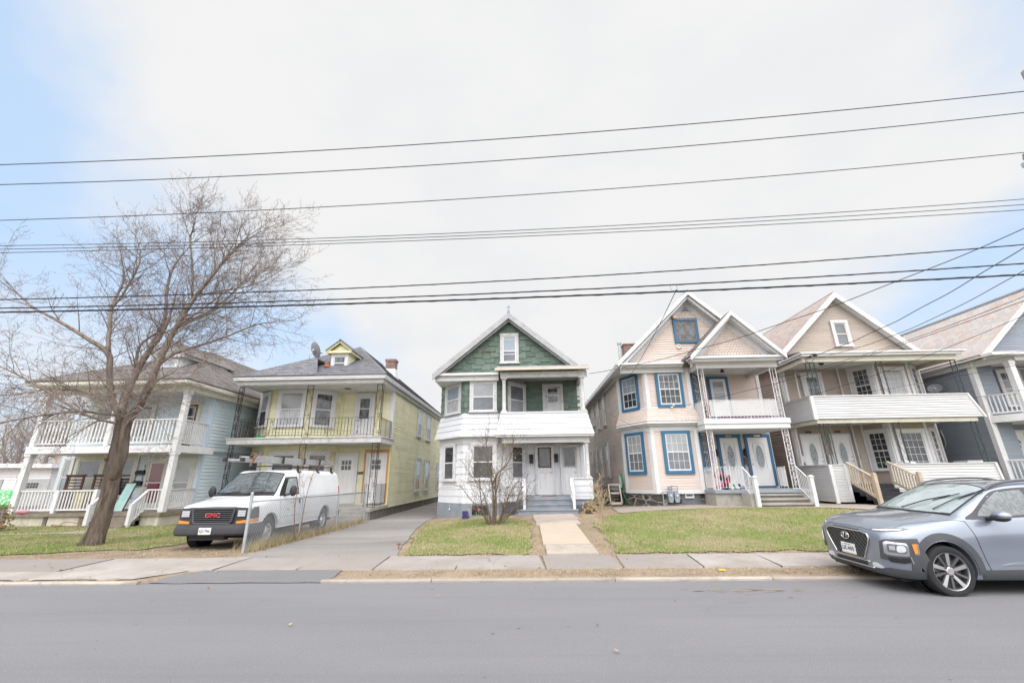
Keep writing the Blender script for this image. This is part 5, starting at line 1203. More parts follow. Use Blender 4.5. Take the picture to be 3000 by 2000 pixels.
    b.box(11.98, 18.76, 17.95, 18.10, 6.50, 6.60); b.box(11.92, 18.86, 17.88, 18.10, 6.60, 6.66); b.box(11.98, 12.12, 18.1, 20.6, 6.50, 6.60); b.box(11.92, 12.12, 18.1, 20.6, 6.60, 6.66); b.build('gutter', M_white, root)
    b = MB(); b.box(12.08, 18.62, 18.12, 18.28, 6.28, 6.50); b.box(12.10, 12.24, 18.28, 20.3, 6.28, 6.50); b.box(18.48, 18.62, 18.28, 20.3, 6.28, 6.50); b.build('porch_beam', M_cream, root)
    b = MB(); b.box(12.1, 18.6, 18.2, 20.3, 6.46, 6.50); b.box(12.2, 18.6, 18.2, 20.3, 3.78, 3.82); b.build('porch_ceiling', M_soffit, root)
    b = MB(); b.hexa([(11.95, 17.92, 6.66), (18.84, 17.92, 6.66), (18.84, 20.3, 6.9), (11.95, 20.3, 6.9), (11.95, 17.92, 6.68), (18.84, 17.92, 6.68), (18.84, 20.3, 7.1), (11.95, 20.3, 7.1)]); b.build('porch_roof', R_dark, root)
    # main roof and rakes
    gable_roof(root, 12.0, 19.22, xa, 6.9, 10.32, 19.95, 33.5, R_slate, (True, False), w=0.28, e=0.19)
    b = MB(); s = 0.947
    for xe in (12.06, 19.2): rake(b, (xe, 6.96), (xa, 10.34), 0.30, 0.06, 19.98); sg = 1 if xe > xa else -1; b.poly([(xe, 20.0, 6.7), (xa, 20.0, 10.05), (xa, 20.28, 10.05), (xe, 20.28, 6.7)])
    b.build('rake_board', M_white, root)
    b = MB(); b.box(11.95, 12.08, 20, 33.4, 6.72, 6.90); b.box(19.1, 19.24, 20, 33.4, 6.72, 6.90); b.build('cornice', M_white, root)
    # balcony parapet, leaning out
    b = MB(); z0, z1 = 3.84, 4.76
    P = [(12.02, 18.06, z0), (18.86, 18.06, z0), (18.44, 18.06, z1), (12.02, 18.06, z1)]; fr3 = wall_fr((12.02, 18.06), (18.9, 18.06)); clap(b, fr3, [(0, z0), (6.84, z0), (6.42, z1), (0, z1)], 0.105, 0.016); b.poly([(12.02, 18.14, z0), (18.86, 18.14, z0), (18.44, 18.14, z1), (12.02, 18.14, z1)])
    fr4 = wall_fr((12.02, 20.3), (12.02, 18.06)); clap(b, fr4, [(0, z0), (2.24, z0), (2.24, z1), (0, z1)], 0.105, 0.016); b.box(12.03, 12.1, 18.1, 20.3, z0, z1); b.build('balcony_parapet', M_vinyl, root)
    b = MB(); b.box(11.97, 18.46, 18.02, 18.18, z1, z1+.04); b.box(11.97, 12.12, 18.18, 20.3, z1, z1+.04); b.box(11.98, 12.12, 18.02, 18.12, z0-.03, z1); b.beam((18.88, 18.08, z0-.03), (18.45, 18.08, z1+.03), 0.08, 0.10, (0, 1, 0)); b.build('parapet_cap', M_white, root)
    b = MB(); b.box(12.12, 18.62, 18.14, 18.3, 3.66, 3.83); b.box(12.12, 12.26, 18.3, 20.3, 3.66, 3.83); b.box(12.1, 18.7, 18.2, 20.3, 3.80, 3.9); b.build('balcony_floor', M_cream, root)
    # iron posts
    for z0, z1 in ((4.80, 6.30), (2.02, 3.70)):
        iron_post(root, [(12.30, 18.32), (12.42, 18.22), (12.62, 18.24)], z0, z1, M_greeniron, 0.014, 'vine', 0.6); iron_post(root, [(15.25, 18.24), (15.48, 18.24)], z0, z1, M_greeniron, 0.014, 'vine', 0.6); iron_post(root, [(18.38, 18.24), (18.58, 18.24)], z0, z1, M_greeniron, 0.014, 'vine', 0.6)
    # ground porch
    b = MB(); b.box(12.36, 18.6, 18.28, 20.3, 1.10, 1.24); b.build('porch_floor', M_blackstep, root)
    b = MB(); fr5 = wall_fr((12.26, 20.3), (12.26, 18.22)); clap(b, fr5, [(0, 0.6), (2.08, 0.6), (2.08, 2.0), (0, 2.0)], 0.105, 0.016); fr6 = wall_fr((12.26, 18.22), (12.86, 18.22)); clap(b, fr6, [(0, 0.6), (0.6, 0.6), (0.6, 2.0), (0, 2.0)], 0.105, 0.016); b.box(12.27, 12.36, 18.3, 20.3, 0.6, 2.0); b.box(12.28, 12.86, 18.23, 18.3, 0.6, 2.0); b.build('porch_parapet', M_vinyl, root)
    b = MB(); fr7 = wall_fr((14.62, 18.22), (18.9, 18.22)); clap(b, fr7, [(0.0, 0.6), (4.26, 0.6), (4.13, 2.0), (0.0, 2.0)], 0.105, 0.016); b.box(14.62, 18.74, 18.23, 18.3, 0.6, 2.0); b.build('porch_parapet', M_vinyl, root)
    b = MB(); b.box(12.22, 12.90, 18.18, 18.36, 2.0, 2.03); b.box(12.2, 12.38, 18.36, 20.3, 2.0, 2.03); b.box(14.58, 18.78, 18.18, 18.36, 2.0, 2.03); b.box(12.20, 12.32, 18.16, 18.24, 0.55, 2.0); b.box(12.80, 12.9, 18.17, 18.24, 0.6, 2.0); b.beam((18.92, 18.2, 0.6), (18.76, 18.2, 2.02), 0.08, 0.07, (0, 1, 0)); b.build('parapet_cap', M_white, root)
    b = MB()
    for k in range(4): b.box(12.95, 14.5, 17.0+k*0.30, 18.25, 0.5, 0.70+k*0.135)
    b.build('porch_steps', M_blackstep, root)
    for x in (12.92, 14.55):
        b = MB(); b.box(x-.06, x+.06, 16.86, 16.98, 0.5, 1.66); b.box(x-.045, x+.045, 16.875, 16.965, 1.66, 1.70); b.beam((x, 18.2, 2.10), (x, 16.95, 1.52), 0.09, 0.05); b.beam((x, 18.2, 1.36), (x, 16.95, 0.78), 0.05, 0.09)
        for k in range(9): y = 18.1-k*0.125; z = 2.05-(18.2-y)*0.464; b.box(x-.018, x+.018, y-.02, y+.02, z-.72, z-.02)
        b.build('stair_rail', M_wood, root)
    for y, t in ((19.6, 0.36), (19.2, 0.3)):
        pass
    b = MB(); b.fbox(frD, 0.0, 0.20, 2.16, 2.46, 0.09, 0.11); s_ = b.build('notice_board', M_white, root); t = MB(); add_text(t, 'NO', 0.05, frD, 0.1, 2.36, 0.112); add_text(t, 'SOLICITING', 0.03, frD, 0.1, 2.28, 0.112); 
    b = MB(); b.fbox(frD, 1.30, 1.50, 2.1, 2.46, 0.03, 0.10); b.build('letter_box', M_white, root)
    b = MB(); b.lathe((13.4, 18.9, 6.46), (0, 0, -1), [(0.1, 0), (0.12, .05), (0.06, .14)], 10); b.lathe((13.8, 18.7, 3.78), (0, 0, -1), [(0.12, 0), (0.12, .06), (0.1, .1)], 10); b.build('porch_light', M_black, root)
    b = MB(); b.tube([(12.3, 18.14, 6.55), (12.35, 18.02, 6.62), (12.45, 17.98, 6.55), (12.62, 17.95, 6.52)], 0.05, 6); b.ball((12.35, 18.0, 6.5), 0.1, 0.06, 0.07); b.tube(catmull([(12.3, 18.0, 6.5), (12.1, 17.95, 6.3), (12.3, 17.95, 6.22), (12.5, 17.95, 6.4)], 5), 0.012, 4); b.build('service_head', M_black, root)
    return root
tan_house()

# ---- blue grey house at the right edge
def grey_house():
    root = thing('house', (22, 18.5, 0.6), 'slate blue vinyl house with white square porch columns, cut by the right edge', 'house', 'two-family houses along the street')
    XL, XR, YW = 20.0, 26.6, 20.0
    b = MB(); core(b, [(XL+.02, 19.08), (20.88, 19.08), (20.88, YW+.03), (XR, YW+.02), (XR, 36), (XL+.02, 36)], 0.3, 6.3); b.build('inner_wall', M_soffit, root)
    b = MB(); walls(b, [(XL, 36), (XL, 19.05)], 0.7, 6.25, clap, e=0.11, lap=0.02); walls(b, [(XL, 19.05), (20.9, 19.05), (20.9, YW), (XR, YW)], 0.9, 6.2, clap, e=0.11, lap=0.016)
    b.build('side_wall', M_grey, root)
    b = MB(); fg = wall_fr((20.3, 18.55), (26.4, 18.55)); clap(b, fg, [(0.3, 6.7), (5.8, 6.7), (3.0, 9.4)], 0.11, 0.015); b.build('gable_wall', M_grey, root)
    b = MB(); b.box(XL-.03, XL+.18, 19.0, 19.05, 0.8, 6.2); b.box(XL-.03, XL, 19.05, 19.2, 0.8, 6.2); b.build('corner_trim', M_white, root)
    b = MB(); b.box(20.85, 26.5, 18.0, 18.2, 6.16, 6.36); b.hexa([(20.0, 19.0, 6.1), (20.9, 18.05, 6.16), (20.95, 18.2, 6.16), (20.1, 19.1, 6.1), (20.0, 19.0, 6.36), (20.9, 18.05, 6.36), (20.95, 18.2, 6.36), (20.1, 19.1, 6.36)]); b.box(19.88, 20.0, 18.9, 36, 6.12, 6.34); b.box(19.7, 19.95, 18.3, 36, 6.34, 6.46)
    b.box(19.72, 27, 17.75, 18.3, 6.36, 6.48); b.box(19.76, 27, 17.8, 20, 6.34, 6.36); rake(b, (19.8, 6.5), (23.3, 9.62), 0.25, 0.06, 18.23); rake(b, (23.3, 9.62), (26.8, 6.5), 0.25, 0.06, 18.23); b.build('cornice', M_white, root)
    gable_roof(root, 19.68, 26.9, 23.3, 6.46, 9.66, 18.2, 36.3, R_slate2, (True, False), w=0.30, e=0.19); b = MB(); b.tube([(23.3, 18.2, 9.70), (23.3, 36.3, 9.70)], 0.09, 6); b.build('ridge_cap', M_greymetal, root)
    fr = wall_fr((20.9, YW), (XR, YW)); window(root, fr, 1.08, 2.16, 4.5, 6.2, 0.02, 0.13, (M_white, M_white), (G_mid, G_pale), (3, 2)); window(root, fr, 3.2, 4.3, 4.5, 6.2, 0.02, 0.13, (M_white, M_white), (G_dark, G_dark))
    dr = door(root, fr, 0.34, 1.42, 1.3, 3.42, 0.02, 0.10, M_white, M_door, 'plain', None, 1)
    b = MB(); cx, cz, r = 0.88, 2.85, 0.20
    for k in range(5):
        a0, a1 = math.pi*k/5+.05, math.pi*(k+1)/5-.05; b.poly([fr.P(cx+r*q*math.cos(a), cz+r*q*math.sin(a), 0.06) for q, a in ((.35, a0), (1, a0), (1, (a0+a1)/2), (1, a1), (.35, a1))])
    b.build('fan_light', G_dark, dr); numbers(root, '2422', 0.13, fr, 0.88, 2.72, 0.06, M_black)
    for z0, z1, nm in ((3.66, 3.95, 'balcony_floor'), (1.0, 1.25, 'porch_floor')):
        b = MB(); o = [(20.02, 19.0), (20.55, 18.0), (26.5, 18.0), (26.5, 20.0), (20.9, 20.0), (20.9, 19.05)]; core(b, o, z0, z1); b.build(nm, M_white, root)
    b = MB(); core(b, [(20.05, 19.05), (20.58, 18.06), (26.4, 18.06), (26.4, 19.9), (20.9, 19.9)], 0.3, 1.0); b.build('porch_base', M_conc, root)
    for z0, z1 in ((3.95, 6.16), (1.25, 3.66)):
        for x in (20.68, 23.2): b = MB(); b.box(x-.11, x+.11, 18.03, 18.25, z0, z1); b.box(x-.13, x+.13, 18.01, 18.27, z1-.14, z1-.02); b.build('porch_column', M_white, root)
        wood_rail(root, (20.12, 18.95, z0), (20.6, 18.12, z0), 0.86, M_white); wood_rail(root, (20.78, 18.12, z0), (23.1, 18.12, z0), 0.86, M_white, 0.12)
    b = MB(); b.tube(catmull([(19.93, 21.3, 3.6), (19.93, 21.25, 2.95), (19.93, 21.6, 2.5), (19.93, 21.55, 1.9)], 5), 0.03, 6); b.box(19.82, 19.98, 21.0, 21.9, 1.6, 1.9); b.build('conduit', M_steel, root)
    return root
grey_house()

# ---- light blue house at the left
def blue_house():
    root = thing('house', (-17.4, 17, 0.1), 'light blue house with white balustraded porches and hipped brown roof behind the big bare tree', 'house', 'two-family houses along the street')
    XL, XR, YW = -20.84, -14.5, 19.1
    b = MB(); core(b, [(XL+.02, YW+.02), (XR-.02, YW+.02), (XR-.02, 33), (XL+.02, 33)], 0.6, 5.5); b.build('inner_wall', M_bluetrim, root)
    b = MB(); core(b, [(XL+.02, YW+.02), (XR-.05, YW+.02), (XR-.05, 33), (XL+.05, 33)], -0.2, 0.6); b.build('foundation', M_block, root)
    b = MB(); walls(b, [(XL, YW), (XR, YW)], 0.6, 5.4, clap, e=0.15, lap=0.02); walls(b, [(XR, YW), (XR, 33)], 0.45, 3.0, clap, e=0.15, lap=0.026); walls(b, [(XR+.10, YW-.0), (XR+.10, 33)], 3.05, 5.45, clap, e=0.15, lap=0.024); walls(b, [(XL, 33), (XL, YW)], 0.5, 5.4, clap, e=0.15, lap=0.02); b.build('clapboard_wall', M_blueside, root)
    b = MB(); b.box(XR-.16, XR+.03, YW-.03, YW, 0.5, 2.8); b.box(XR, XR+.03, YW, YW+.14, 0.5, 3.0); b.box(XR-.10, XR+.14, YW-.03, YW-.001, 3.0, 5.35); b.box(XR+.10, XR+.13, YW, YW+.1, 3.05, 5.35); b.box(XR, XR+.14, YW, 33, 2.98, 3.05); b.box(XL-.03, XL+.16, YW-.03, YW, 0.5, 5.3); b.build('corner_trim', M_bluetrim, root)
    fr = wall_fr((XL, YW), (XR, YW)); W = (M_cream, M_white)
    window(root, fr, 0.10, 0.62, 1.15, 2.80, 0.02, 0.10, (M_white, M_white), (G_pale, G_blue)); window(root, fr, 0.70, 2.06, 1.10, 2.84, 0.02, 0.17, W, (G_mid, G_blind)); window(root, fr, 2.25, 3.58, 1.10, 2.86, 0.02, 0.17, W, (G_mid, G_dark))
    for s0, s1, gl, kn in ((4.02, 5.00, G_red, -1), (5.20, 6.22, G_pale, -1)): door(root, fr, s0, s1, 0.60, 2.72, 0.02, 0.10, M_cream, M_white, 'storm', gl, kn, kmat=M_black)
    numbers(root, '2402', 0.16, fr, 3.90, 2.10, 0.03, M_black, True); numbers(root, '2404', 0.16, fr, 5.10, 2.10, 0.03, M_black, True)
    window(root, fr, 0.9, 2.3, 3.6, 5.2, 0.02, 0.15, W, (G_mid, G_shade)); window(root, fr, 2.7, 3.8, 3.6, 5.2, 0.02, 0.15, W, (G_mid, G_mid)); door(root, fr, 4.9, 5.9, 3.2, 5.2, 0.02, 0.12, M_cream, mat('brown_door_paint', (0.13, 0.07, 0.05), 0.5, 0.1), 'half', G_dark, 1)
    # porch
    for z0, z1, nm, m, y in ((2.82, 3.10, 'balcony_floor', M_white, 16.95), (0.46, 0.58, 'porch_floor', M_oldwood, 16.9)):
        b = MB(); b.box(-20.2, -13.98, y, YW-.02, z0, z1); b.build(nm, m, root)
    b = MB(); fs = wall_fr((-20.1, 17.0), (-14.1, 17.0))
    for k in range(40):
        s0 = k*0.15
        if 1.48 < s0 < 1.6 or 3.0 < s0 < 5.05: continue
        b.fbox(fs, s0+.003, s0+.147, 0.02, 0.46, -0.02, random.uniform(0.0, 0.008))
    fs2 = wall_fr((-14.1, 17.0), (-14.1, YW))
    for k in range(14): b.fbox(fs2, k*.15+.003, k*.15+.147, 0.0, 0.46, -0.02, random.uniform(0, .008))
    b.build('porch_skirt', M_skirtboard, root)
    b = MB(); b.fbox(fs, 1.48, 1.62, -0.05, 0.47, -.02, .02); b.fbox(fs, 5.02, 5.3, -0.05, 0.47, -.03, .0); b.fbox(fs, 2.9, 3.04, -.05, .47, -.02, .02)
    for k in range(3): b.box(-16.4, -14.8, 16.3+k*0.25, 17.0, -0.1+k*.03, 0.18+k*0.13)
    b.build('porch_steps', M_oldwood, root)
    for x in (-20.08, -14.1):
        for z0, z1 in ((0.58, 2.82), (3.10, 5.28)): b = MB(); b.box(x-.10, x+.10, 17.0, 17.2, z0, z1); b.box(x-.13, x+.13, 16.97, 17.23, z1-.1, z1); b.build('porch_column', M_white, root)
    b = MB(); b.box(-17.1, -16.92, 17.02, 17.2, 3.10, 5.28); b.build('porch_column', M_white, root)
    wood_rail(root, (-19.95, 17.1, 0.60), (-18.5, 17.1, 0.60), 0.80, M_white); wood_rail(root, (-18.35, 17.1, 0.60), (-16.95, 17.1, 0.60), 0.80, M_white); wood_rail(root, (-14.85, 17.1, 0.6), (-14.2, 17.1, 0.6), 0.8, M_white); wood_rail(root, (-14.1, 17.25, 0.60), (-14.45, 19.05, 0.60), 0.80, M_white)
    b = MB(); b.box(-18.5, -18.36, 17.03, 17.17, 0.55, 1.42); b.box(-16.95, -16.83, 17.04, 17.16, 0.55, 1.45); b.build('rail_post', M_white, root)
    for x in (-16.4, -14.8): wood_rail(root, (x, 17.05, 0.56), (x, 16.5, 0.10), 0.80, M_white, 0.14, name='step_rail'); b = MB(); b.box(x-.06, x+.06, 16.44, 16.56, 0.0, 0.92); b.build('newel_post', M_white, root)
    wood_rail(root, (-20.0, 17.1, 3.12), (-17.1, 17.1, 3.12), 1.02, M_white, 0.15, 0.06); wood_rail(root, (-16.95, 17.1, 3.12), (-14.2, 17.1, 3.12), 1.02, M_white, 0.15, 0.06); wood_rail(root, (-14.1, 17.2, 3.12), (-14.48, 19.05, 3.12), 1.02, M_white, 0.15, 0.06)
    # eaves and roof
    x0, x1, y0, y1 = -20.5, -13.72, 16.45, 33.4
    b = MB(); b.box(-20.2, -13.98, 16.98, 17.22, 5.28, 5.50); b.box(-14.2, -13.98, 17.22, 33, 5.30, 5.50); b.build('porch_beam', M_cream, root)
    b = MB(); b.box(x0, x1, y0, y1, 5.50, 5.54); b.build('soffit', M_soffit, root)
    b = MB(); b.box(x0-.02, x1+.02, y0-.02, y0+.14, 5.54, 5.68); b.box(x1-.14, x1+.02, y0+.14, y1, 5.54, 5.68); b.box(x0-.02, x0+.14, y0+.14, y1, 5.54, 5.68); b.build('fascia', M_cream, root)
    xa, ya, zr, z0 = -17.15, 21.7, 8.42, 5.69; b = MB()
    roof_plane(b, [(x0-.05, y0-.05, z0), (x1+.05, y0-.05, z0), (xa, ya, zr)], 0.3, 0.15); roof_plane(b, [(x1+.05, y0-.05, z0), (x1+.05, y1, z0), (xa, 29, zr), (xa, ya, zr)], 0.3, 0.15); roof_plane(b, [(x0-.05, y1, z0), (x0-.05, y0-.05, z0), (xa, ya, zr), (xa, 29, zr)], 0.3, 0.15, False); roof_plane(b, [(x1, y1, z0), (x0, y1, z0), (xa, 29, zr)], tiles=False)
    b.build('roof', R_brown, root)
    dm = MB(); dm.box(-16.75, -15.75, 18.3, 20.6, 6.2, 7.16); d_ = dm.build('dormer', M_blueside, root); fr = wall_fr((-16.75, 18.3), (-15.75, 18.3)); window(root, fr, 0.08, 0.92, 6.42, 7.1, 0.0, 0.12, (M_white, M_white), (G_blue, G_mid))
    b = MB(); b.box(-17.0, -15.5, 18.08, 21, 7.12, 7.24); b.poly([(-16.85, 18.2, 7.24), (-15.65, 18.2, 7.24), (-16.25, 18.2, 7.72)]); rake(b, (-17.02, 7.24), (-16.25, 7.84), 0.12, 0.10, 18.16); rake(b, (-16.25, 7.84), (-15.48, 7.24), 0.12, 0.10, 18.16); b.build('dormer_pediment', M_oldwhite, d_)
    gable_roof(d_, -17.08, -15.42, -16.25, 7.24, 7.88, 18.0, 21.5, R_brown, name='dormer_roof', th=0.03)
    return root
blue_house()

# ---- low white garage and tan house far left
def far_left():
    root = thing('garage', (-35, 30, 0.1), 'low white garage with small-paned overhead doors beyond the blue porch', 'garage')
    b = MB(); fr = wall_fr((-46, 30), (-33.3, 30)); clap(b, fr, [(0, 0), (12.7, 0), (12.7, 2.75), (0, 2.95)], 0.2, 0.02); fs = wall_fr((-33.3, 30), (-33.3, 37)); clap(b, fs, [(0, 0), (7, 0), (7, 2.75), (0, 2.75)], 0.2, 0.02); b.box(-45.9, -33.32, 30.02, 37, 0, 2.7); b.build('wall', M_white, root)
    b = MB(); b.hexa([(-46.3, 29.5, 2.9), (-32.9, 29.5, 2.72), (-32.9, 37.3, 2.72), (-46.3, 37.3, 2.9), (-46.3, 29.5, 3.2), (-32.9, 29.5, 3.0), (-32.9, 37.3, 3.0), (-46.3, 37.3, 3.2)]); b.build('roof', M_white, root)
    for s0 in (7.0, 10.4):
        b = MB(); b.fbox(fr, s0, s0+2.4, 0, 2.0, 0, 0.05); dr = b.build('garage_door', M_greywhite, root); g = MB()
        for k in range(5):
            for j in range(2): g.fbox(fr, s0+.7+k*.2, s0+.86+k*.2, 1.40+j*.19, 1.56+j*.19, .04, .06)
        g.build('pane', G_dark, dr)
    b = MB(); b.poly([(-39.6, 29.4, 2.3), (-38.0, 29.4, 2.3), (-38.8, 29.4, 2.95)]); b.extrude([(-39.7, 29.35, 2.2), (-38.8, 29.35, 2.95), (-38.8, 29.35, 3.08), (-39.8, 29.35, 2.28)], (0, 0.7, 0)); b.extrude([(-37.9, 29.35, 2.2), (-38.8, 29.35, 2.95), (-38.8, 29.35, 3.08), (-37.8, 29.35, 2.28)], (0, 0.7, 0)); b.build('door_hood', M_white, root)
    root = thing('house', (-40, 40, 0.2), 'plain tan house glimpsed behind the low white garage', 'house')
    b = MB(); fr = wall_fr((-43.5, 39), (-33.5, 39)); clap(b, fr, [(0, 0.2), (10, 0.2), (10, 4.2), (0, 4.2)], 0.18, 0.02); clap(b, fr, [(0, 4.2), (10, 4.2), (5, 6.4)], 0.18, 0.02); b.box(-43.45, -33.55, 39.02, 48, 0.2, 4.2); fs = wall_fr((-33.5, 39), (-33.5, 48)); clap(b, fs, [(0, 0.2), (9, 0.2), (9, 4.2), (0, 4.2)], 0.18, 0.02); b.build('wall', M_tan, root)
    gable_roof(root, -43.9, -33.1, -38.5, 4.1, 6.5, 38.6, 48.4, R_brown, (False, False))
    b = MB(); b.fbox(fr, 4.0, 5.0, 2.0, 3.4, 0.02, 0.05); b.build('window', G_dark, root)
far_left()
# ------------------------------------------------------------------ vehicles
def cr_grid(rows, nu, nv):
    """Catmull-Rom surface through a table of 3D rows (stations x points)"""
    A = np.array(rows, dtype=float)
    def interp(A, n):
        m = len(A); P = np.concatenate([[2*A[0]-A[1]], A, [2*A[-1]-A[-2]]]); out = []
        for k in range(n+1):
            t = k/n*(m-1); i = min(int(t), m-2); t -= i; a, b, c, d = P[i], P[i+1], P[i+2], P[i+3]
            out.append(0.5*(2*b+(c-a)*t+(2*a-5*b+4*c-d)*t*t+(3*b-a-3*c+d)*t**3))
        return np.array(out)
    B = interp(A, nu); B = np.swapaxes(interp(np.swapaxes(B, 0, 1), nv), 0, 1); return B
class Body:
    """closed smooth shell from half sections: stations (l, [(b, z)...]) underside centre to roof centre; mp maps (l, b, z) to local space"""
    def __init__(s, stations, mp, nu=90, nv=48):
        rows = [[(l, b, z) for b, z in pts] for l, pts in stations]; H = cr_grid(rows, nu, nv); H[:, 0, 1] = 0; H[:, -1, 1] = 0
        full = np.concatenate([H, H[:, -2:0:-1] * np.array([1, -1, 1])], axis=1); s.m = full.shape[1]; s.n = full.shape[0]
        s.V = [Vector(mp(*p)) for p in full.reshape(-1, 3)]; F = []
        for i in range(s.n-1):
            for j in range(s.m):
                a = i*s.m+j; b = i*s.m+(j+1) % s.m; F.append((a, a+s.m, b+s.m, b))
        F.append(tuple(range(s.m))); k = (s.n-1)*s.m; F.append(tuple(k+j for j in range(s.m))[::-1])
        bm = bmesh.new(); vs = [bm.verts.new(v) for v in s.V]
        for f in F: bm.faces.new([vs[i] for i in f])
        bmesh.ops.recalc_face_normals(bm, faces=bm.faces)
        s.me = bpy.data.meshes.new('body'); bm.to_mesh(s.me)
        bmesh.ops.triangulate(bm, faces=bm.faces); s.bvh = BVHTree.FromBMesh(bm); bm.free(); s.mp = mp
    def cut(s, cutters, name, m, parent):
        o = bpy.data.objects.new(name, s.me); COL.objects.link(o); tmp = []
        for c in cutters:
            mb = MB(); c(mb); t = mb.build('cutter', m); bm = bmesh.new(); bm.from_mesh(t.data); bmesh.ops.remove_doubles(bm, verts=bm.verts, dist=1e-5); bmesh.ops.recalc_face_normals(bm, faces=bm.faces); bm.to_mesh(t.data); bm.free()
            md = o.modifiers.new('cut', 'BOOLEAN'); md.operation = 'DIFFERENCE'; md.object = t; md.solver = 'EXACT'; tmp.append(t)
        bpy.context.view_layer.update(); dg = bpy.context.evaluated_depsgraph_get()
        me = bpy.data.meshes.new_from_object(o.evaluated_get(dg)); o.modifiers.clear(); o.data = me
        me.materials.clear(); me.materials.append(m); me.polygons.foreach_set('use_smooth', [True]*len(me.polygons)); me.polygons.foreach_set('material_index', [0]*len(me.polygons)); me.update(); me.set_sharp_from_angle(angle=R(38))
        for t in tmp: d = t.data; bpy.data.objects.remove(t); bpy.data.meshes.remove(d)
        o.parent = parent; OFF[o.name] = Vector((0, 0, 0)); return o
    def hit(s, p, d):
        h = s.bvh.ray_cast(p, d); return h[0], h[1]
class Proj:
    """a drawing plane looking along d at the body: u right, v up as drawn, o origin well outside"""
    def __init__(s, body, o, u, v): s.b = body; s.o = Vector(o); s.u = Vector(u).normalized(); s.v = Vector(v).normalized(); s.d = -(s.u.cross(s.v)).normalized()
    def at(s, a, c, off):
        p = s.o+s.u*a+s.v*c; h, n = s.b.hit(p, s.d)
        if h is None: return None
        return h-s.d*off
    def patch(s, mb, poly, off=0.004, step=0.04, th=None):
        pts = []; nb0 = len(poly)
        for i, p in enumerate(poly):
            q = poly[(i+1) % nb0]; n = max(1, int(dist(p, q)/step))
            for k in range(n): pts.append(Vector((p[0]+(q[0]-p[0])*k/n, p[1]+(q[1]-p[1])*k/n)))
        nb = len(pts); x0, x1 = min(p.x for p in pts), max(p.x for p in pts); y0, y1 = min(p.y for p in pts), max(p.y for p in pts)
        y = y0+step*.5
        while y < y1:
            x = x0+step*.5
            while x < x1: pts.append(Vector((x, y))); x += step
            y += step
        vs, es, fs, *_ = delaunay_2d_cdt(pts, [], [list(range(nb))], 1, 1e-6)
        P = [s.at(v.x, v.y, off) for v in vs]; ok = [p for p in P if p is not None]
        if not ok: return
        use = sorted(set(i for f in fs for i in f)); ix = {k: n for n, k in enumerate(use)}; base = len(mb.v)
        fs = [tuple(ix[i] for i in f) for f in fs]; P = [P[i] for i in use]; vs = [vs[i] for i in use]
        for i, p in enumerate(P):
            if p is None: p = min(ok, key=lambda q: ((q-s.o).dot(s.u)-vs[i].x)**2+((q-s.o).dot(s.v)-vs[i].y)**2)
            mb.v.append(tuple(p))
        for f in fs: mb.f.append(tuple(base+i for i in f)); mb.mi.append(mb.m)
        # rim back to the body
        edges = {}
        for f in fs:
            for i in range(len(f)): e = (f[i], f[(i+1) % len(f)]); edges[e] = 1
        for (a, b) in list(edges):
            if (b, a) not in edges:
                k = len(mb.v); mb.v.extend([tuple(Vector(mb.v[base+a])+s.d*(off+0.012)), tuple(Vector(mb.v[base+b])+s.d*(off+0.012))]); mb.f.append((base+a, k, k+1, base+b)); mb.mi.append(mb.m)
    def line(s, mb, pts, r=0.004, off=0.0, step=0.04, n=4):
        P = []
        for p, q in zip(pts, pts[1:]):
            m = max(1, int(dist(p, q)/step))
            for k in range(m): P.append(s.at(p[0]+(q[0]-p[0])*k/m, p[1]+(q[1]-p[1])*k/m, off))
        P.append(s.at(*pts[-1], off)); P = [p for p in P if p is not None]
        if len(P) > 1: mb.tube(P, r, n)
def arc(cx, cy, r, a0, a1, n): return [(cx+r*math.cos(R(a0+(a1-a0)*k/n)), cy+r*math.sin(R(a0+(a1-a0)*k/n))) for k in range(n+1)]
def smooth2(pts, sub=5, closed=True):
    if closed: P = catmull([(*p, 0) for p in (pts+pts[:3])], sub)[sub:sub*(len(pts)+1)]
    else: P = catmull([(*p, 0) for p in pts], sub)
    return [(p.x, p.y) for p in P]
s_ = NT('car_glass'); s_.col((0.035, 0.055, 0.055)); G_car = s_.fin(0.03, 0.9, coat=0.6)
s_ = NT('car_windscreen_glass'); s_.col(s_.mix(s_.ramp(s_.noise(2.5, 5), .4, .6), (0.19, 0.24, 0.245), (0.28, 0.33, 0.335))); G_screen = s_.fin(0.03, 0.9, coat=0.6)  # pale base tone stands in for sky mirrored in the glass
s_ = NT('glass_painted_branch_reflection')
_n = s_.noise(5.0, 8, 0.8, stretch=(1, 1, 0.7)); s_.col(s_.mix(s_.ramp(s_.math('ABSOLUTE', s_.math('SUBTRACT', _n, 0.5)), 0.01, 0.05, 1, 0), (0.085, 0.105, 0.11), (0.03, 0.035, 0.035))); G_branch = s_.fin(0.03, 0.8, coat=0.5)  # noise paints branch reflections into the base colour
s_ = NT('silver_blue_car_paint'); s_.col(s_.mix(s_.ramp(s_.noise(900, 2), .3, .7), (0.20, 0.228, 0.28), (0.238, 0.266, 0.318))); s_.b.inputs['Metallic'].default_value = 0.55; M_carpaint = s_.fin(0.33, 0.5, 0.55, 1.0)
s_ = NT('van_white_paint'); s_.col(s_.mix(s_.ramp(s_.noise(1.5, 6), .4, .7), (0.72, 0.73, 0.75), (0.66, 0.67, 0.69))); M_vanpaint = s_.fin(0.3, 0.5, 0, 0.7)
M_clad = mat('dark_grey_cladding', (0.058, 0.061, 0.068), 0.55, 0.1, 8, spec=0.4)
M_trim = mat('black_car_trim', (0.015, 0.015, 0.017), 0.35, 0.1, 8, spec=0.5)
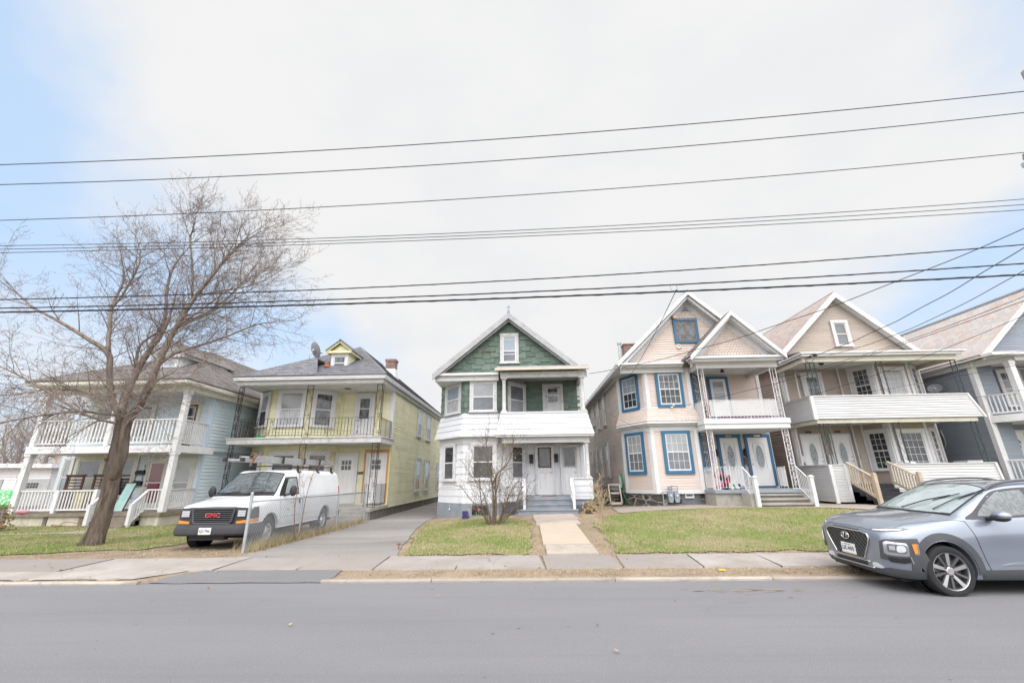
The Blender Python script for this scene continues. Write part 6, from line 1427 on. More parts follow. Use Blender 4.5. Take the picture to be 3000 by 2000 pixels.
M_bump = mat('black_bumper_plastic', (0.035, 0.035, 0.04), 0.6, 0.2, 5, spec=0.3)
M_tyre = mat('tyre_rubber', (0.022, 0.022, 0.024), 0.8, 0.2, 10, bump=0.3, bs=60)
M_chrome = mat('satin_chrome', (0.62, 0.62, 0.64), 0.18, 0.04, 4, metal=1)
M_silver = mat('machined_alloy', (0.58, 0.57, 0.57), 0.32, 0.05, 6, metal=0.9)
M_darkalloy = mat('dark_alloy', (0.12, 0.12, 0.125), 0.45, 0.1, 6, metal=0.6)
M_lamp = mat('lamp_glass', (0.50, 0.52, 0.54), 0.08, 0.1, 30, spec=0.8, coat=0.6)
M_lampdark = mat('smoked_lamp_housing', (0.10, 0.10, 0.11), 0.2, 0.1, 30, spec=0.7, coat=0.5)
M_amber = mat('amber_lens', (0.62, 0.23, 0.03), 0.2, 0.15, 20, spec=0.6, coat=0.5)
M_redlens = mat('red_lens', (0.45, 0.02, 0.02), 0.2, 0.1, 10, coat=0.5)
M_well = mat('wheel_well_liner', (0.012, 0.012, 0.013), 0.9, 0.1)
M_platew = mat('plate_white', (0.72, 0.73, 0.74), 0.45, 0.03); M_platet = mat('plate_lettering', (0.03, 0.04, 0.10), 0.5, 0.05); M_plateb = mat('plate_band', (0.62, 0.42, 0.08), 0.5, 0.05)
M_rail = mat('dark_roof_rail', (0.07, 0.07, 0.08), 0.4, 0.1, spec=0.5)
def plate(root, fr, s, t, d, txt, slot='-'):
    b = MB(); b.fbox(fr, s-.152, s+.152, t-.077, t+.077, d-.01, d+.004); p = b.build('licence_plate', M_platew, root)
    b = MB(); add_text(b, txt, 0.088, fr, s, t-.004, d+.005, 0.78, 0.001, True); add_text(b, 'NEW YORK', 0.024, fr, s, t+.055, d+.005, 1.0, 0.001); b.build('plate_lettering', M_platet, p)
    b = MB(); b.fbox(fr, s-.14, s+.14, t-.066, t-.058, d+.004, d+.006); b.fbox(fr, s-.14, s-.06, t+.05, t+.058, d+.004, d+.006); b.fbox(fr, s+.07, s+.14, t+.05, t+.058, d+.004, d+.006); b.build('plate_band', M_plateb, p); return p
def tyre(mb, c, ax, r, w, rim):
    k = w/2; mb.lathe(c, ax, [(rim, -k*.9), (rim+.01, -k*.98), (r*.86, -k*1.06), (r*.95, -k*1.0), (r*.99, -k*.8), (r, -k*.45), (r, k*.45), (r*.99, k*.8), (r*.95, k*1.0), (r*.86, k*1.06), (rim+.01, k*.98), (rim, k*.9), (rim*.97, -k*.9)], 48, False)
    x = Vector(ax).orthogonal().normalized(); y = Vector(ax).normalized().cross(x); a_ = Vector(ax).normalized()
    for q in (-.5, -.18, .18, .5): pass

def suv():
    root = thing('parked_suv', (5.19, 7.87, 0.0), 'silver blue compact SUV with dark cladding parked at the right edge', 'car', local=True)
    root.rotation_euler = (R(1.0), 0, R(-0.5))
    mp = lambda l, b, z: (l, b, z)
    lo = lambda zb, wb, w2, z2: [(0, zb), (wb, zb), (w2, z2)]
    ST = [
     (-0.012, [(0, .34), (.26, .34), (.36, .38), (.43, .48), (.45, .58), (.45, .67), (.43, .74), (.34, .78), (.25, .79), (.12, .795), (0, .80)]),
     (0.00, [(0, .29), (.32, .29), (.44, .34), (.51, .46), (.535, .58), (.54, .69), (.51, .775), (.41, .815), (.3, .83), (.15, .838), (0, .842)]),
     (0.05, [(0, .235), (.50, .235), (.62, .30), (.675, .44), (.69, .57), (.685, .69), (.65, .79), (.53, .85), (.40, .872), (.2, .884), (0, .89)]),
     (0.17, [(0, .20), (.62, .205), (.755, .275), (.80, .42), (.81, .56), (.805, .70), (.765, .815), (.65, .893), (.48, .925), (.24, .942), (0, .948)]),
     (0.42, [(0, .19), (.72, .195), (.845, .27), (.885, .42), (.893, .58), (.888, .73), (.84, .86), (.72, .945), (.52, .98), (.26, .998), (0, 1.004)]),
     (0.86, [(0, .19), (.75, .195), (.862, .27), (.892, .44), (.90, .62), (.893, .775), (.845, .915), (.745, .99), (.54, 1.028), (.27, 1.046), (0, 1.052)]),
     (1.16, [(0, .19), (.75, .195), (.865, .27), (.885, .44), (.893, .62), (.89, .79), (.85, .94), (.775, 1.02), (.56, 1.062), (.28, 1.082), (0, 1.088)]),
     (1.32, [(0, .19), (.75, .195), (.865, .27), (.880, .44), (.888, .62), (.89, .80), (.85, .955), (.80, 1.04), (.65, 1.115), (.33, 1.145), (0, 1.155)]),
     (1.62, [(0, .19), (.75, .195), (.865, .27), (.875, .44), (.88, .62), (.89, .81), (.85, .98), (.805, 1.06), (.685, 1.24), (.35, 1.30), (0, 1.315)]),
     (1.98, [(0, .19), (.75, .195), (.865, .27), (.873, .44), (.878, .62), (.89, .815), (.852, .995), (.80, 1.09), (.635, 1.395), (.34, 1.445), (0, 1.455)]),
     (2.30, [(0, .19), (.75, .195), (.865, .27), (.873, .44), (.878, .62), (.89, .82), (.852, 1.005), (.80, 1.10), (.615, 1.465), (.33, 1.505), (0, 1.515)]),
     (2.80, [(0, .19), (.75, .195), (.865, .27), (.875, .44), (.882, .62), (.893, .83), (.855, 1.02), (.80, 1.12), (.605, 1.485), (.32, 1.53), (0, 1.54)]),
     (3.35, [(0, .20), (.75, .205), (.865, .28), (.89, .44), (.90, .62), (.90, .84), (.86, 1.04), (.79, 1.14), (.585, 1.455), (.31, 1.505), (0, 1.515)]),
     (3.85, [(0, .25), (.72, .255), (.83, .32), (.87, .46), (.88, .64), (.87, .85), (.82, 1.05), (.74, 1.14), (.55, 1.33), (.3, 1.38), (0, 1.39)]),
     (4.08, [(0, .30), (.66, .305), (.77, .36), (.80, .48), (.81, .66), (.80, .85), (.74, .98), (.66, 1.06), (.48, 1.12), (.26, 1.15), (0, 1.16)]),
     (4.16, [(0, .40), (.50, .405), (.58, .45), (.62, .54), (.63, .66), (.62, .8), (.58, .88), (.5, .92), (.36, .95), (.2, .97), (0, .98)])]
    ST = [((.862-(.862-l)*.85 if l < .862 else l), p) for l, p in ST]
    B = Body(ST, mp, 110, 60)
    W1, W2, rw = 0.862, 3.462, 0.334
    def cyl(l, s): return lambda mb: mb.lathe((l, s*.98, rw+.01), (0, -s, 0), [(0.385, 0), (0.385, 0.36)], 40)
    body = B.cut([cyl(W1, -1), cyl(W1, 1), cyl(W2, -1), cyl(W2, 1)], 'body', M_carpaint, root)
    w = MB()
    for l in (W1, W2):
        for s in (-1, 1): w.lathe((l, s*.62, rw+.01), (0, s, 0), [(0.384, 0), (0.384, 0.12)], 32, False); w.lathe((l, s*.62, rw+.01), (0, s, 0), [(0.384, 0), (0.05, 0.0)], 32, False)
    w.build('wheel_well', M_well, root)
    side = Proj(B, (0, -2, 0), (1, 0, 0), (0, 0, 1)); far = Proj(B, (0, 2, 0), (-1, 0, 0), (0, 0, 1)); front = Proj(B, (-2, 0, 0), (0, -1, 0), (0, 0, 1)); topv = Proj(B, (0, 0, 3), (0, 1, 0), (-1, 0, 0))
    q = math.sqrt(.5); cor = Proj(B, (-1.5, -1.5, 0), (q, -q, 0), (0, 0, 1)); cor2 = Proj(B, (-1.5, 1.5, 0), (-q, -q, 0), (0, 0, 1))
    # grey cladding round the arches and along the sills
    c = MB()
    for pr, sg in ((side, 1), (far, -1)):
        S = lambda P: [(sg*x, y) for x, y in P] if sg > 0 else [(sg*x, y) for x, y in P][::-1]
        ring = arc(W1, rw+.01, .40, -8, 186, 22)+arc(W1, rw+.01, .495, 186, -8, 22); ring = [(x, max(y, .235)) for x, y in ring]
        pr.patch(c, S(ring), 0.012, 0.045)
        ring = arc(W2, rw+.01, .40, -6, 188, 22)+arc(W2, rw+.01, .495, 188, -6, 22); pr.patch(c, S([(x, max(y, .24)) for x, y in ring]), 0.012, 0.05)
        pr.patch(c, S([(1.30, .21), (3.02, .21), (3.02, .36), (1.34, .345)]), 0.012, 0.06)
    for pr, f in ((cor, 1), (cor2, -1)):
        # the winged surround of the low lamp cluster on each front corner
        P = [(.52, .455), (.555, .70), (.62, .735), (.80, .752), (.99, .765), (1.03, .62), (1.10, .33), (.99, .33), (.93, .45), (.80, .475), (.62, .445)]
        pr.patch(c, P if f > 0 else [(-x, y) for x, y in P][::-1], 0.010, 0.035)
        P = [(.40, .245), (.42, .30), (.62, .345), (.86, .335), (1.03, .325), (1.04, .22), (.80, .215), (.55, .22)]; pr.patch(c, P if f > 0 else [(-x, y) for x, y in P][::-1], 0.014, 0.04)
    front.patch(c, [(-.52, .235), (.52, .235), (.50, .305), (-.50, .305)], 0.014, 0.05); c.build('cladding', M_clad, root, True, sharp=35)
    # lamps low on the corners
    for pr, f in ((cor, 1), (cor2, -1)):
        F = lambda P: P if f > 0 else [(-x, y) for x, y in P][::-1]
        h = MB(); pr.patch(h, F([(.585, .54), (.60, .69), (.64, .715), (.865, .70), (.885, .655), (.875, .53), (.84, .52), (.62, .525)]), 0.018, 0.03); hl = h.build('headlight', M_chrome, root, True, sharp=35)
        h = MB(); pr.patch(h, F([(.635, .565), (.64, .672), (.67, .685), (.85, .675), (.862, .65), (.855, .56)]), 0.022, 0.025); h.build('lens_housing', M_lampdark, hl, True, sharp=35)
        h = MB(); pr.patch(h, F(smooth2([(.75, .585), (.76, .655), (.80, .668), (.845, .655), (.85, .60), (.81, .575)])), 0.028, 0.02)
        for k in range(5): pr.patch(h, F([(.668+k*.014, .60), (.668+k*.014, .655), (.676+k*.014, .655), (.676+k*.014, .60)]), 0.026, 0.02)
        h.build('lens', M_lamp, hl, True, sharp=35)
        h = MB(); pr.patch(h, F([(.935, .565), (.925, .69), (.975, .695), (.972, .57)]), 0.018, 0.03); a = h.build('marker_lamp', M_amber, root, True, sharp=35)
        h = MB(); pr.patch(h, F([(.975, .56), (.978, .695), (.992, .69), (.985, .552)]), 0.019, 0.03); pr.patch(h, F([(.925, .552), (.93, .562), (.985, .562), (.985, .55)]), 0.019, 0.03); h.build('marker_bezel', M_chrome, a, True, sharp=35)
        h = MB(); pr.patch(h, F([(.64, .43), (.615, .495), (.88, .505), (.90, .45), (.80, .425)]), 0.016, 0.03); h.build('side_intake', M_trim, root, True, sharp=35)
        h = MB(); pr.patch(h, F([(.885, .425), (.875, .52), (.89, .52), (.905, .42)]), 0.018, 0.03); h.build('intake_blade', M_chrome, root, True, sharp=35)
        h = MB(); pr.patch(h, F([(.40, .838), (.50, .830), (.66, .838), (.84, .862), (.93, .890), (.86, .896), (.66, .886), (.50, .866)]), 0.006, 0.025); d = h.build('running_light', M_lampdark, root, True, sharp=35)
        h = MB(); pr.patch(h, F([(.48, .842), (.66, .848), (.83, .870), (.86, .884), (.66, .877), (.50, .858)]), 0.011, 0.02); h.build('lens', M_lamp, d, True, sharp=35)
        h = MB(); pr.patch(h, F([(.40, .312), (.395, .372), (.44, .385), (.50, .365), (.545, .33), (.50, .315)]), 0.02, 0.025); h.build('fog_light', M_lamp, root, True, sharp=35)
    # cascading grille
    g = MB(); G = [(-.30, .40), (-.44, .62), (-.485, .72), (-.46, .775), (-.36, .798), (.36, .798), (.46, .775), (.485, .72), (.44, .62), (.30, .40)]
    front.patch(g, G, 0.006, 0.05); gr = g.build('grille', M_trim, root, True, sharp=35)
    g = MB(); ring = G+[G[0]]
    front.line(g, ring, 0.013, 0.010); g.build('grille_frame', M_chrome, gr, True)
    g = MB()
    def ingr(x, z): 
        wid = np.interp(z, [.40, .62, .72, .775, .798], [.30, .44, .485, .46, .36]); return abs(x) < wid-.005 and .41 < z < .79
    for k in range(-15, 16):
        for sg in (1, -1):
            run = []
            for i in range(0, 42):
                z = .40+i*.01; x = k*.085+sg*(z-.6)*0.95+(0.012 if (i//3) % 2 else -0.0)*0
                if ingr(x, z): run.append((x, z))
                elif len(run) > 1: front.line(g, run, 0.0045, 0.010, 0.06, 4); run = []
                else: run = []
            if len(run) > 1: front.line(g, run, 0.0045, 0.010, 0.06, 4)
    g.build('grille_mesh', M_darkalloy, gr, True)
    # emblem: an oval with a slanted letter in it
    fr = Fr(front.at(0, .70, .02), (0, -1, 0), (0, 0, 1)); e = MB(); n = 28
    e.tube([fr.P(.085*math.cos(2*math.pi*k/n), .052*math.sin(2*math.pi*k/n), .012) for k in range(n+1)], .010, 6)
    for x in (-.034, .034): e.tube([fr.P(x-.012, -.040, .012), fr.P(x, 0, .014), fr.P(x+.012, .040, .012)], .010, 6)
    e.tube([fr.P(-.031, -.008, .005), fr.P(0, .0, .007), fr.P(.031, .008, .005)], .0065, 6); e.build('emblem', M_chrome, root, True)
    plate(root, Fr(front.at(0, .505, .022), (0, -1, 0), (0, 0, 1)), 0, 0, 0, 'LSC·4470')
    g = MB(); front.patch(g, [(-.33, .312), (-.33, .372), (.33, .372), (.33, .312)], 0.008, 0.05); lg = g.build('lower_grille', M_trim, root, True, sharp=35)
    g = MB(); 
    for k in range(-11, 12): front.line(g, [(k*.03-.012, .315), (k*.03, .342), (k*.03-.012, .37)], .004, .012, .02)
    g.build('grille_mesh', M_clad, lg)
    g = MB(); front.line(g, [(-.40, .378), (.40, .378)], 0.011, 0.006); front.line(g, [(-.46, .300), (.46, .300)], 0.012, 0.010); g.build('skid_trim', M_silver, root, True)
    g = MB(); front.patch(g, [(-.30, .812), (.30, .812), (.30, .822), (-.30, .822)], 0.003, .05); front.line(g, [(-.52, .83), (-.38, .852), (0, .862), (.38, .852), (.52, .83)], .004, 0.0); 
    side.line(g, [(.16, .83), (.5, .945), (.9, .985), (1.18, 1.005), (1.27, 0.99)], .004, 0.0); side.line(g, [(1.30, .99), (1.345, .80), (1.40, .50), (1.44, .34)], .0045, 0.0); side.line(g, [(1.27, 0.99), (1.30, 0.99)], .004, 0.0); side.line(g, [(2.40, 1.02), (2.42, .7), (2.40, .35)], .0045, 0.0); g.build('panel_gap', M_trim, root)
    # glass
    g = MB(); P = smooth2([(-.70, -1.235), (-.35, -1.15), (0, -1.125), (.35, -1.15), (.70, -1.235)], 4, False)+smooth2([(.60, -1.96), (.32, -2.05), (0, -2.075), (-.32, -2.05), (-.60, -1.96)], 4, False); topv.patch(g, P, 0.006, 0.06); ws = g.build('windscreen', G_screen, root, True, sharp=35)
    g = MB(); P2 = [(x*1.03, y) for x, y in P]; topv.line(g, P+P[:1], 0.011, 0.004); topv.patch(g, smooth2([(-.71, -1.22), (-.35, -1.12), (0, -1.09), (.35, -1.12), (.71, -1.22)], 4, False)+smooth2([(.69, -1.27), (.35, -1.175), (0, -1.15), (-.35, -1.175), (-.69, -1.27)], 4, False), 0.007, .05); g.build('windscreen_seal', M_trim, ws)
    for a, bb in (((.10, -1.19), (-.38, -1.62)), ((-.42, -1.25), (-.60, -1.80))):
        g = MB(); p, r_ = topv.at(*a, .02), topv.at(*bb, .03); m = p.lerp(r_, .5)+Vector((0, 0, .02)); g.tube([p, m, r_], .009, 5); u = (r_-p).normalized(); g.beam(r_-u*.24+Vector((0, 0, -.008)), r_+u*.12+Vector((0, 0, -.008)), .02, .012); g.build('wiper', M_trim, root)
    for pr, sg in ((side, 1), (far, -1)):
        S = lambda P: [(sg*x, y) for x, y in P] if sg > 0 else [(sg*x, y) for x, y in P][::-1]
        O = [(1.34, 1.015), (1.50, 1.10), (1.72, 1.245), (1.95, 1.372), (2.15, 1.42), (2.45, 1.445), (2.9, 1.45), (3.3, 1.42), (3.55, 1.33), (3.62, 1.22), (3.5, 1.13), (2.9, 1.075), (2.3, 1.045), (1.8, 1.025)]
        g = MB(); pr.patch(g, S(smooth2(O, 3)), 0.004, 0.06); wt = g.build('window_trim', M_trim, root, True, sharp=35)
        g = MB(); pr.patch(g, S([(1.53, 1.055), (1.62, 1.14), (1.80, 1.26), (2.0, 1.365), (2.18, 1.395), (2.40, 1.412), (2.44, 1.08), (2.0, 1.06)]), 0.010, 0.05); g.build('pane', G_branch, wt, True, sharp=35)
        g = MB(); pr.patch(g, S([(2.54, 1.09), (2.50, 1.415), (2.9, 1.42), (3.25, 1.39), (3.4, 1.32), (3.42, 1.18), (3.2, 1.13)]), 0.010, 0.05); g.build('pane', G_car, wt, True, sharp=35)
        # mirror
        y = -sg; g = MB(); g.ball((1.70, y*.985, 1.075), .095, .125, .075, 16, 10); g.build('mirror', M_carpaint, root, True); m_ = MB(); m_.beam((1.62, y*.86, 1.02), (1.66, y*.97, 1.035), .10, .045); m_.ball((1.675, y*.985, 1.045), .098, .128, .052, 16, 8); m_.build('mirror_base', M_trim, root, True)
        g = MB(); rr = catmull([(1.95, y*.60, 1.40), (2.08, y*.605, 1.475), (2.35, y*.60, 1.53), (2.8, y*.595, 1.555), (3.2, y*.585, 1.54), (3.5, y*.57, 1.47), (3.6, y*.565, 1.42)], 5); g.tube(rr, .02, 6); g.build('roof_rail', M_rail, root, True)
        g = MB(); pr.patch(g, S([(1.62, .405), (1.78, .435), (3.0, .44), (3.0, .415), (1.8, .405)]), 0.012, 0.05); g.build('sill_trim', M_chrome, root, True, sharp=35)
    g = MB(); fcar = [(0.5, 0.03)]; 
    # seats and dash seen dimly are left to the tinted glass; underside
    g.box(.30, 3.9, -.72, .72, .17, .23); g.build('underbody', M_well, root)
    for l in (W1, W2):
        for s in (-1, 1):
            cx = Vector((l, s*.79, rw)); ax = Vector((0, s, 0))
            t = MB(); tyre(t, cx, ax, rw, .225, .238); wh = t.build('wheel', M_tyre, root, True, sharp=40)
            t = MB(); t.lathe(cx, ax, [(.235, -.1), (.222, .02), (.228, .10), (.242, .112), (.246, .104), (.238, .09)], 48, False); t.lathe(cx, ax, [(.225, .0), (.05, .0)], 32, False); t.lathe(cx, ax, [(.15, .01), (.15, .035)], 24); t.build('rim', M_darkalloy, wh, True, sharp=30)
            sp = MB(); dk = MB(); X = Vector((1, 0, 0)); Z = Vector((0, 0, 1))
            for k in range(5):
                a = R(90+72*k+14); u = X*math.cos(a)+Z*math.sin(a); v = -X*math.sin(a)+Z*math.cos(a)
                for dd, mbx, wd in ((-.032, sp, .046), (.036, dk, .030)):
                    p0 = cx+ax*.085+u*.045+v*dd*.6; p1 = cx+ax*.106+u*.236+v*dd*2.0
                    h = wd/2; A = [p0-v*h*.8, p0+v*h*.8, p1+v*h*1.25, p1-v*h*1.25]; mbx.extrude(A, ax*-.03)
                sp.lathe(cx+u*.062+v*.0, ax, [(.012, .07), (.012, .098)], 8) if False else None
                dk.lathe(cx+(X*math.cos(a+.63)+Z*math.sin(a+.63))*.062, ax, [(.011, .06), (.011, .10)], 8)
            sp.lathe(cx, ax, [(.055, .06), (.055, .092), (.045, .098)], 20); sp.lathe(cx, ax, [(.229, .098), (.243, .114), (.247, .106)], 48, False)
            sp.build('spokes', M_silver, wh); dk.build('twin_spokes', M_darkalloy, wh)
    return root
suv()

def van():
    root = thing('parked_van', (-7.80, 11.0, 0.03), 'white cargo van with black bumper and ladder on its roof behind the wire fence', 'van', local=True)
    root.rotation_euler = (0, 0, R(1.2)); root.scale = (.97, .98, .975)
    mp = lambda l, b, z: (b, l, z)
    sd = lambda w: [(0, .42), (w*.9, .42), (w*.97, .47), (w, .62), (w, .80)]
    ST = [
     (0.13, [(0, .46), (.70, .46), (.76, .50), (.78, .62), (.78, .8), (.77, .93), (.74, 1.0), (.6, 1.03), (.4, 1.045), (.2, 1.05), (0, 1.055)]),
     (0.17, [(0, .42), (.83, .42), (.885, .48), (.905, .62), (.905, .8), (.895, .95), (.86, 1.03), (.72, 1.07), (.48, 1.09), (.24, 1.10), (0, 1.10)]),
     (0.30, [(0, .42), (.90, .42), (.955, .48), (.972, .62), (.972, .82), (.962, .98), (.92, 1.075), (.79, 1.115), (.52, 1.14), (.26, 1.15), (0, 1.152)]),
     (0.70, sd(.99)+[(.985, 1.02), (.95, 1.13), (.84, 1.175), (.55, 1.205), (.27, 1.217), (0, 1.22)]),
     (1.12, sd(.997)+[(.993, 1.05), (.962, 1.18), (.88, 1.235), (.60, 1.275), (.30, 1.29), (0, 1.293)]),
     (1.28, sd(1.0)+[(.996, 1.06), (.967, 1.20), (.90, 1.29), (.74, 1.36), (.38, 1.385), (0, 1.39)]),
     (1.60, sd(1.0)+[(.997, 1.08), (.97, 1.23), (.90, 1.42), (.755, 1.615), (.40, 1.645), (0, 1.655)]),
     (1.98, sd(1.0)+[(.998, 1.09), (.972, 1.25), (.905, 1.50), (.765, 1.87), (.42, 1.91), (0, 1.925)]),
     (2.25, sd(1.0)+[(.998, 1.09), (.972, 1.25), (.91, 1.52), (.77, 1.95), (.43, 1.99), (0, 2.00)]),
     (3.0, sd(1.0)+[(.998, 1.09), (.973, 1.26), (.925, 1.55), (.80, 1.96), (.45, 2.01), (0, 2.02)]),
     (4.2, sd(1.0)+[(.998, 1.09), (.973, 1.26), (.925, 1.55), (.80, 1.955), (.45, 2.01), (0, 2.02)]),
     (5.4, sd(.995)+[(.99, 1.09), (.965, 1.26), (.915, 1.55), (.79, 1.945), (.44, 2.0), (0, 2.01)]),
     (5.62, [(0, .45), (.84, .45), (.93, .50), (.96, .62), (.96, .80), (.955, 1.09), (.93, 1.26), (.88, 1.55), (.75, 1.90), (.42, 1.95), (0, 1.96)]),
     (5.66, [(0, .55), (.74, .55), (.82, .60), (.84, .70), (.84, .85), (.84, 1.09), (.82, 1.25), (.78, 1.5), (.66, 1.8), (.38, 1.85), (0, 1.86)])]
    B = Body(ST, mp, 120, 60); W1, W2, rw = 0.98, 4.40, 0.372
    def cyl(l, s): return lambda mb: mb.lathe((s*1.1, l, rw+.05), (-s, 0, 0), [(0.44, 0), (0.44, 0.40)], 40)
    B.cut([cyl(W1, -1), cyl(W1, 1), cyl(W2, -1), cyl(W2, 1)], 'body', M_vanpaint, root)
    w = MB()
    for l in (W1, W2):
        for s in (-1, 1): w.lathe((s*.70, l, rw+.05), (s, 0, 0), [(0.439, 0), (0.439, 0.22)], 32, False); w.lathe((s*.70, l, rw+.05), (s, 0, 0), [(0.439, 0), (0.05, 0)], 32, False)
    w.box(-.8, .8, .4, 5.4, .30, .45); w.build('wheel_well', M_well, root)
    side = Proj(B, (3, 0, 0), (0, 1, 0), (0, 0, 1)); far = Proj(B, (-3, 0, 0), (0, -1, 0), (0, 0, 1)); front = Proj(B, (0, -2, 0), (1, 0, 0), (0, 0, 1))
    qa = math.sqrt(.5); ws = Proj(B, (0, -.8, 3.3), (1, 0, 0), (0, qa, qa))   # looks down at the screen
    wsd = lambda l, z: (l-(-.8))*qa+(z-3.3)*qa
    # black grille panel with slats, lamps in it
    g = MB(); front.patch(g, [(-.885, .66), (.885, .66), (.905, .80), (.885, 1.035), (.5, 1.062), (0, 1.068), (-.5, 1.062), (-.885, 1.035), (-.905, .80)], 0.012, 0.06); gp = g.build('grille', M_bump, root, True, sharp=35)
    fr = Fr(front.at(0, .85, .03), (1, 0, 0), (0, 0, 1)); g = MB(); z0 = .85
    g.fbox(fr, -.50, .50, -.155, .165, -.02, .004); g.build('grille_recess', M_well, gp)
    g = MB()
    for k in range(7): z = -.13+k*.046; g.fbox(fr, -.50, .50, z, z+.018, -.01, .028)
    P = [(-.50, .18), (.50, .18), (.53, .13), (.49, -.14), (.44, -.175), (-.44, -.175), (-.49, -.14), (-.53, .13), (-.50, .18)]; g.tube([fr.P(x, z, .02) for x, z in P], .024, 6); g.build('grille_slats', M_clad, gp, True, sharp=30)
    g = MB(); add_text(g, 'GMC', 0.145, fr, 0.0, 0.012, .03, 1.22, .008, True); g.build('badge_edge', M_chrome, gp)
    g = MB(); add_text(g, 'GMC', 0.128, fr, 0.0, 0.012, .046, 1.26, .004, True); g.build('badge_lettering', mat('red_badge', (0.42, 0.015, 0.02), 0.3, 0.05, coat=0.5), gp)
    for s in (-1, 1):
        fl = Fr(front.at(s*.72, .90, .02), (1, 0, 0), (0, 0, 1)); g = MB(); g.fbox(fl, -.105, .105, -.075, .085, -.03, .012); h = g.build('headlight', M_lampdark, root)
        g = MB()
        for i in range(5):
            for j in range(3): g.fbox(fl, -.095+i*.039, -.063+i*.039, -.062+j*.048, -.022+j*.048, .01, .022)
        g.build('lens', M_lamp, h)
        g = MB(); P = [(s*.60, .668), (s*.60, .722), (s*.90, .755), (s*.90, .675)]; front.patch(g, P if s > 0 else P[::-1], 0.024, 0.04); g.build('turn_signal', M_amber, root, True, sharp=35)
        pr = side if s > 0 else far; P = [(.17, .675), (.17, .755), (.42, .77), (.42, .69)]; g = MB(); pr.patch(g, [(x*s, y) for x, y in (P if s > 0 else P[::-1])], 0.012, .05); g.build('side_marker', M_amber, root, True, sharp=35)
        g = MB(); P = [(.15, .76), (.15, 1.04), (.40, 1.055), (.42, .80), (.42, .78)]; pr.patch(g, [(x*s, y) for x, y in (P if s > 0 else P[::-1])], 0.008, .05); g.build('lamp_surround', M_bump, root, True, sharp=35)
    # bumper: thick black bar wrapping the corners
    g = MB(); prof = [(0.0, .40), (-.03, .44), (-.03, .56), (-.005, .60), (.02, .66)]
    xs = [(-1.0, .62), (-.99, .40), (-.90, .17), (-.76, .05), (-.4, .0), (0, -.01), (.4, .0), (.76, .05), (.90, .17), (.99, .40), (1.0, .62)]; xs = [(p.x, p.y) for p in catmull([(*x, 0) for x in xs], 4)]
    rows = []
    for i, (x, y) in enumerate(xs):
        a = xs[max(0, i-1)]; c = xs[min(len(xs)-1, i+1)]; t = Vector((c[0]-a[0], c[1]-a[1])).normalized(); n = Vector((t.y, -t.x))
        rows.append([(x+n.x*(.05-o*1.0), y+n.y*(.05-o*1.0), z) for o, z in [(.16, .40)]+prof+[(.16, .665)]])
    g.grid(rows); g.poly(rows[0][::-1]); g.poly(rows[-1]); g.box(-.55, .35, .12, .3, .28, .40); bp = g.build('bumper', M_bump, root, True, sharp=35)
    plate(root, Fr((0, -.10, .535), (1, 0, 0), (0, 0, 1)), -.02, -.02, 0, 'KJG·7946')
    # windscreen and front side windows
    g = MB(); P = [(-.84, wsd(1.30, 1.35)), (0, wsd(1.20, 1.335)), (.84, wsd(1.30, 1.35)), (.70, wsd(1.95, 1.86)), (.4, wsd(2.0, 1.915)), (0, wsd(2.02, 1.935)), (-.4, wsd(2.0, 1.915)), (-.70, wsd(1.95, 1.86))]
    ws.patch(g, P, 0.008, 0.07); o = g.build('windscreen', G_branch, root, True, sharp=35); g = MB(); ws.line(g, P+P[:1], .016, .006); ws.patch(g, [(-.86, wsd(1.22, 1.28)), (0, wsd(1.10, 1.26)), (.86, wsd(1.22, 1.28)), (.84, wsd(1.34, 1.37)), (0, wsd(1.24, 1.36)), (-.84, wsd(1.34, 1.37))], .010, .06); g.build('windscreen_seal', M_trim, o)
    for a, bb in (((-.62, wsd(1.22, 1.30)), (-.18, wsd(1.30, 1.38))), ((.02, wsd(1.18, 1.30)), (.50, wsd(1.30, 1.39)))):
        g = MB(); p, r_ = ws.at(*a, .03), ws.at(*bb, .03); g.tube([p, p.lerp(r_, .5)+Vector((0, 0, .015)), r_], .011, 5); g.build('wiper', M_trim, root)
    for pr, s in ((side, 1), (far, -1)):
        S = lambda P: [(x*s, y) for x, y in (P if s > 0 else P[::-1])]
        g = MB(); pr.patch(g, S([(1.36, 1.27), (1.86, 1.79), (2.40, 1.80), (2.46, 1.29)]), 0.006, .06); wt = g.build('window_trim', M_trim, root, True, sharp=35)
        g = MB(); pr.patch(g, S([(1.66, 1.315), (1.96, 1.75), (2.34, 1.76), (2.40, 1.33)]), 0.012, .06); g.build('pane', G_car if s < 0 else G_screen, wt, True, sharp=35)
        g = MB(); g.ball((s*1.20, 1.62, 1.40), .11, .07, .15, 14, 10); g.beam((s*.96, 1.58, 1.28), (s*1.16, 1.60, 1.32), .06, .05); g.build('mirror', M_bump, root, True)
        g = MB(); pr.line(g, S([(1.40, 1.26), (1.38, 1.0), (1.50, .55)]) if s > 0 else [(-1.40, 1.26), (-1.38, 1.0), (-1.50, .55)], .006, 0); pr.line(g, [(s*2.52, 1.82), (s*2.56, 1.1), (s*2.54, .50)], .006, 0); pr.line(g, [(s*2.6, 1.21), (s*4, 1.23), (s*5.5, 1.24)], .006, .001); pr.line(g, [(s*1.5, .70), (s*3.9, .70)], .006, .001); g.build('panel_gap', M_greymetal, root)
        g = MB(); pr.patch(g, S([(2.44, 1.02), (2.44, 1.20), (2.50, 1.20), (2.50, 1.02)]), 0.018, .05); g.build('door_handle', M_trim, root, True, sharp=35)
        g = MB(); pr.patch(g, S([(5.50, 1.10), (5.50, 1.48), (5.58, 1.48), (5.60, 1.10)]), 0.012, .05); g.build('tail_lamp', M_redlens, root, True, sharp=35)
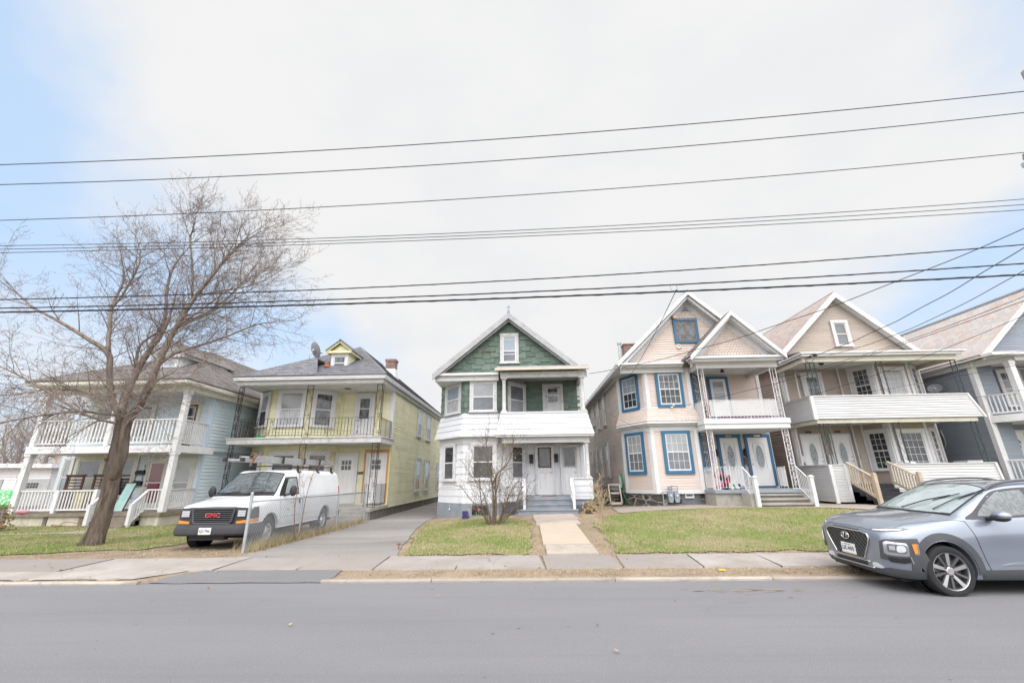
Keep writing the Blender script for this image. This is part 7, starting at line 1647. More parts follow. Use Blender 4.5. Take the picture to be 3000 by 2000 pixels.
    g = MB(); g.box(-.95, .95, 5.62, 5.80, .42, .60); g.build('rear_bumper', M_bump, root)
    for l in (W1, W2):
        for s in (-1, 1):
            cx = Vector((s*.84, l, rw)); ax = Vector((s, 0, 0)); t = MB(); tyre(t, cx, ax, rw, .235, .215); wh = t.build('wheel', M_tyre, root, True, sharp=40)
            t = MB(); t.lathe(cx, ax, [(.215, -.1), (.205, .05), (.222, .11), (.20, .10), (.15, .06), (.11, .075), (.085, .12), (.04, .13)], 32); t.build('rim', M_alu, wh, True, sharp=40)
            t = MB()
            for k in range(8): a = R(45*k); t.lathe(cx+Vector((0, math.cos(a)*.165, math.sin(a)*.165)), ax, [(.022, .05), (.022, .085)], 8)
            t.build('wheel_hole', M_well, wh)
    # roof rack bars
    for l in (2.55, 3.9, 5.05):
        g = MB(); g.beam((-.80, l, 2.13), (.80, l, 2.13), .035, .03)
        for s in (-1, 1): g.beam((s*.78, l, 1.95), (s*.78, l, 2.14), .06, .05, (0, 1, 0)); g.box(s*.78-.07, s*.78+.07, l-.06, l+.06, 1.92, 1.97)
        g.build('roof_rack', M_black, root)
    return root
van()

def ladders():
    """two nested aluminium extension ladder sections lying flat on the van's rack"""
    root = thing('extension_ladder', (-7.98, 11.72, 2.235), 'battered aluminium extension ladder with red clamp lying on the white van roof rack', 'ladder', local=True)
    root.rotation_euler = (R(0.35), 0, R(0.5)); L = 6.05
    for k, (dz, H, a, bb) in enumerate(((0.0, .24, 0.0, L), (0.09, .205, .45, L-.25))):
        m = MB()
        for s in (-1, 1): m.beam((s*H, a, dz), (s*H, bb, dz), .035, .085)
        for i in range(int((bb-a)/.3)): m.tube([(-H, a+.15+i*.3, dz), (H, a+.15+i*.3, dz)], .017, 6)
        m.build('ladder_section', M_alu, root)
    m = MB()
    for s in (-1, 1): m.box(s*.24-.035, s*.24+.035, -.05, .08, -.05, .05); m.box(s*.205-.03, s*.205+.03, .40, .50, .04, .13)
    m.build('ladder_foot', M_bump, root)
    m = MB(); m.tube([(.28, .30, -.09), (.30, .36, -.11), (.33, .42, .05), (.30, .46, .17), (.20, .46, .18)], .02, 6); m.tube([(.33, .30, .02), (.30, .62, .15)], .014, 6); m.build('clamp', M_rust, root)
    m = MB()
    for y in (1.98, 3.35, 4.5): m.beam((.30, y, -.06), (.30, y, .15), .04, .06, (0, 1, 0)); m.beam((-.30, y, .14), (.30, y, .14), .04, .03)
    m.build('strap', M_trim, root)
    return root
ladders()
# ------------------------------------------------------------------ trees and shrubs
def mat_bark(name, a, b, ridges=True):
    s = NT(name)
    x = s.mix(s.ramp(s.noise(3, 8, 0.7, stretch=(3, 3, 0.5)), 0.35, 0.65), a, b); x = s.mix(s.ramp(s.noise(1.3, 5), .5, .7, 0, .3), x, (0.16, 0.155, 0.12))
    s.col(x)
    if ridges: s.bump(s.noise(5, 8, 0.75, stretch=(3.5, 3.5, 0.45)), 1.0, 0.12)
    return s.fin(0.9, 0.15)
M_bark = mat_bark('ridged_bark', (0.075, 0.055, 0.043), (0.235, 0.185, 0.15))
M_branch = mat_bark('branch_bark', (0.12, 0.095, 0.08), (0.255, 0.215, 0.185), False)
s_ = NT('twig_bark'); s_.col(s_.mix(s_.ramp(s_.noise(0.5, 3), .35, .65), (0.175, 0.14, 0.125), (0.28, 0.225, 0.195))); M_twig = s_.fin(0.9, 0.1)
M_redtwig = mat('reddish_twig_bark', (0.24, 0.145, 0.105), 0.9, 0.2, 1, spec=0.1)
M_farbark = mat('far_tree_bark', (0.23, 0.195, 0.185), 0.95, 0.15, 1, spec=0.1)
class Grow:
    def __init__(s, seed): s.r = random.Random(seed)
    def path(s, p, d, L, n, wander, up):
        pts = [Vector(p)]; d = Vector(d).normalized(); q = pts[0]
        for k in range(n):
            d = (d+Vector((s.r.gauss(0, wander), s.r.gauss(0, wander), s.r.gauss(0, wander)+up))).normalized(); q = q+d*(L/n); pts.append(q)
        return pts
    def side(s, d, ang):
        d = d.normalized(); x = d.orthogonal().normalized(); y = d.cross(x); a = s.r.uniform(0, 6.283)
        return (d*math.cos(ang)+(x*math.cos(a)+y*math.sin(a))*math.sin(ang)).normalized()
    def branch(s, mbs, p, d, L, r, lev, maxlev, up=0.03, droop=0.0, dens=1.0):
        """mbs: meshes per level; twigs of one branch stay in the last"""
        n = 5 if lev < maxlev else 4
        pts = s.path(p, d, L, n, 0.13 if lev < maxlev else 0.20, up-droop*(lev/maxlev))
        rr = [r*(1-0.72*k/n) for k in range(n+1)]
        mb = mbs[min(lev, len(mbs)-1)]; mb.tube(pts, rr, 6 if r > 0.03 else 4 if r > 0.012 else 3, cap=False)
        if lev >= maxlev:
            for k in range(1, n+1):
                if s.r.random() < 0.7:
                    t = (pts[k]-pts[k-1]); dd = s.side(t, R(s.r.uniform(35, 65))); mb.tube([pts[k], pts[k]+dd*L*s.r.uniform(.12, .3)], [r*.6, r*.35], 3, cap=False)
                    if s.r.random() < .35: e = pts[k]+dd*0.02; mb.tube([e, e+dd*.035], [r*1.5, r*.9], 3, cap=False)
            return
        nc = max(2, int(round((3.0 if lev == 0 else 3.1)*dens+L*1.1*dens)))
        for k in range(nc):
            t = s.r.uniform(0.22, 1.0); i = min(n-1, int(t*n)); f = t*n-i; q = pts[i].lerp(pts[i+1], f); dd = s.side(pts[i+1]-pts[i], R(s.r.uniform(25, 62)))
            s.branch(mbs, q, dd, L*s.r.uniform(0.40, 0.68)*(1.1-0.35*t), max(0.0042, rr[i]*s.r.uniform(0.42, 0.62)), lev+1, maxlev, up, droop, dens)
        s.branch(mbs, pts[-1], pts[-1]-pts[-2], L*0.5, max(0.0048, rr[-1]), lev+1, maxlev, up, droop, dens)

def big_tree():
    root = thing('bare_tree', (-11.75, 12.2, 0.1), 'big leaning bare tree with several stems on the left lawn before the light blue house', 'tree', 'bare trees')
    g = Grow(21); rnd = g.r
    trunk = MB(); limb = MB(); br = MB(); tw = MB()
    def stem(pts, r, n, mb, name=None):
        P = catmull(pts, 6); m = len(P); rr = []
        for k in range(m):
            t = k/(m-1)*(len(r)-1); i = min(int(t), len(r)-2); rr.append((r[i]+(r[i+1]-r[i])*(t-i))*.74)
        P = [p+Vector((rnd.gauss(0, .006), rnd.gauss(0, .006), 0)) for p in P]; mb.tube(P, rr, n, cap=True); return P, rr
    # main bole with root flare, then the second stem that parts at 2.4 m
    T, tr = stem([(-11.78, 12.2, -0.1), (-11.76, 12.2, 0.25), (-11.70, 12.2, 1.0), (-11.72, 12.2, 1.9), (-11.80, 12.2, 2.7), (-11.86, 12.18, 3.4), (-11.95, 12.15, 3.75)], [.37, .30, .265, .255, .225, .195, .15], 16, trunk)
    T2, r2 = stem([(-11.66, 12.15, 1.75), (-11.50, 12.1, 2.35), (-11.52, 12.05, 2.9), (-11.50, 12.0, 3.35), (-11.28, 12.0, 3.85), (-11.10, 12.0, 4.5)], [.17, .165, .16, .155, .145, .13], 12, trunk)
    for k in range(7):
        a = rnd.uniform(0, 6.28); trunk.tube([(-11.76+math.cos(a)*.14, 12.2+math.sin(a)*.14, .40), (-11.76+math.cos(a)*.24, 12.2+math.sin(a)*.24, .12), (-11.76+math.cos(a)*.33, 12.2+math.sin(a)*.33, 0.02)], [.08, .07, .03], 6)
    trunk.ball((-11.88, 12.03, 2.35), .07, .05, .09, 8, 6)
    LIMBS = [
     ([(-11.90, 12.15, 3.5), (-12.15, 12.0, 4.0), (-12.30, 11.85, 4.7), (-12.42, 11.75, 5.35), (-12.95, 11.55, 5.75), (-13.75, 11.3, 6.25), (-14.6, 11.2, 6.7), (-15.2, 11.1, 7.2), (-15.8, 11.0, 7.8)], [.115, .11, .105, .10, .08, .06, .038, .022, .008], 30),
     ([(-12.42, 11.75, 5.35), (-12.75, 11.9, 6.1), (-13.0, 12.0, 7.0), (-13.0, 12.1, 8.0), (-13.35, 12.1, 8.9)], [.085, .075, .06, .045, .015], 30),
     ([(-13.0, 12.0, 6.9), (-12.5, 11.8, 7.5), (-12.2, 11.7, 8.4), (-12.4, 11.6, 8.8)], [.05, .04, .03, .012], 22),
     ([(-11.95, 12.15, 3.7), (-12.02, 12.3, 4.5), (-11.95, 12.4, 5.2), (-11.86, 12.45, 5.6), (-11.75, 12.6, 6.6), (-12.0, 12.7, 7.8), (-12.0, 12.7, 8.7), (-11.7, 12.8, 9.6)], [.14, .13, .12, .11, .08, .062, .045, .012], 34),
     ([(-11.86, 12.45, 5.6), (-11.5, 12.3, 5.95), (-11.25, 12.2, 6.5), (-11.2, 12.2, 7.6)], [.09, .075, .055, .02], 10),
     ([(-12.02, 12.3, 4.6), (-12.3, 12.6, 5.1), (-12.42, 12.7, 5.9), (-12.1, 12.9, 6.5), (-11.9, 13.1, 7.2)], [.07, .06, .055, .035, .012], 12),
     ([(-11.10, 12.0, 4.5), (-11.02, 12.0, 5.3), (-10.86, 12.1, 6.2), (-10.6, 12.2, 7.2), (-10.25, 12.4, 8.3), (-9.85, 12.5, 9.2), (-9.4, 12.6, 9.9)], [.125, .115, .10, .085, .065, .045, .012], 32),
     ([(-10.62, 12.2, 7.15), (-10.75, 12.1, 8.2), (-11.0, 12.0, 9.3), (-10.9, 11.9, 9.7), (-11.0, 11.8, 10.1)], [.055, .045, .033, .022, .008], 28),
     ([(-11.06, 12.0, 4.75), (-10.75, 11.8, 5.4), (-10.4, 11.6, 6.1), (-9.9, 11.45, 7.0), (-9.25, 11.3, 7.9), (-8.8, 11.2, 8.8)], [.095, .088, .078, .062, .044, .012], 30),
     ([(-10.9, 11.9, 5.05), (-10.5, 11.9, 5.35), (-9.9, 11.95, 5.6), (-9.2, 12.0, 5.85), (-8.3, 12.1, 6.3), (-7.7, 12.2, 6.4)], [.06, .055, .045, .038, .026, .01], 30),
     ([(-9.9, 11.45, 7.0), (-9.2, 11.6, 7.25), (-8.5, 11.8, 7.5), (-7.9, 11.9, 7.9)], [.042, .035, .024, .009], 15), ([(-10.25, 12.4, 8.3), (-9.5, 12.1, 8.9), (-8.9, 12.0, 9.4), (-8.4, 12.0, 9.7)], [.042, .033, .022, .008], 15), ([(-10.4, 11.6, 6.1), (-9.6, 11.3, 6.4), (-8.8, 11.1, 6.9), (-8.1, 11.0, 7.3)], [.042, .035, .024, .009], 15), ([(-10.86, 12.1, 6.2), (-10.2, 12.5, 6.9), (-9.4, 12.8, 7.7), (-8.7, 13.0, 8.4)], [.042, .035, .024, .009], 14),
     ([(-10.8, 12.1, 6.3), (-10.3, 12.8, 7.2), (-9.9, 13.2, 8.2), (-9.7, 13.6, 9.4)], [.06, .05, .035, .012], 22),
     ([(-11.95, 12.1, 3.55), (-12.5, 11.6, 3.6), (-13.2, 11.2, 3.45), (-14.0, 10.9, 3.2), (-14.8, 10.7, 2.9)], [.05, .042, .033, .022, .009], 26),
     ([(-12.0, 12.1, 3.7), (-12.7, 11.9, 4.15), (-13.6, 11.7, 4.3), (-14.7, 11.5, 4.1), (-15.7, 11.4, 4.2)], [.05, .042, .033, .022, .009], 30),
     ([(-11.86, 12.1, 3.3), (-12.3, 11.5, 3.5), (-13.1, 11.0, 4.1), (-14.2, 10.7, 4.7), (-15.5, 10.5, 5.1)], [.05, .042, .033, .022, .009], 32),
     ([(-11.5, 12.0, 3.3), (-11.0, 11.6, 3.7), (-10.5, 11.3, 3.6), (-10.1, 11.1, 3.4)], [.04, .03, .02, .008], 12),
     ([(-11.35, 12.0, 3.7), (-10.8, 11.7, 4.3), (-10.2, 11.5, 4.6), (-9.5, 11.3, 4.6)], [.045, .035, .025, .009], 12)]
    for li, (pts, r, nb) in enumerate(LIMBS):
        mb = limb if r[0] > .055 else br; P, rr = stem(pts, r, 8 if r[0] > .05 else 6, mb); m = len(P)
        low = li >= 15
        nb = int(nb*1.0)
        for k in range(nb):
            t = 0.12+0.88*(k+rnd.random())/nb; i = min(m-2, int(t*(m-1))); q = P[i].lerp(P[i+1], t*(m-1)-i); d = P[i+1]-P[i]
            dd = g.side(d, R(rnd.uniform(30, 70))); L = rnd.uniform(0.75, 1.5)*(0.85 if low else 1.0)*(1.15-0.35*t)
            rb = min(rr[i]*0.55, rnd.uniform(.009, .020)); g.branch([br, tw, tw], q, dd, L, max(.006, rb), 0, 2, 0.035 if not low else 0.0, 0.10 if low or li in (9,) else 0.03, 1.0)
        g.branch([br, tw, tw], P[-1], P[-1]-P[-2], 1.1, .011, 0, 2, .04, .02, 1.2)
    # water sprouts low on the fork
    for k in range(70):
        q = Vector((rnd.uniform(-12.15, -11.2), rnd.uniform(11.95, 12.3), rnd.uniform(3.3, 4.9))); d = Vector((rnd.gauss(0, 1), rnd.gauss(-.4, .8), rnd.uniform(-.2, .9))); g.branch([tw, tw], q, d, rnd.uniform(.5, 1.3), .006, 1, 2, .02, .05, .9)
    trunk.build('trunk', M_bark, root, True); limb.build('limbs', M_branch, root, True); b_ = br.build('branches', M_branch, root, True); tw.build('twigs', M_twig, root)
big_tree()

def round_tree(name_label, base, H, spread, seed, m, maxlev=3, stems=1, dens=1.0, group='bare trees', rad=None):
    root = thing('bare_tree', base, name_label, 'tree', group); g = Grow(seed); rnd = g.r
    t = MB(); br = MB(); tw = MB(); B = Vector(base); r = rad or H*0.016
    for k in range(stems):
        d = Vector((rnd.gauss(0, .12), rnd.gauss(0, .12), 1)); P = g.path(B, d, H*.55, 7, .05, .03); rr = [r*(1-.55*i/7) for i in range(8)]; t.tube(P, rr, 8, cap=False)
        for i in range(2, 8):
            for j in range(3):
                dd = g.side(P[i]-P[i-1], R(rnd.uniform(25, 60))); g.branch([br, br, tw, tw], P[i], dd, spread*rnd.uniform(.35, .62), rr[i]*.5, 0, maxlev, .05, .03, dens)
    t.build('trunk', m, root, True); br.build('branches', m, root); tw.build('twigs', m, root); return root
round_tree('tall bare tree at the far left edge beyond the white garage', (-52, 46, 0), 14, 7, 3, M_farbark, 2, 2, 1.0)
round_tree('bare tree rising behind the tan house at the far left', (-44.5, 52, 0), 12, 5.5, 4, M_farbark, 2, 2, 1.0)
round_tree('distant bare tree at the left edge of the sky', (-72, 60, 0), 15, 8, 5, M_farbark, 2, 2, 0.9)
round_tree('small bare tree glimpsed between the yellow and white houses', (-10.2, 54, 0), 12, 4.5, 6, M_farbark, 2, 1, 1.0)
round_tree('bare tree standing left of the white garage door', (-26.5, 34, 0), 6.0, 3.2, 8, M_farbark, 2, 1, .8)

round_tree('bare street tree on the near side of the road, mirrored in the van windscreen', (-6.5, -8.5, 0), 9, 5.5, 12, M_branch, 2, 2, 1.0)
round_tree('bare street tree on the near side of the road, mirrored in the SUV side window', (9.5, -9.5, 0), 9, 5.5, 13, M_branch, 2, 1, 1.0)
def shrub():
    root = thing('bare_shrub', (-1.15, 14.6, 0.2), 'many-stemmed bare shrub with a few yellow buds before the white house', 'shrub'); g = Grow(31); rnd = g.r
    st = MB(); tw = MB(); bd = MB()
    MAIN = [[(-1.10, 14.6, .15), (-1.08, 14.6, .9), (-1.12, 14.6, 1.45), (-1.22, 14.6, 1.95), (-1.30, 14.6, 2.5), (-1.35, 14.6, 3.0)], [(-1.05, 14.6, .15), (-1.0, 14.55, .85), (-1.02, 14.55, 1.5), (-.95, 14.5, 1.8), (-.62, 14.45, 2.1), (-.45, 14.4, 2.5), (-.40, 14.4, 2.9)], [(-1.0, 14.65, .15), (-.8, 14.6, .6), (-.62, 14.6, 1.0), (-.40, 14.6, 1.45), (-.1, 14.55, 1.6)], [(-1.15, 14.55, .15), (-1.25, 14.5, .7), (-1.45, 14.5, 1.3), (-1.75, 14.5, 1.7), (-2.1, 14.5, 2.2)], [(-1.2, 14.6, .15), (-1.4, 14.6, .6), (-1.8, 14.55, 1.0), (-2.2, 14.5, 1.5)], [(-.95, 14.7, .15), (-.6, 14.7, .5), (-.35, 14.75, .9), (-.2, 14.8, 1.3)], [(-1.1, 14.7, .15), (-1.05, 14.8, 1.0), (-.85, 14.9, 1.9), (-.75, 14.9, 2.7)], [(-1.0, 14.5, .15), (-.75, 14.4, .45), (-.4, 14.3, .75), (-.1, 14.2, 1.15)], [(-1.25, 14.7, .15), (-1.5, 14.8, .9), (-1.6, 14.9, 1.9), (-1.75, 14.9, 2.6)]]
    for i, p in enumerate(MAIN):
        P = catmull(p, 5); r0 = .042 if i < 2 else .026; m = len(P); rr = [r0*(1-.75*k/(m-1)) for k in range(m)]; st.tube(P, rr, 6, cap=False)
        for k in range(30 if i < 2 else 22):
            t = rnd.uniform(.25, 1); j = min(m-2, int(t*(m-1))); d = g.side(P[j+1]-P[j], R(rnd.uniform(25, 60))); g.branch([tw], P[j], d, rnd.uniform(.3, .7), max(.0055, rr[j]*.45), 1, 2, .08, 0, .85)
    for k in range(26):
        a = rnd.uniform(0, 6.28); g.branch([tw], (-1.05+math.cos(a)*.15, 14.6+math.sin(a)*.15, .15), (math.cos(a)*.5, math.sin(a)*.5, 1), rnd.uniform(.6, 1.3), .009, 1, 2, .05, 0, .8)
    for k in range(80):
        q = Vector((rnd.gauss(-1.1, .5), rnd.gauss(14.6, .35), rnd.uniform(.8, 2.9))); bd.ball(q, rnd.uniform(.012, .022), None, None, 5, 4)
    st.build('stems', mat('shrub_bark', (0.15, 0.115, 0.09), 0.9, 0.2), root, True); tw.build('twigs', MATS['shrub_bark'], root); bd.build('buds', mat('yellow_bud', (0.36, 0.33, 0.08), 0.8, 0.3), root)
shrub()
def sapling(name, base, label, H, seed, n, m, lean=(0, 0)):
    root = thing(name, base, label, 'shrub' if name != 'sapling' else 'tree'); g = Grow(seed); rnd = g.r; st = MB(); tw = MB(); B = Vector(base)
    for k in range(n):
        d = Vector((rnd.gauss(lean[0], .14), rnd.gauss(lean[1], .14), 1)); b = B+Vector((rnd.gauss(0, .05 if n > 1 else 0), rnd.gauss(0, .05 if n > 1 else 0), -.05)); P = g.path(b, d, H*rnd.uniform(.6, 1), 7, .06, .02); r0 = H*.006 if n > 1 else H*.011; st.tube(P, [r0*(1-.8*i/7) for i in range(8)], 5, cap=False)
        for i in range(2, 8):
            for j in range(2): g.branch([tw], P[i], g.side(P[i]-P[i-1], R(rnd.uniform(20, 50))), H*rnd.uniform(.10, .26), .0032, 1, 2, .05, 0, .6)
    st.build('stems', m, root, True); tw.build('twigs', m, root)
sapling('sapling', (-6.62, 13.0, 0.08), 'slim bare sapling growing up through the wire fence', 2.6, 5, 2, M_redtwig, (0.12, 0))
sapling('dry_stalks', (2.08, 12.6, 0.18), 'thin dry stalks on the lawn edge right of the front walk', 1.5, 6, 5, mat('straw_stem', (0.42, 0.33, 0.22), 0.9, 0.2))
sapling('dry_stalks', (2.9, 17.6, 0.35), 'dry weed stalks beside the corner of the white house porch', 1.1, 9, 4, MATS['straw_stem'])
def clump(name, base, label, cat, cols, n, rx, rz, seed, leaf=(.03, .06), group=None):
    root = thing(name, base, label, cat, group); rnd = random.Random(seed)
    s = NT(name+'_leaf'); i = s.island(); x = s.mix(s.ramp(i, 0, .6), cols[0], cols[1]); x = s.mix(s.ramp(i, .75, .85), x, cols[2]); s.col(x); m = s.fin(0.8, 0.2); b = MB(); t = MB()
    for k in range(n):
        a = rnd.uniform(0, 6.28); q = math.sqrt(rnd.random()); z = rnd.random(); p = Vector(base)+Vector((rx*q*math.cos(a)*(1-.4*z), rx*q*math.sin(a)*(1-.4*z), rz*z)); d = Vector((rnd.gauss(0, 1), rnd.gauss(0, 1), rnd.gauss(.4, .8))).normalized(); w = d.orthogonal().normalized(); L = rnd.uniform(*leaf)
        b.poly([p, p+d*L*.5+w*L*.3, p+d*L, p+d*L*.5-w*L*.3])
        if k % 6 == 0: t.tube([Vector(base)+Vector((rnd.gauss(0, rx*.2), rnd.gauss(0, rx*.2), 0)), p], .005, 3, cap=False)
    t.build('stems', M_redtwig, root); b.build('leaves', m, root)
clump('leafy_shrub', (-18.6, 15.2, 0.12), 'low shrub with yellow and rusty leaves at the left end of the blue porch', 'shrub', ((0.07, 0.09, 0.03), (0.16, 0.15, 0.04), (0.30, 0.13, 0.06)), 700, .75, .85, 3, (.05, .10))
clump('dry_clump', (2.42, 17.5, 0.33), 'round dry grass clump by the lattice right of the grey steps', 'plant', ((0.26, 0.20, 0.12), (0.36, 0.28, 0.17), (0.2, .15, .09)), 600, .26, .30, 5, (.10, .22))
clump('hyacinth', (-2.42, 17.75, 0.17), 'clump of blue purple hyacinths in the bed left of the bare shrub', 'flowers', ((0.05, 0.045, 0.22), (0.10, 0.10, 0.33), (0.05, 0.10, 0.03)), 420, .17, .28, 6, (.04, .07), 'spring flowers in the bed')
clump('hyacinth', (-0.62, 17.95, 0.28), 'smaller clump of bright blue hyacinths right behind the bare shrub', 'flowers', ((0.04, 0.06, 0.26), (0.09, 0.12, 0.36), (0.05, 0.10, 0.03)), 300, .15, .26, 7, (.04, .07), 'spring flowers in the bed')
def tulip():
    root = thing('tulip', (-1.88, 17.6, 0.2), 'single pink tulip between the two blue hyacinth clumps', 'flower', 'spring flowers in the bed'); b = MB(); b.lathe((-1.88, 17.6, .42), (0, 0, 1), [(.02, 0), (.05, .05), (.045, .10), (.02, .13)], 8); b.build('blossom', mat('pink_petal', (0.62, 0.16, 0.25), 0.5, 0.1), root, True); b = MB(); b.tube([(-1.88, 17.6, .18), (-1.88, 17.6, .43)], .008, 5)
    for s in (-1, 1): b.poly([(-1.88, 17.6, .18), (-1.88+s*.10, 17.58, .36), (-1.88+s*.13, 17.58, .46), (-1.88+s*.05, 17.6, .32)])
    b.build('leaves', mat('tulip_leaf', (0.16, 0.26, 0.12), 0.6, 0.1), root)
tulip()
# ------------------------------------------------------------------ fence, wires, small things
def chain_fence():
    root = thing('wire_fence', (-6.6, 10.6, 0.1), 'grey chain link fence on pipe posts between the white van and the driveway', 'fence')
    P = [(-6.60, 10.60), (-6.60, 13.1), (-6.60, 15.6), (-6.60, 18.2)]; H = 1.17
    for i, (x, y) in enumerate(P):
        z = gz(x, y)-.1; h = H+.12 if i in (0, 3) else H; r = .036 if i in (0, 3) else .024; b = MB(); b.tube([(x, y, z), (x, y, z+.1+h)], r, 10); b.ball((x, y, z+.1+h), r*1.15, None, r*.8, 8, 5); b.build('fence_post', M_steel, root, True, sharp=50)
    b = MB(); zt = gz(-6.6, 12)+H-.04; b.tube([(-6.6, 10.6, zt), (-6.6, 18.2, zt-.03)], .021, 8); b.build('top_rail', M_steel, root, True)
    m = NT('fence_wire'); m.col((0.42, 0.43, 0.45)); M_wire = m.fin(0.5, 0.4, 0.3); b = MB(); y0, y1, z0, z1 = 10.64, 18.16, gz(-6.6, 12)+.04, zt; hh = z1-z0; d = .095; k = 0
    y = y0-hh
    while y < y1:
        for s in (1, -1):
            a0, a1 = (y, y+hh) if s > 0 else (y+hh, y); f0, f1 = 0.0, 1.0
            for lim, lower in ((y0, True), (y1, False)):
                if a0 == a1: continue
                f = (lim-a0)/(a1-a0)
                if (a1 > a0) == lower: f0 = max(f0, f)
                else: f1 = min(f1, f)
            if f1-f0 > .03: b.tube([(-6.6+.004*s, a0+(a1-a0)*f0, z0+hh*f0), (-6.6+.004*s, a0+(a1-a0)*f1, z0+hh*f1)], .0046, 3, cap=False)
        b.beam((-6.6, y+hh, z1-.01), (-6.6, y+hh, z1+.03), .007, .007, (0, 1, 0)) if y0 < y+hh < y1 else None
        y += d
    b.build('wire_mesh', M_wire, root)
chain_fence()
M_cable = mat('black_cable', (0.022, 0.02, 0.024), 0.7, 0.2, 3); M_wireline = mat('dark_line_wire', (0.035, 0.036, 0.045), 0.6, 0.2, 3)
def quad_fit(pts):
    A = np.array([[x*x, x, 1] for x, _ in pts]); return np.linalg.solve(A, np.array([z for _, z in pts]))
def lines():
    pole = (12.75, 8.4)
    def run(pts, Y, r, label, group, m, twist=False):
        q = quad_fit(pts); b = MB(); P = []
        for k in range(90): x = -46+k*(pole[0]+46)/89.0; P.append((x, Y, q[0]*x*x+q[1]*x+q[2]))
        b.tube(P, r, 6)
        if twist:
            h = []
            for k in range(700): x = -20+k*(pole[0]+20)/699.0; a = x*7; h.append((x, Y+math.cos(a)*r, q[0]*x*x+q[1]*x+q[2]+math.sin(a)*r))
            b.tube(h, r*.35, 4)
        o = b.build('overhead_wire', m, None, True, org=(pole[0], Y, 7)); tag(o, label, 'wire', group)
    def atY(pts, Y): k = Y/8.4; return [(x*k, CAM_H+(z-CAM_H)*k) for x, z in pts]
    pr = 'power lines crossing the sky'
    run(atY([(-13.15, 9.37), (-.17, 9.65), (12.41, 10.53)], 7.25), 7.25, .0105, 'topmost thin power line across the sky', pr, M_wireline)
    run(atY([(-12.93, 8.76), (-.18, 9.0), (12.17, 9.88)], 7.8), 7.8, .0105, 'second power line from the top, meeting no insulator in view', pr, M_wireline)
    run(atY([(-12.54, 7.72), (-.19, 7.97), (11.62, 8.71)], 9.1), 9.1, .0105, 'third power line from the top, tied to the grey insulator', pr, M_wireline)
    t1 = [(-12.28, 7.02), (-.21, 7.03), (11.27, 7.46)]; t3 = [(-12.21, 6.83), (-.21, 6.87), (11.16, 7.18)]
    run(t1, 8.4, .008, 'upper of the three close thin wires in mid sky', pr, M_wireline); run([(a[0], (a[1]+b[1])/2) for a, b in zip(t1, t3)], 8.4, .008, 'middle of the three close thin wires in mid sky', pr, M_wireline); run(t3, 8.4, .008, 'lower of the three close thin wires in mid sky', pr, M_wireline)
    cb = 'thick cables just above the roofs'
    run([(-11.76, 5.63), (-.22, 5.78), (10.84, 6.32)], 8.4, .012, 'thick black cable highest of the three just above the roofs', cb, M_cable, True); run([(-11.69, 5.42), (-.23, 5.49), (10.68, 5.87)], 8.4, .0135, 'thick black cable between two others just above the roofs', cb, M_cable, True); run([(-11.65, 5.32), (-.23, 5.36), (10.58, 5.61)], 8.4, .018, 'thickest and lowest black cable skimming the pink gable', cb, M_cable, True)
    def drop(a, b, sag, r, label, n=24, wob=0.0, via=None):
        m = MB(); P = []; a, b = Vector(a), Vector(b)
        for k in range(n+1):
            t = k/n; p = a.lerp(b, t); p.z -= sag*4*t*(1-t); p.z += math.sin(t*31)*wob; P.append(p)
        m.tube(P, r, 5); o = m.build('service_wire', M_cable, None, True, org=tuple(b)); tag(o, label, 'wire', 'service drops to the houses')
    h = (12.72, 8.4, 7.42)
    drop(h, (2.84, 18.2, 5.98), .55, .011, 'service wire sagging from the pole to the white house porch', 40, .012)
    drop((12.72, 8.4, 7.35), (12.40, 18.0, 6.48), .35, .012, 'service wire from the pole to the tan house eave', 40, .012)
    drop((12.74, 8.4, 6.85), (13.2, 17.95, 6.55), .42, .010, 'lower service wire from the pole to the tan house eave corner', 30, .006)
    drop((12.74, 8.4, 6.0), (10.72, 18.1, 5.6), .28, .008, 'phone wire from the pole to the pink porch post', 30); drop((12.74, 8.4, 5.85), (7.4, 18.6, 4.7), .30, .008, 'phone wire from the pole across the pink house front', 30)
    drop((12.74, 8.4, 5.7), (10.8, 18.0, 4.5), .25, .007, 'phone wire from the pole to the pink balcony corner', 30); drop((22, 8.4, 6.2), (13.2, 20.1, 4.9), .3, .007, 'phone wire slanting over the grey roof to the tan house', 30)
    drop((22, 8.4, 6.6), (18.7, 18.2, 6.2), .3, .007, 'wire crossing the pale slate roof to the tan porch post', 30); drop((23, 8.4, 6.0), (18.6, 18.3, 4.6), .3, .007, 'wire ending at the right end of the tan balcony', 30)
    drop((3.28, 8.4, 5.42), (4.86, 19.4, 6.05), .12, .008, 'wire from the lowest cable down to the pink bay', 30, .004)
    drop((7.3, 18.62, 4.66), (4.6, 19.9, 4.05), .10, .006, 'phone wire strung along the pink skirt shingles', 16); drop((2.66, 18.4, 4.9), (5.4, 18.66, 3.4), .12, .005, 'thin wire between the white porch and the pink bay', 16)
    drop((-26, 8.4, 6.4), (-18.4, 16.9, 5.6), .2, .008, 'service wire reaching the light blue house from the left', 24); drop((-30, 8.4, 6.2), (-20.3, 16.9, 5.4), .2, .007, 'thin wire at the far left over the blue porch', 24)
    b = MB(); q = Vector((3.30, 8.4, 5.43)); b.tube([q+Vector((-.05+.075*math.cos(a), 0, .085+.08*math.sin(a))) for a in [k*.5 for k in range(14)]], .0035, 4); b.ball(q, .03); o = b.build('wire_clamp', M_wireline, None, True, org=tuple(q)); tag(o, 'coiled wire loop and clamp on the lowest cable above the pink gable', 'clamp')
    root = thing('utility_pole', (pole[0], pole[1], 0), 'utility pole just past the right edge, its crossarm tip and grey insulator in view', 'pole')
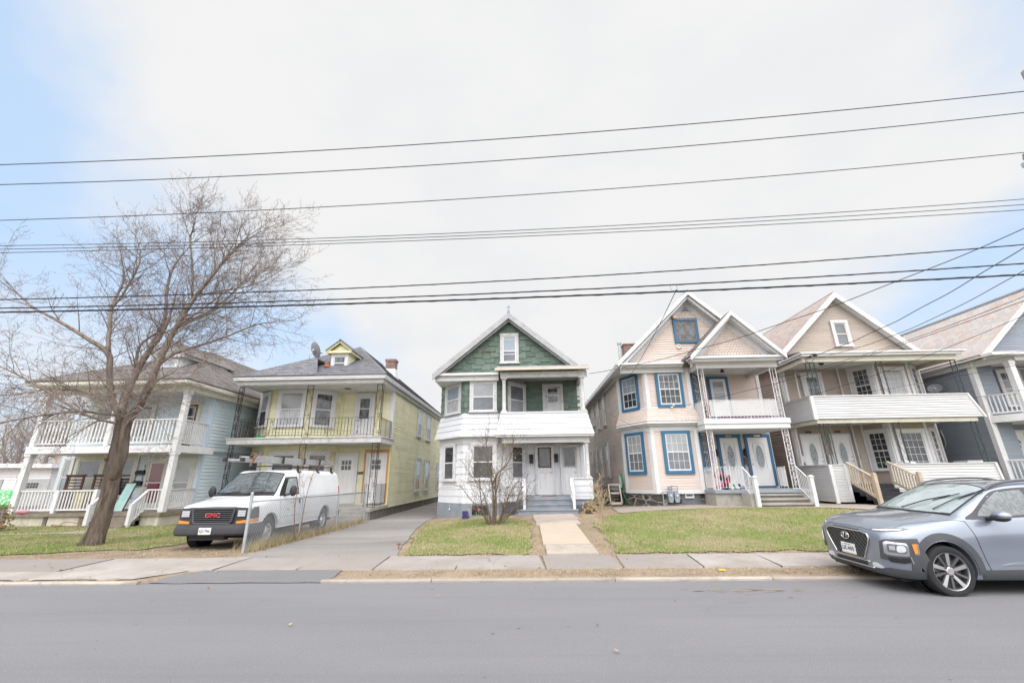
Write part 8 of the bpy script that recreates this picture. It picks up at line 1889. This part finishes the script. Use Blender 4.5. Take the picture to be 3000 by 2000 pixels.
    b = MB(); b.tube([(pole[0], 8.4, -.5), (pole[0], 8.4, 11.2)], [.17, .12], 12); b.build('pole_shaft', M_oldwood, root, True); b = MB(); b.beam((pole[0], 6.9, 9.02), (pole[0], 9.25, 9.02), .10, .12); b.build('crossarm', M_steel, root)
    q = quad_fit(atY([(-12.54, 7.72), (-.19, 7.97), (11.62, 8.71)], 9.1))
    for y in (9.1, 7.8, 7.25): b = MB(); b.lathe((pole[0], y, 9.08), (0, 0, 1), [(.03, 0), (.03, .04), (.085, .06), (.09, .10), (.05, .12), (.075, .15), (.07, .19), (.04, .21)], 12); b.build('insulator', M_greymetal, root, True)
lines()

def dish(name, base, mount, cen, aim, r, label, m, arm=True):
    root = thing(name, base, label, 'satellite dish', 'satellite dishes'); ax = Vector(aim).normalized(); x = ax.orthogonal().normalized(); b = MB(); prof = [(0.001, 0.0)]+[(r*k/6, r*.16*(k/6)**2) for k in range(1, 7)]
    b.lathe(cen, ax, prof, 28, False); b.lathe(Vector(cen)-ax*.012, ax, prof, 28, False); b.build('reflector', m, root, True); b = MB(); b.tube([base, mount, Vector(cen)-ax*.02], .022, 6); b.box(base[0]-.08, base[0]+.08, base[1]-.08, base[1]+.08, base[2]-.03, base[2]+.02); b.ball(Vector(cen)-ax*.06, .075); b.build('mast', M_steel, root, True)
    lo = Vector(cen)+Vector((0, 0, -r*.9)); f = Vector(cen)+ax*r*1.0+Vector((0, 0, -r*.55)); b = MB(); b.tube([lo, f], .014, 5); b.ball(f, .05); b.build('feed_arm', M_steel, root, True)
dish('satellite_dish', (-10.86, 20.45, 7.28), (-10.9, 20.35, 7.7), (-10.72, 20.45, 8.02), (0.55, 0.72, 0.42), .42, 'grey satellite dish on the grey roof of the yellow house', mat('dish_grey', (0.22, 0.22, 0.235), 0.5, 0.06))
dish('satellite_dish', (19.92, 20.6, 4.6), (19.75, 20.6, 5.2), (19.55, 20.5, 5.45), (-0.55, -0.45, 0.45), .27, 'satellite dish on a bent mast against the slate blue side wall', mat('dish_dark', (0.15, 0.155, 0.17), 0.5, 0.06))

def mailbox(name, x, y, z, w, h, d, label, m, ny=-1, group=None, slot=True):
    root = thing(name, (x, y, z), label, 'mailbox', group); b = MB(); b.box(x-w/2, x+w/2, y-d, y, z, z+h); b.hexa([(x-w/2-.01, y-d-.01, z+h*.62), (x+w/2+.01, y-d-.01, z+h*.62), (x+w/2+.01, y, z+h), (x-w/2-.01, y, z+h), (x-w/2-.01, y-d-.02, z+h*.70), (x+w/2+.01, y-d-.02, z+h*.70), (x+w/2+.01, y+.0, z+h+.04), (x-w/2-.01, y, z+h+.04)]); b.build('case', m, root)
    if slot: b = MB(); [b.tube([(x+s*w*.28, y-d*.5, z), (x+s*w*.28, y-d*.7, z-.07), (x+s*w*.28, y-d*1.2, z-.08), (x+s*w*.28, y-d*1.25, z-.04)], .008, 4) for s in (-1, 1)]; b.build('paper_hook', m, root)
mailbox('mailbox', 0.24, 20.06, 2.28, .17, .36, .10, 'black mailbox left of the brown-framed door on the white house', M_black, group='black wall mailboxes'); mailbox('mailbox', 1.37, 20.06, 2.32, .17, .34, .10, 'black mailbox between the two white house doors', M_black, group='black wall mailboxes')
mailbox('mailbox', -17.02, 19.06, 2.0, .40, .15, .12, 'upper black mailbox on the blue house wall', M_black, group='black wall mailboxes'); mailbox('mailbox', -17.06, 19.06, 1.55, .40, .16, .12, 'lower black mailbox on the blue house wall', M_black, group='black wall mailboxes')
mailbox('mailbox', 9.86, 20.06, 2.10, .16, .28, .09, 'brown mailbox between the two pink house doors', mat('brown_mailbox', (0.10, 0.06, 0.045), 0.5, 0.1), group=None)

def hose_things():
    r = thing('garden_hose', (4.40, 20.6, 1.3), 'coiled green hose hung on the pink side wall', 'hose'); b = MB(); M_hose = mat('green_hose', (0.02, 0.19, 0.12), 0.45, 0.1)
    for k in range(7): b.tube([(4.40-.03*(k % 3), 20.6+(.17+.012*k)*math.cos(a), 1.40+(.30+.008*k)*math.sin(a)) for a in [j*.35 for j in range(19)]], .014, 5)
    b.tube([(4.38, 20.45, 1.15), (4.35, 20.3, .9), (4.42, 20.15, .65), (4.5, 19.9, .55)], .014, 5); b.build('coil', M_hose, r, True); b = MB(); b.box(4.30, 4.5, 20.68, 20.86, 1.18, 1.72); b.build('hanger', M_cream, r)
    r = thing('hose_cart', (3.98, 20.3, .45), 'beige wheeled hose reel cart beside the stone foundation', 'hose cart'); b = MB(); M_beige = mat('beige_plastic', (0.42, 0.37, 0.31), 0.5, 0.08)
    for x in (3.72, 4.22): b.beam((x, 20.2, .50), (x, 20.45, 1.32), .045, .05, (1, 0, 0)); b.beam((x, 20.15, .56), (x, 20.5, .56), .05, .05)
    b.beam((3.72, 20.45, 1.32), (4.22, 20.45, 1.32), .05, .05); b.beam((3.72, 20.18, .54), (4.22, 20.18, .54), .06, .09); b.box(3.74, 4.2, 20.28, 20.4, .92, 1.0); b.build('frame', M_beige, r); b = MB(); b.lathe((3.76, 20.38, .82), (1, 0, 0), [(.19, 0), (.19, .03), (.08, .03), (.08, .39), (.19, .39), (.19, .42)], 20); b.build('reel', M_black, r)
    for x in (3.67, 4.24): b = MB(); b.lathe((x, 20.3, .56), (1, 0, 0), [(.11, 0), (.11, .05)], 16); b.build('wheel', M_black, r)
    r = thing('rubbish_bin', (3.62, 21.0, .45), 'dark upright bin standing behind the hose cart', 'bin'); b = MB(); b.hexa([(3.42, 20.8, .42), (3.8, 20.8, .42), (3.8, 21.2, .42), (3.42, 21.2, .42), (3.38, 20.76, 1.2), (3.86, 20.76, 1.2), (3.86, 21.24, 1.2), (3.38, 21.24, 1.2)]); b.build('tub', M_black, r); b = MB(); b.box(3.36, 3.88, 20.74, 21.26, 1.2, 1.26); b.build('lid', mat('navy_lid', (0.03, 0.03, 0.06), 0.4, 0.1), r)
    b = MB(); rnd = random.Random(4); b.ball((3.18, 21.2, .72), .42, .36, .33, 16, 10, .10); b.ball((3.42, 21.1, .62), .25, .25, .22, 12, 8, .12); o = b.build('rubbish_bag', mat('black_bag_plastic', (0.012, 0.016, 0.017), 0.22, 0.2, 6, spec=0.6, bump=0.8, bs=9), None, True, org=(3.2, 21.2, .45)); tag(o, 'shiny black rubbish bag lying between the white and pink houses', 'rubbish bag')
    b = MB(); b.ball((3.02, 20.92, .78), .07, .05, .13, 8, 6, .1); o = b.build('teal_bottle', mat('teal_plastic', (0.01, 0.30, 0.30), 0.3, 0.1), None, True, org=(3.0, 20.9, .7)); tag(o, 'small teal plastic thing on the black rubbish bag', 'bottle')
hose_things()

def toys():
    rnd = random.Random(9); cols = [((0.45, 0.02, 0.05), 'red'), ((0.55, 0.10, 0.25), 'pink'), ((0.03, 0.03, 0.05), 'black'), ((0.62, 0.62, 0.64), 'white'), ((0.05, 0.28, 0.06), 'green'), ((0.10, 0.05, 0.12), 'purple')]
    spots = [(7.72, 18.25, 1.18, 0), (7.86, 18.4, 1.25, 1), (8.0, 18.2, 1.2, 2), (8.12, 18.4, 1.35, 0), (8.22, 18.22, 1.17, 3), (8.34, 18.36, 1.24, 4), (7.95, 18.5, 1.55, 2), (7.8, 18.5, 1.62, 1), (8.28, 18.55, 1.5, 5), (8.48, 18.3, 1.17, 3), (8.1, 18.6, 1.62, 0), (8.58, 18.4, 1.16, 2)]
    where = ['at the left end', 'left of centre', 'low in the middle', 'in the middle', 'low right of centre', 'right of centre', 'upper left of centre', 'topmost at the left', 'upper right', 'low at the right end', 'topmost in the middle', 'last on the right']
    for k, (x, y, z, c) in enumerate(spots):
        m = MATS.get('toy_'+cols[c][1]) or mat('toy_'+cols[c][1], cols[c][0], 0.5, 0.25, 9); b = MB(); b.ball((x, y, z), rnd.uniform(.09, .14), rnd.uniform(.08, .12), rnd.uniform(.07, .13), 9, 7, .25); b.ball((x+rnd.uniform(-.1, .1), y-.05, z+rnd.uniform(0, .12)), .06, None, None, 7, 5, .2)
        if k % 3 == 0: b.tube([(x, y, z), (x+rnd.uniform(-.2, .2), y-.05, z+.25)], .02, 5)
        o = b.build('toy', m, None, True, org=(x, y, z)); tag(o, cols[c][1]+' toy in the pile on the pink porch, '+where[k], 'toy', 'pile of toys on the pink porch')
    b = MB(); b.ball((7.78, 18.3, 4.28), .13, .12, .28, 10, 8, .12); b.ball((7.9, 18.35, 4.45), .08, None, None, 8, 6); o = b.build('red_bundle', mat('dull_red_cloth', (0.28, 0.03, 0.03), 0.8, 0.2, 6), None, True, org=(7.8, 18.3, 3.9)); tag(o, 'red bundle behind the left end of the white balcony lattice', 'bundle')
    b = MB(); b.box(8.2, 10.4, 18.15, 18.5, 3.88, 4.02); o = b.build('planter_box', mat('plum_planter', (0.10, 0.03, 0.05), 0.6, 0.2, 5), None, org=(9.3, 18.3, 3.88)); tag(o, 'long plum coloured box seen under the white balcony lattice', 'box')
toys()

def litter():
    b = MB(); rnd = random.Random(8)
    for k in range(46):
        x, y = 3.4+rnd.gauss(0, .55), 7.35+rnd.gauss(0, .10); r = rnd.uniform(.01, .05); b.poly([(x-r*2, y-r*.3, .004), (x+r*2, y-r*.4, .004), (x+r*2.2, y+r*.3, .004), (x-r*1.6, y+r*.4, .004)])
    tag(b.build('road_paint', mat('worn_yellow_road_paint', (0.27, 0.235, 0.17), .9, .2, 8)), kind='structure')
    b = MB(); b.poly([(-1.54, 3.55, .012), (-1.47, 3.53, .02), (-1.44, 3.58, .012), (-1.50, 3.60, .025)]); o = b.build('paper_scrap', M_white, None, org=(-1.5, 3.55, 0)); tag(o, 'small white scrap of paper lying on the road in the foreground', 'litter')
litter()
def porch_stuff():
    r = thing('leaning_board', (-16.6, 18.0, .58), 'tall pale teal board with yellow dots leaning on the blue house wall', 'board'); s = NT('teal_speckled_board'); s.col(s.mix(s.ramp(s.noise(6, 2), .64, .67), s.mix(s.ramp(s.noise(3, 4), .4, .6), (0.30, 0.50, 0.50), (0.42, 0.58, 0.56)), (0.60, 0.48, 0.10))); m = s.fin(.6, .2); fr = Fr((-16.82, 17.9, .58), (1, 0, 0), (0, .35, 1)); b = MB(); b.fbox(fr, 0, .40, 0, 1.12, 0, .02); b.build('panel', m, r); b = MB(); b.fbox(fr, .40, .43, 0, 1.14, -.01, .03); b.fbox(fr, 0, .43, 1.12, 1.15, -.01, .03); b.build('board_edge', mat('brown_edge', (0.09, 0.05, 0.035), .7, .1), r)
    M_rack = mat('dark_red_brown_wood', (0.085, 0.04, 0.03), 0.6, 0.2, 5)
    for x0, x1, lab in ((-19.65, -18.95, 'brown slatted bed end standing at the left of the blue porch'), (-18.45, -17.75, 'brown slatted bed end standing nearer the first blue house window')):
        b = MB(); y = 18.4
        for x in (x0, x1): b.box(x-.04, x+.04, y, y+.05, .58, 2.0)
        for k in range(5): b.box(x0, x1, y+.005, y+.04, 1.42+k*.125, 1.47+k*.125)
        b.box(x0-.1, x1+.1, y, y+.05, 1.97, 2.03)
        o = b.build('bed_end', M_rack, None, org=((x0+x1)/2, y, .58)); tag(o, lab, 'bed end', 'slatted bed ends on the blue porch')
    b = MB(); b.box(-19.7, -18.4, 18.1, 18.5, .60, 1.30); o = b.build('yellow_chest', mat('pale_yellow_panel', (0.55, 0.47, 0.17), .6, .15, 2), None, org=(-19, 18.1, .6)); tag(o, 'pale yellow chest behind the left balusters of the blue porch', 'chest')
    b = MB(); b.box(-19.25, -18.8, 17.9, 18.0, .62, 1.35)
    o = b.build('dark_panel', mat('dark_brown_panel', (0.10, 0.05, 0.04), .6, .1), None, org=(-19, 17.9, .6)); tag(o, 'dark brown board behind the white balusters of the blue porch', 'board')
    b = MB(); rnd = random.Random(2)
    for k in range(9): b.ball((-18.0+k*.1, 17.9+rnd.uniform(-.1, .1), .7+rnd.uniform(0, .25)), .10, None, None, 7, 5, .3)
    o = b.build('cloth_heap', mat('dark_red_cloth', (0.17, 0.03, 0.05), .9, .5, 12), None, True, org=(-17.6, 17.9, .6)); tag(o, 'heap of dark red cloth behind the second bay of blue porch balusters', 'cloth')
    b = MB(); rows = []
    for i in range(13): rows.append([(-27.9+i*.27, 20.9+.05*math.sin(i*1.7), .62+j*.16) for j in range(6)])
    b.grid(rows); s = NT('green_printed_sheet'); s.col(s.mix(s.ramp(s.noise(7, 3), .52, .58), (0.12, 0.42, 0.18), (0.45, 0.62, 0.45))); o = b.build('green_sheet', s.fin(.6, .2), None, True, org=(-25, 20.9, .6)); o.modifiers.new('thick', 'SOLIDIFY').thickness = .01; tag(o, 'bright green printed sheet hung at the left edge past the blue porch', 'sheet')
    b = MB(); b.box(-28.4, -24.7, 21.0, 22.2, .1, .62); o = b.build('grey_bench', M_stucco, None, org=(-25, 21.5, .1)); tag(o, 'low grey block under the green sheet at the left edge', 'bench')
    b = MB(); b.ball((-18.05, 15.7, .72), .26, .10, .08, 14, 8); o = b.build('toy_glider', mat('pink_foam', (0.50, 0.20, 0.25), .5, .5, 9), None, True, org=(-18, 15.7, .6)); tag(o, 'pink and pale blue toy glider lying on the leafy shrub', 'toy')
    b = MB(); b.tube(catmull([(-17.6, 16.7, .12), (-17.2, 16.5, .3), (-16.6, 16.6, .22), (-17.0, 16.8, .1), (-17.8, 16.6, .2), (-17.3, 16.4, .12)], 6), .012, 4); o = b.build('cord', M_rust, None, True, org=(-17.2, 16.6, .1)); tag(o, 'tangled rusty cord on the grass before the blue porch skirting', 'cord')
    b = MB(); b.box(-12.42, -12.1, 19.5, 19.7, 3.56, 3.62); b.box(-12.36, -12.3, 19.55, 19.65, 3.6, 3.75); o = b.build('green_pot', mat('green_plastic', (0.05, 0.35, 0.16), .5, .1), None, org=(-12.3, 19.6, 3.55)); tag(o, 'small green plastic pot on the yellow house balcony', 'pot')
    b = MB(); b.tube(catmull([(-6.9, 19.5, 3.6)]+[(-6.9, 19.5, 3.6)], 2), .01) if False else None
    r = thing('snow_shovel', (21.3, 18.4, 1.25), 'long-handled snow shovel leaning on the slate blue porch', 'shovel'); b = MB(); b.tube([(21.62, 18.3, 1.5), (20.95, 18.4, 2.5)], .018, 6); b.tube([(20.98, 18.4, 2.46), (20.84, 18.4, 2.56), (20.9, 18.4, 2.66), (21.0, 18.4, 2.54)], .015, 5); b.build('shaft', M_black, r, True); b = MB(); b.box(21.5, 21.9, 18.25, 18.3, 1.25, 1.55); b.build('blade', M_black, r)
    b = MB(); P = catmull([(13.55, 16.98, .78), (13.62, 16.96, .70), (13.72, 16.95, .62), (13.8, 16.93, .56)], 4); b.tube(P, [.012]+[.025]*(len(P)-2)+[.01], 5); o = b.build('yellow_strap', mat('yellow_strap', (0.65, 0.48, 0.02), .6, .1), None, True, org=(13.7, 16.95, .55)); tag(o, 'yellow strap dropped on the black stair treads of the tan house', 'strap')
    b = MB(); b.hexa([(3.37, 8.44, .07), (3.48, 8.45, .07), (3.48, 8.49, .07), (3.37, 8.48, .07), (3.37, 8.44, .09), (3.48, 8.45, .085), (3.48, 8.49, .085), (3.37, 8.48, .095)]); o = b.build('yellow_wrapper', MATS['yellow_strap'], None, org=(3.4, 8.45, .1)); tag(o, 'yellow wrapper lying on the bare verge by the kerb', 'wrapper')
    b = MB(); b.tube([(-3.02, 10.75, .1), (-3.0, 10.75, .24)], .012, 6); b.box(-3.05, -2.97, 10.72, 10.78, .22, .25); o = b.build('marker_stake', M_rust, None, org=(-3, 10.75, .1)); tag(o, 'short rusty marker stake at the edge of the driveway and lawn', 'stake')
    b = MB(); b.box(18.3, 18.62, 18.5, 18.8, 2.0, 2.1) if False else b.box(18.1, 18.75, 18.6, 19.2, 1.8, 2.12); o = b.build('foil_tray', M_alu, None, org=(18.4, 18.9, 1.8)); tag(o, 'grey crate showing over the tan house porch parapet at its right end', 'crate')
    b = MB(); b.hexa([(15.62, 18.6, 2.02), (16.3, 18.6, 2.02), (16.3, 18.9, 2.02), (15.62, 18.9, 2.02), (15.75, 18.65, 2.13), (16.15, 18.65, 2.13), (16.15, 18.85, 2.13), (15.75, 18.85, 2.13)]) if False else b.lathe((16.0, 19.0, 1.3), (0, 0, 1), [(.3, 0), (.32, .70), (.26, .80), (.1, .84)], 16); o = b.build('covered_grill', M_white, None, True, org=(16, 19, 1.25)); tag(o, 'white rounded top of a covered barbecue behind the tan porch parapet', 'barbecue')
porch_stuff()
# ------------------------------------------------------------------ repeats of one part that lie apart become parts of their own
def split_parts(names, gap=0.06):
    for o in [o for o in bpy.data.objects if o.type == 'MESH' and o.name.split('.')[0] in names]:
        me = o.data; nv = len(me.vertices); par = list(range(nv))
        def find(i):
            while par[i] != i: par[i] = par[par[i]]; i = par[i]
            return i
        for p in me.polygons:
            vs = p.vertices; a = find(vs[0])
            for v in vs[1:]: par[find(v)] = a
        root = [find(i) for i in range(nv)]; ids = sorted(set(root)); k = {r: i for i, r in enumerate(ids)}; lab = np.array([k[r] for r in root])
        co = np.zeros(nv*3); me.vertices.foreach_get('co', co); co = co.reshape(-1, 3); n = len(ids)
        lo = np.full((n, 3), 1e9); hi = np.full((n, 3), -1e9); np.minimum.at(lo, lab, co); np.maximum.at(hi, lab, co)
        grp = list(range(n)); done = [False]*n; cl = [-1]*n; c = 0
        for i in range(n):
            if cl[i] >= 0: continue
            st = [i]; cl[i] = c
            while st:
                j = st.pop(); ok = np.all((lo <= hi[j]+gap) & (hi >= lo[j]-gap), axis=1)
                for q in np.nonzero(ok)[0]:
                    if cl[q] < 0: cl[q] = c; st.append(int(q))
            c += 1
        if c < 2: continue
        vc = [cl[l] for l in lab]; nm = o.name.split('.')[0]; sm_ = len(me.polygons) and me.polygons[0].use_smooth
        for g in range(c):
            ix = [i for i in range(nv) if vc[i] == g]; mp = {v: i for i, v in enumerate(ix)}
            m2 = bpy.data.meshes.new(nm); m2.from_pydata([tuple(co[i]) for i in ix], [], [tuple(mp[v] for v in p.vertices) for p in me.polygons if vc[p.vertices[0]] == g])
            for m in me.materials: m2.materials.append(m)
            m2.polygons.foreach_set('use_smooth', [bool(sm_)]*len(m2.polygons)); m2.update()
            if g == 0: o.data = m2
            else: d = bpy.data.objects.new(nm, m2); COL.objects.link(d); d.parent = o.parent
split_parts({'corner_trim', 'handle', 'cornice', 'side_wall', 'porch_ceiling', 'porch_base', 'porch_parapet', 'porch_skirt', 'porch_steps', 'rail_post', 'strap', 'strap_hinge', 'wall_bracket', 'wheel_hole', 'wheel_well', 'ladder_foot', 'paper_hook', 'porch_light', 'panel_gap', 'garage_door', 'lower_wall', 'upper_wall'})
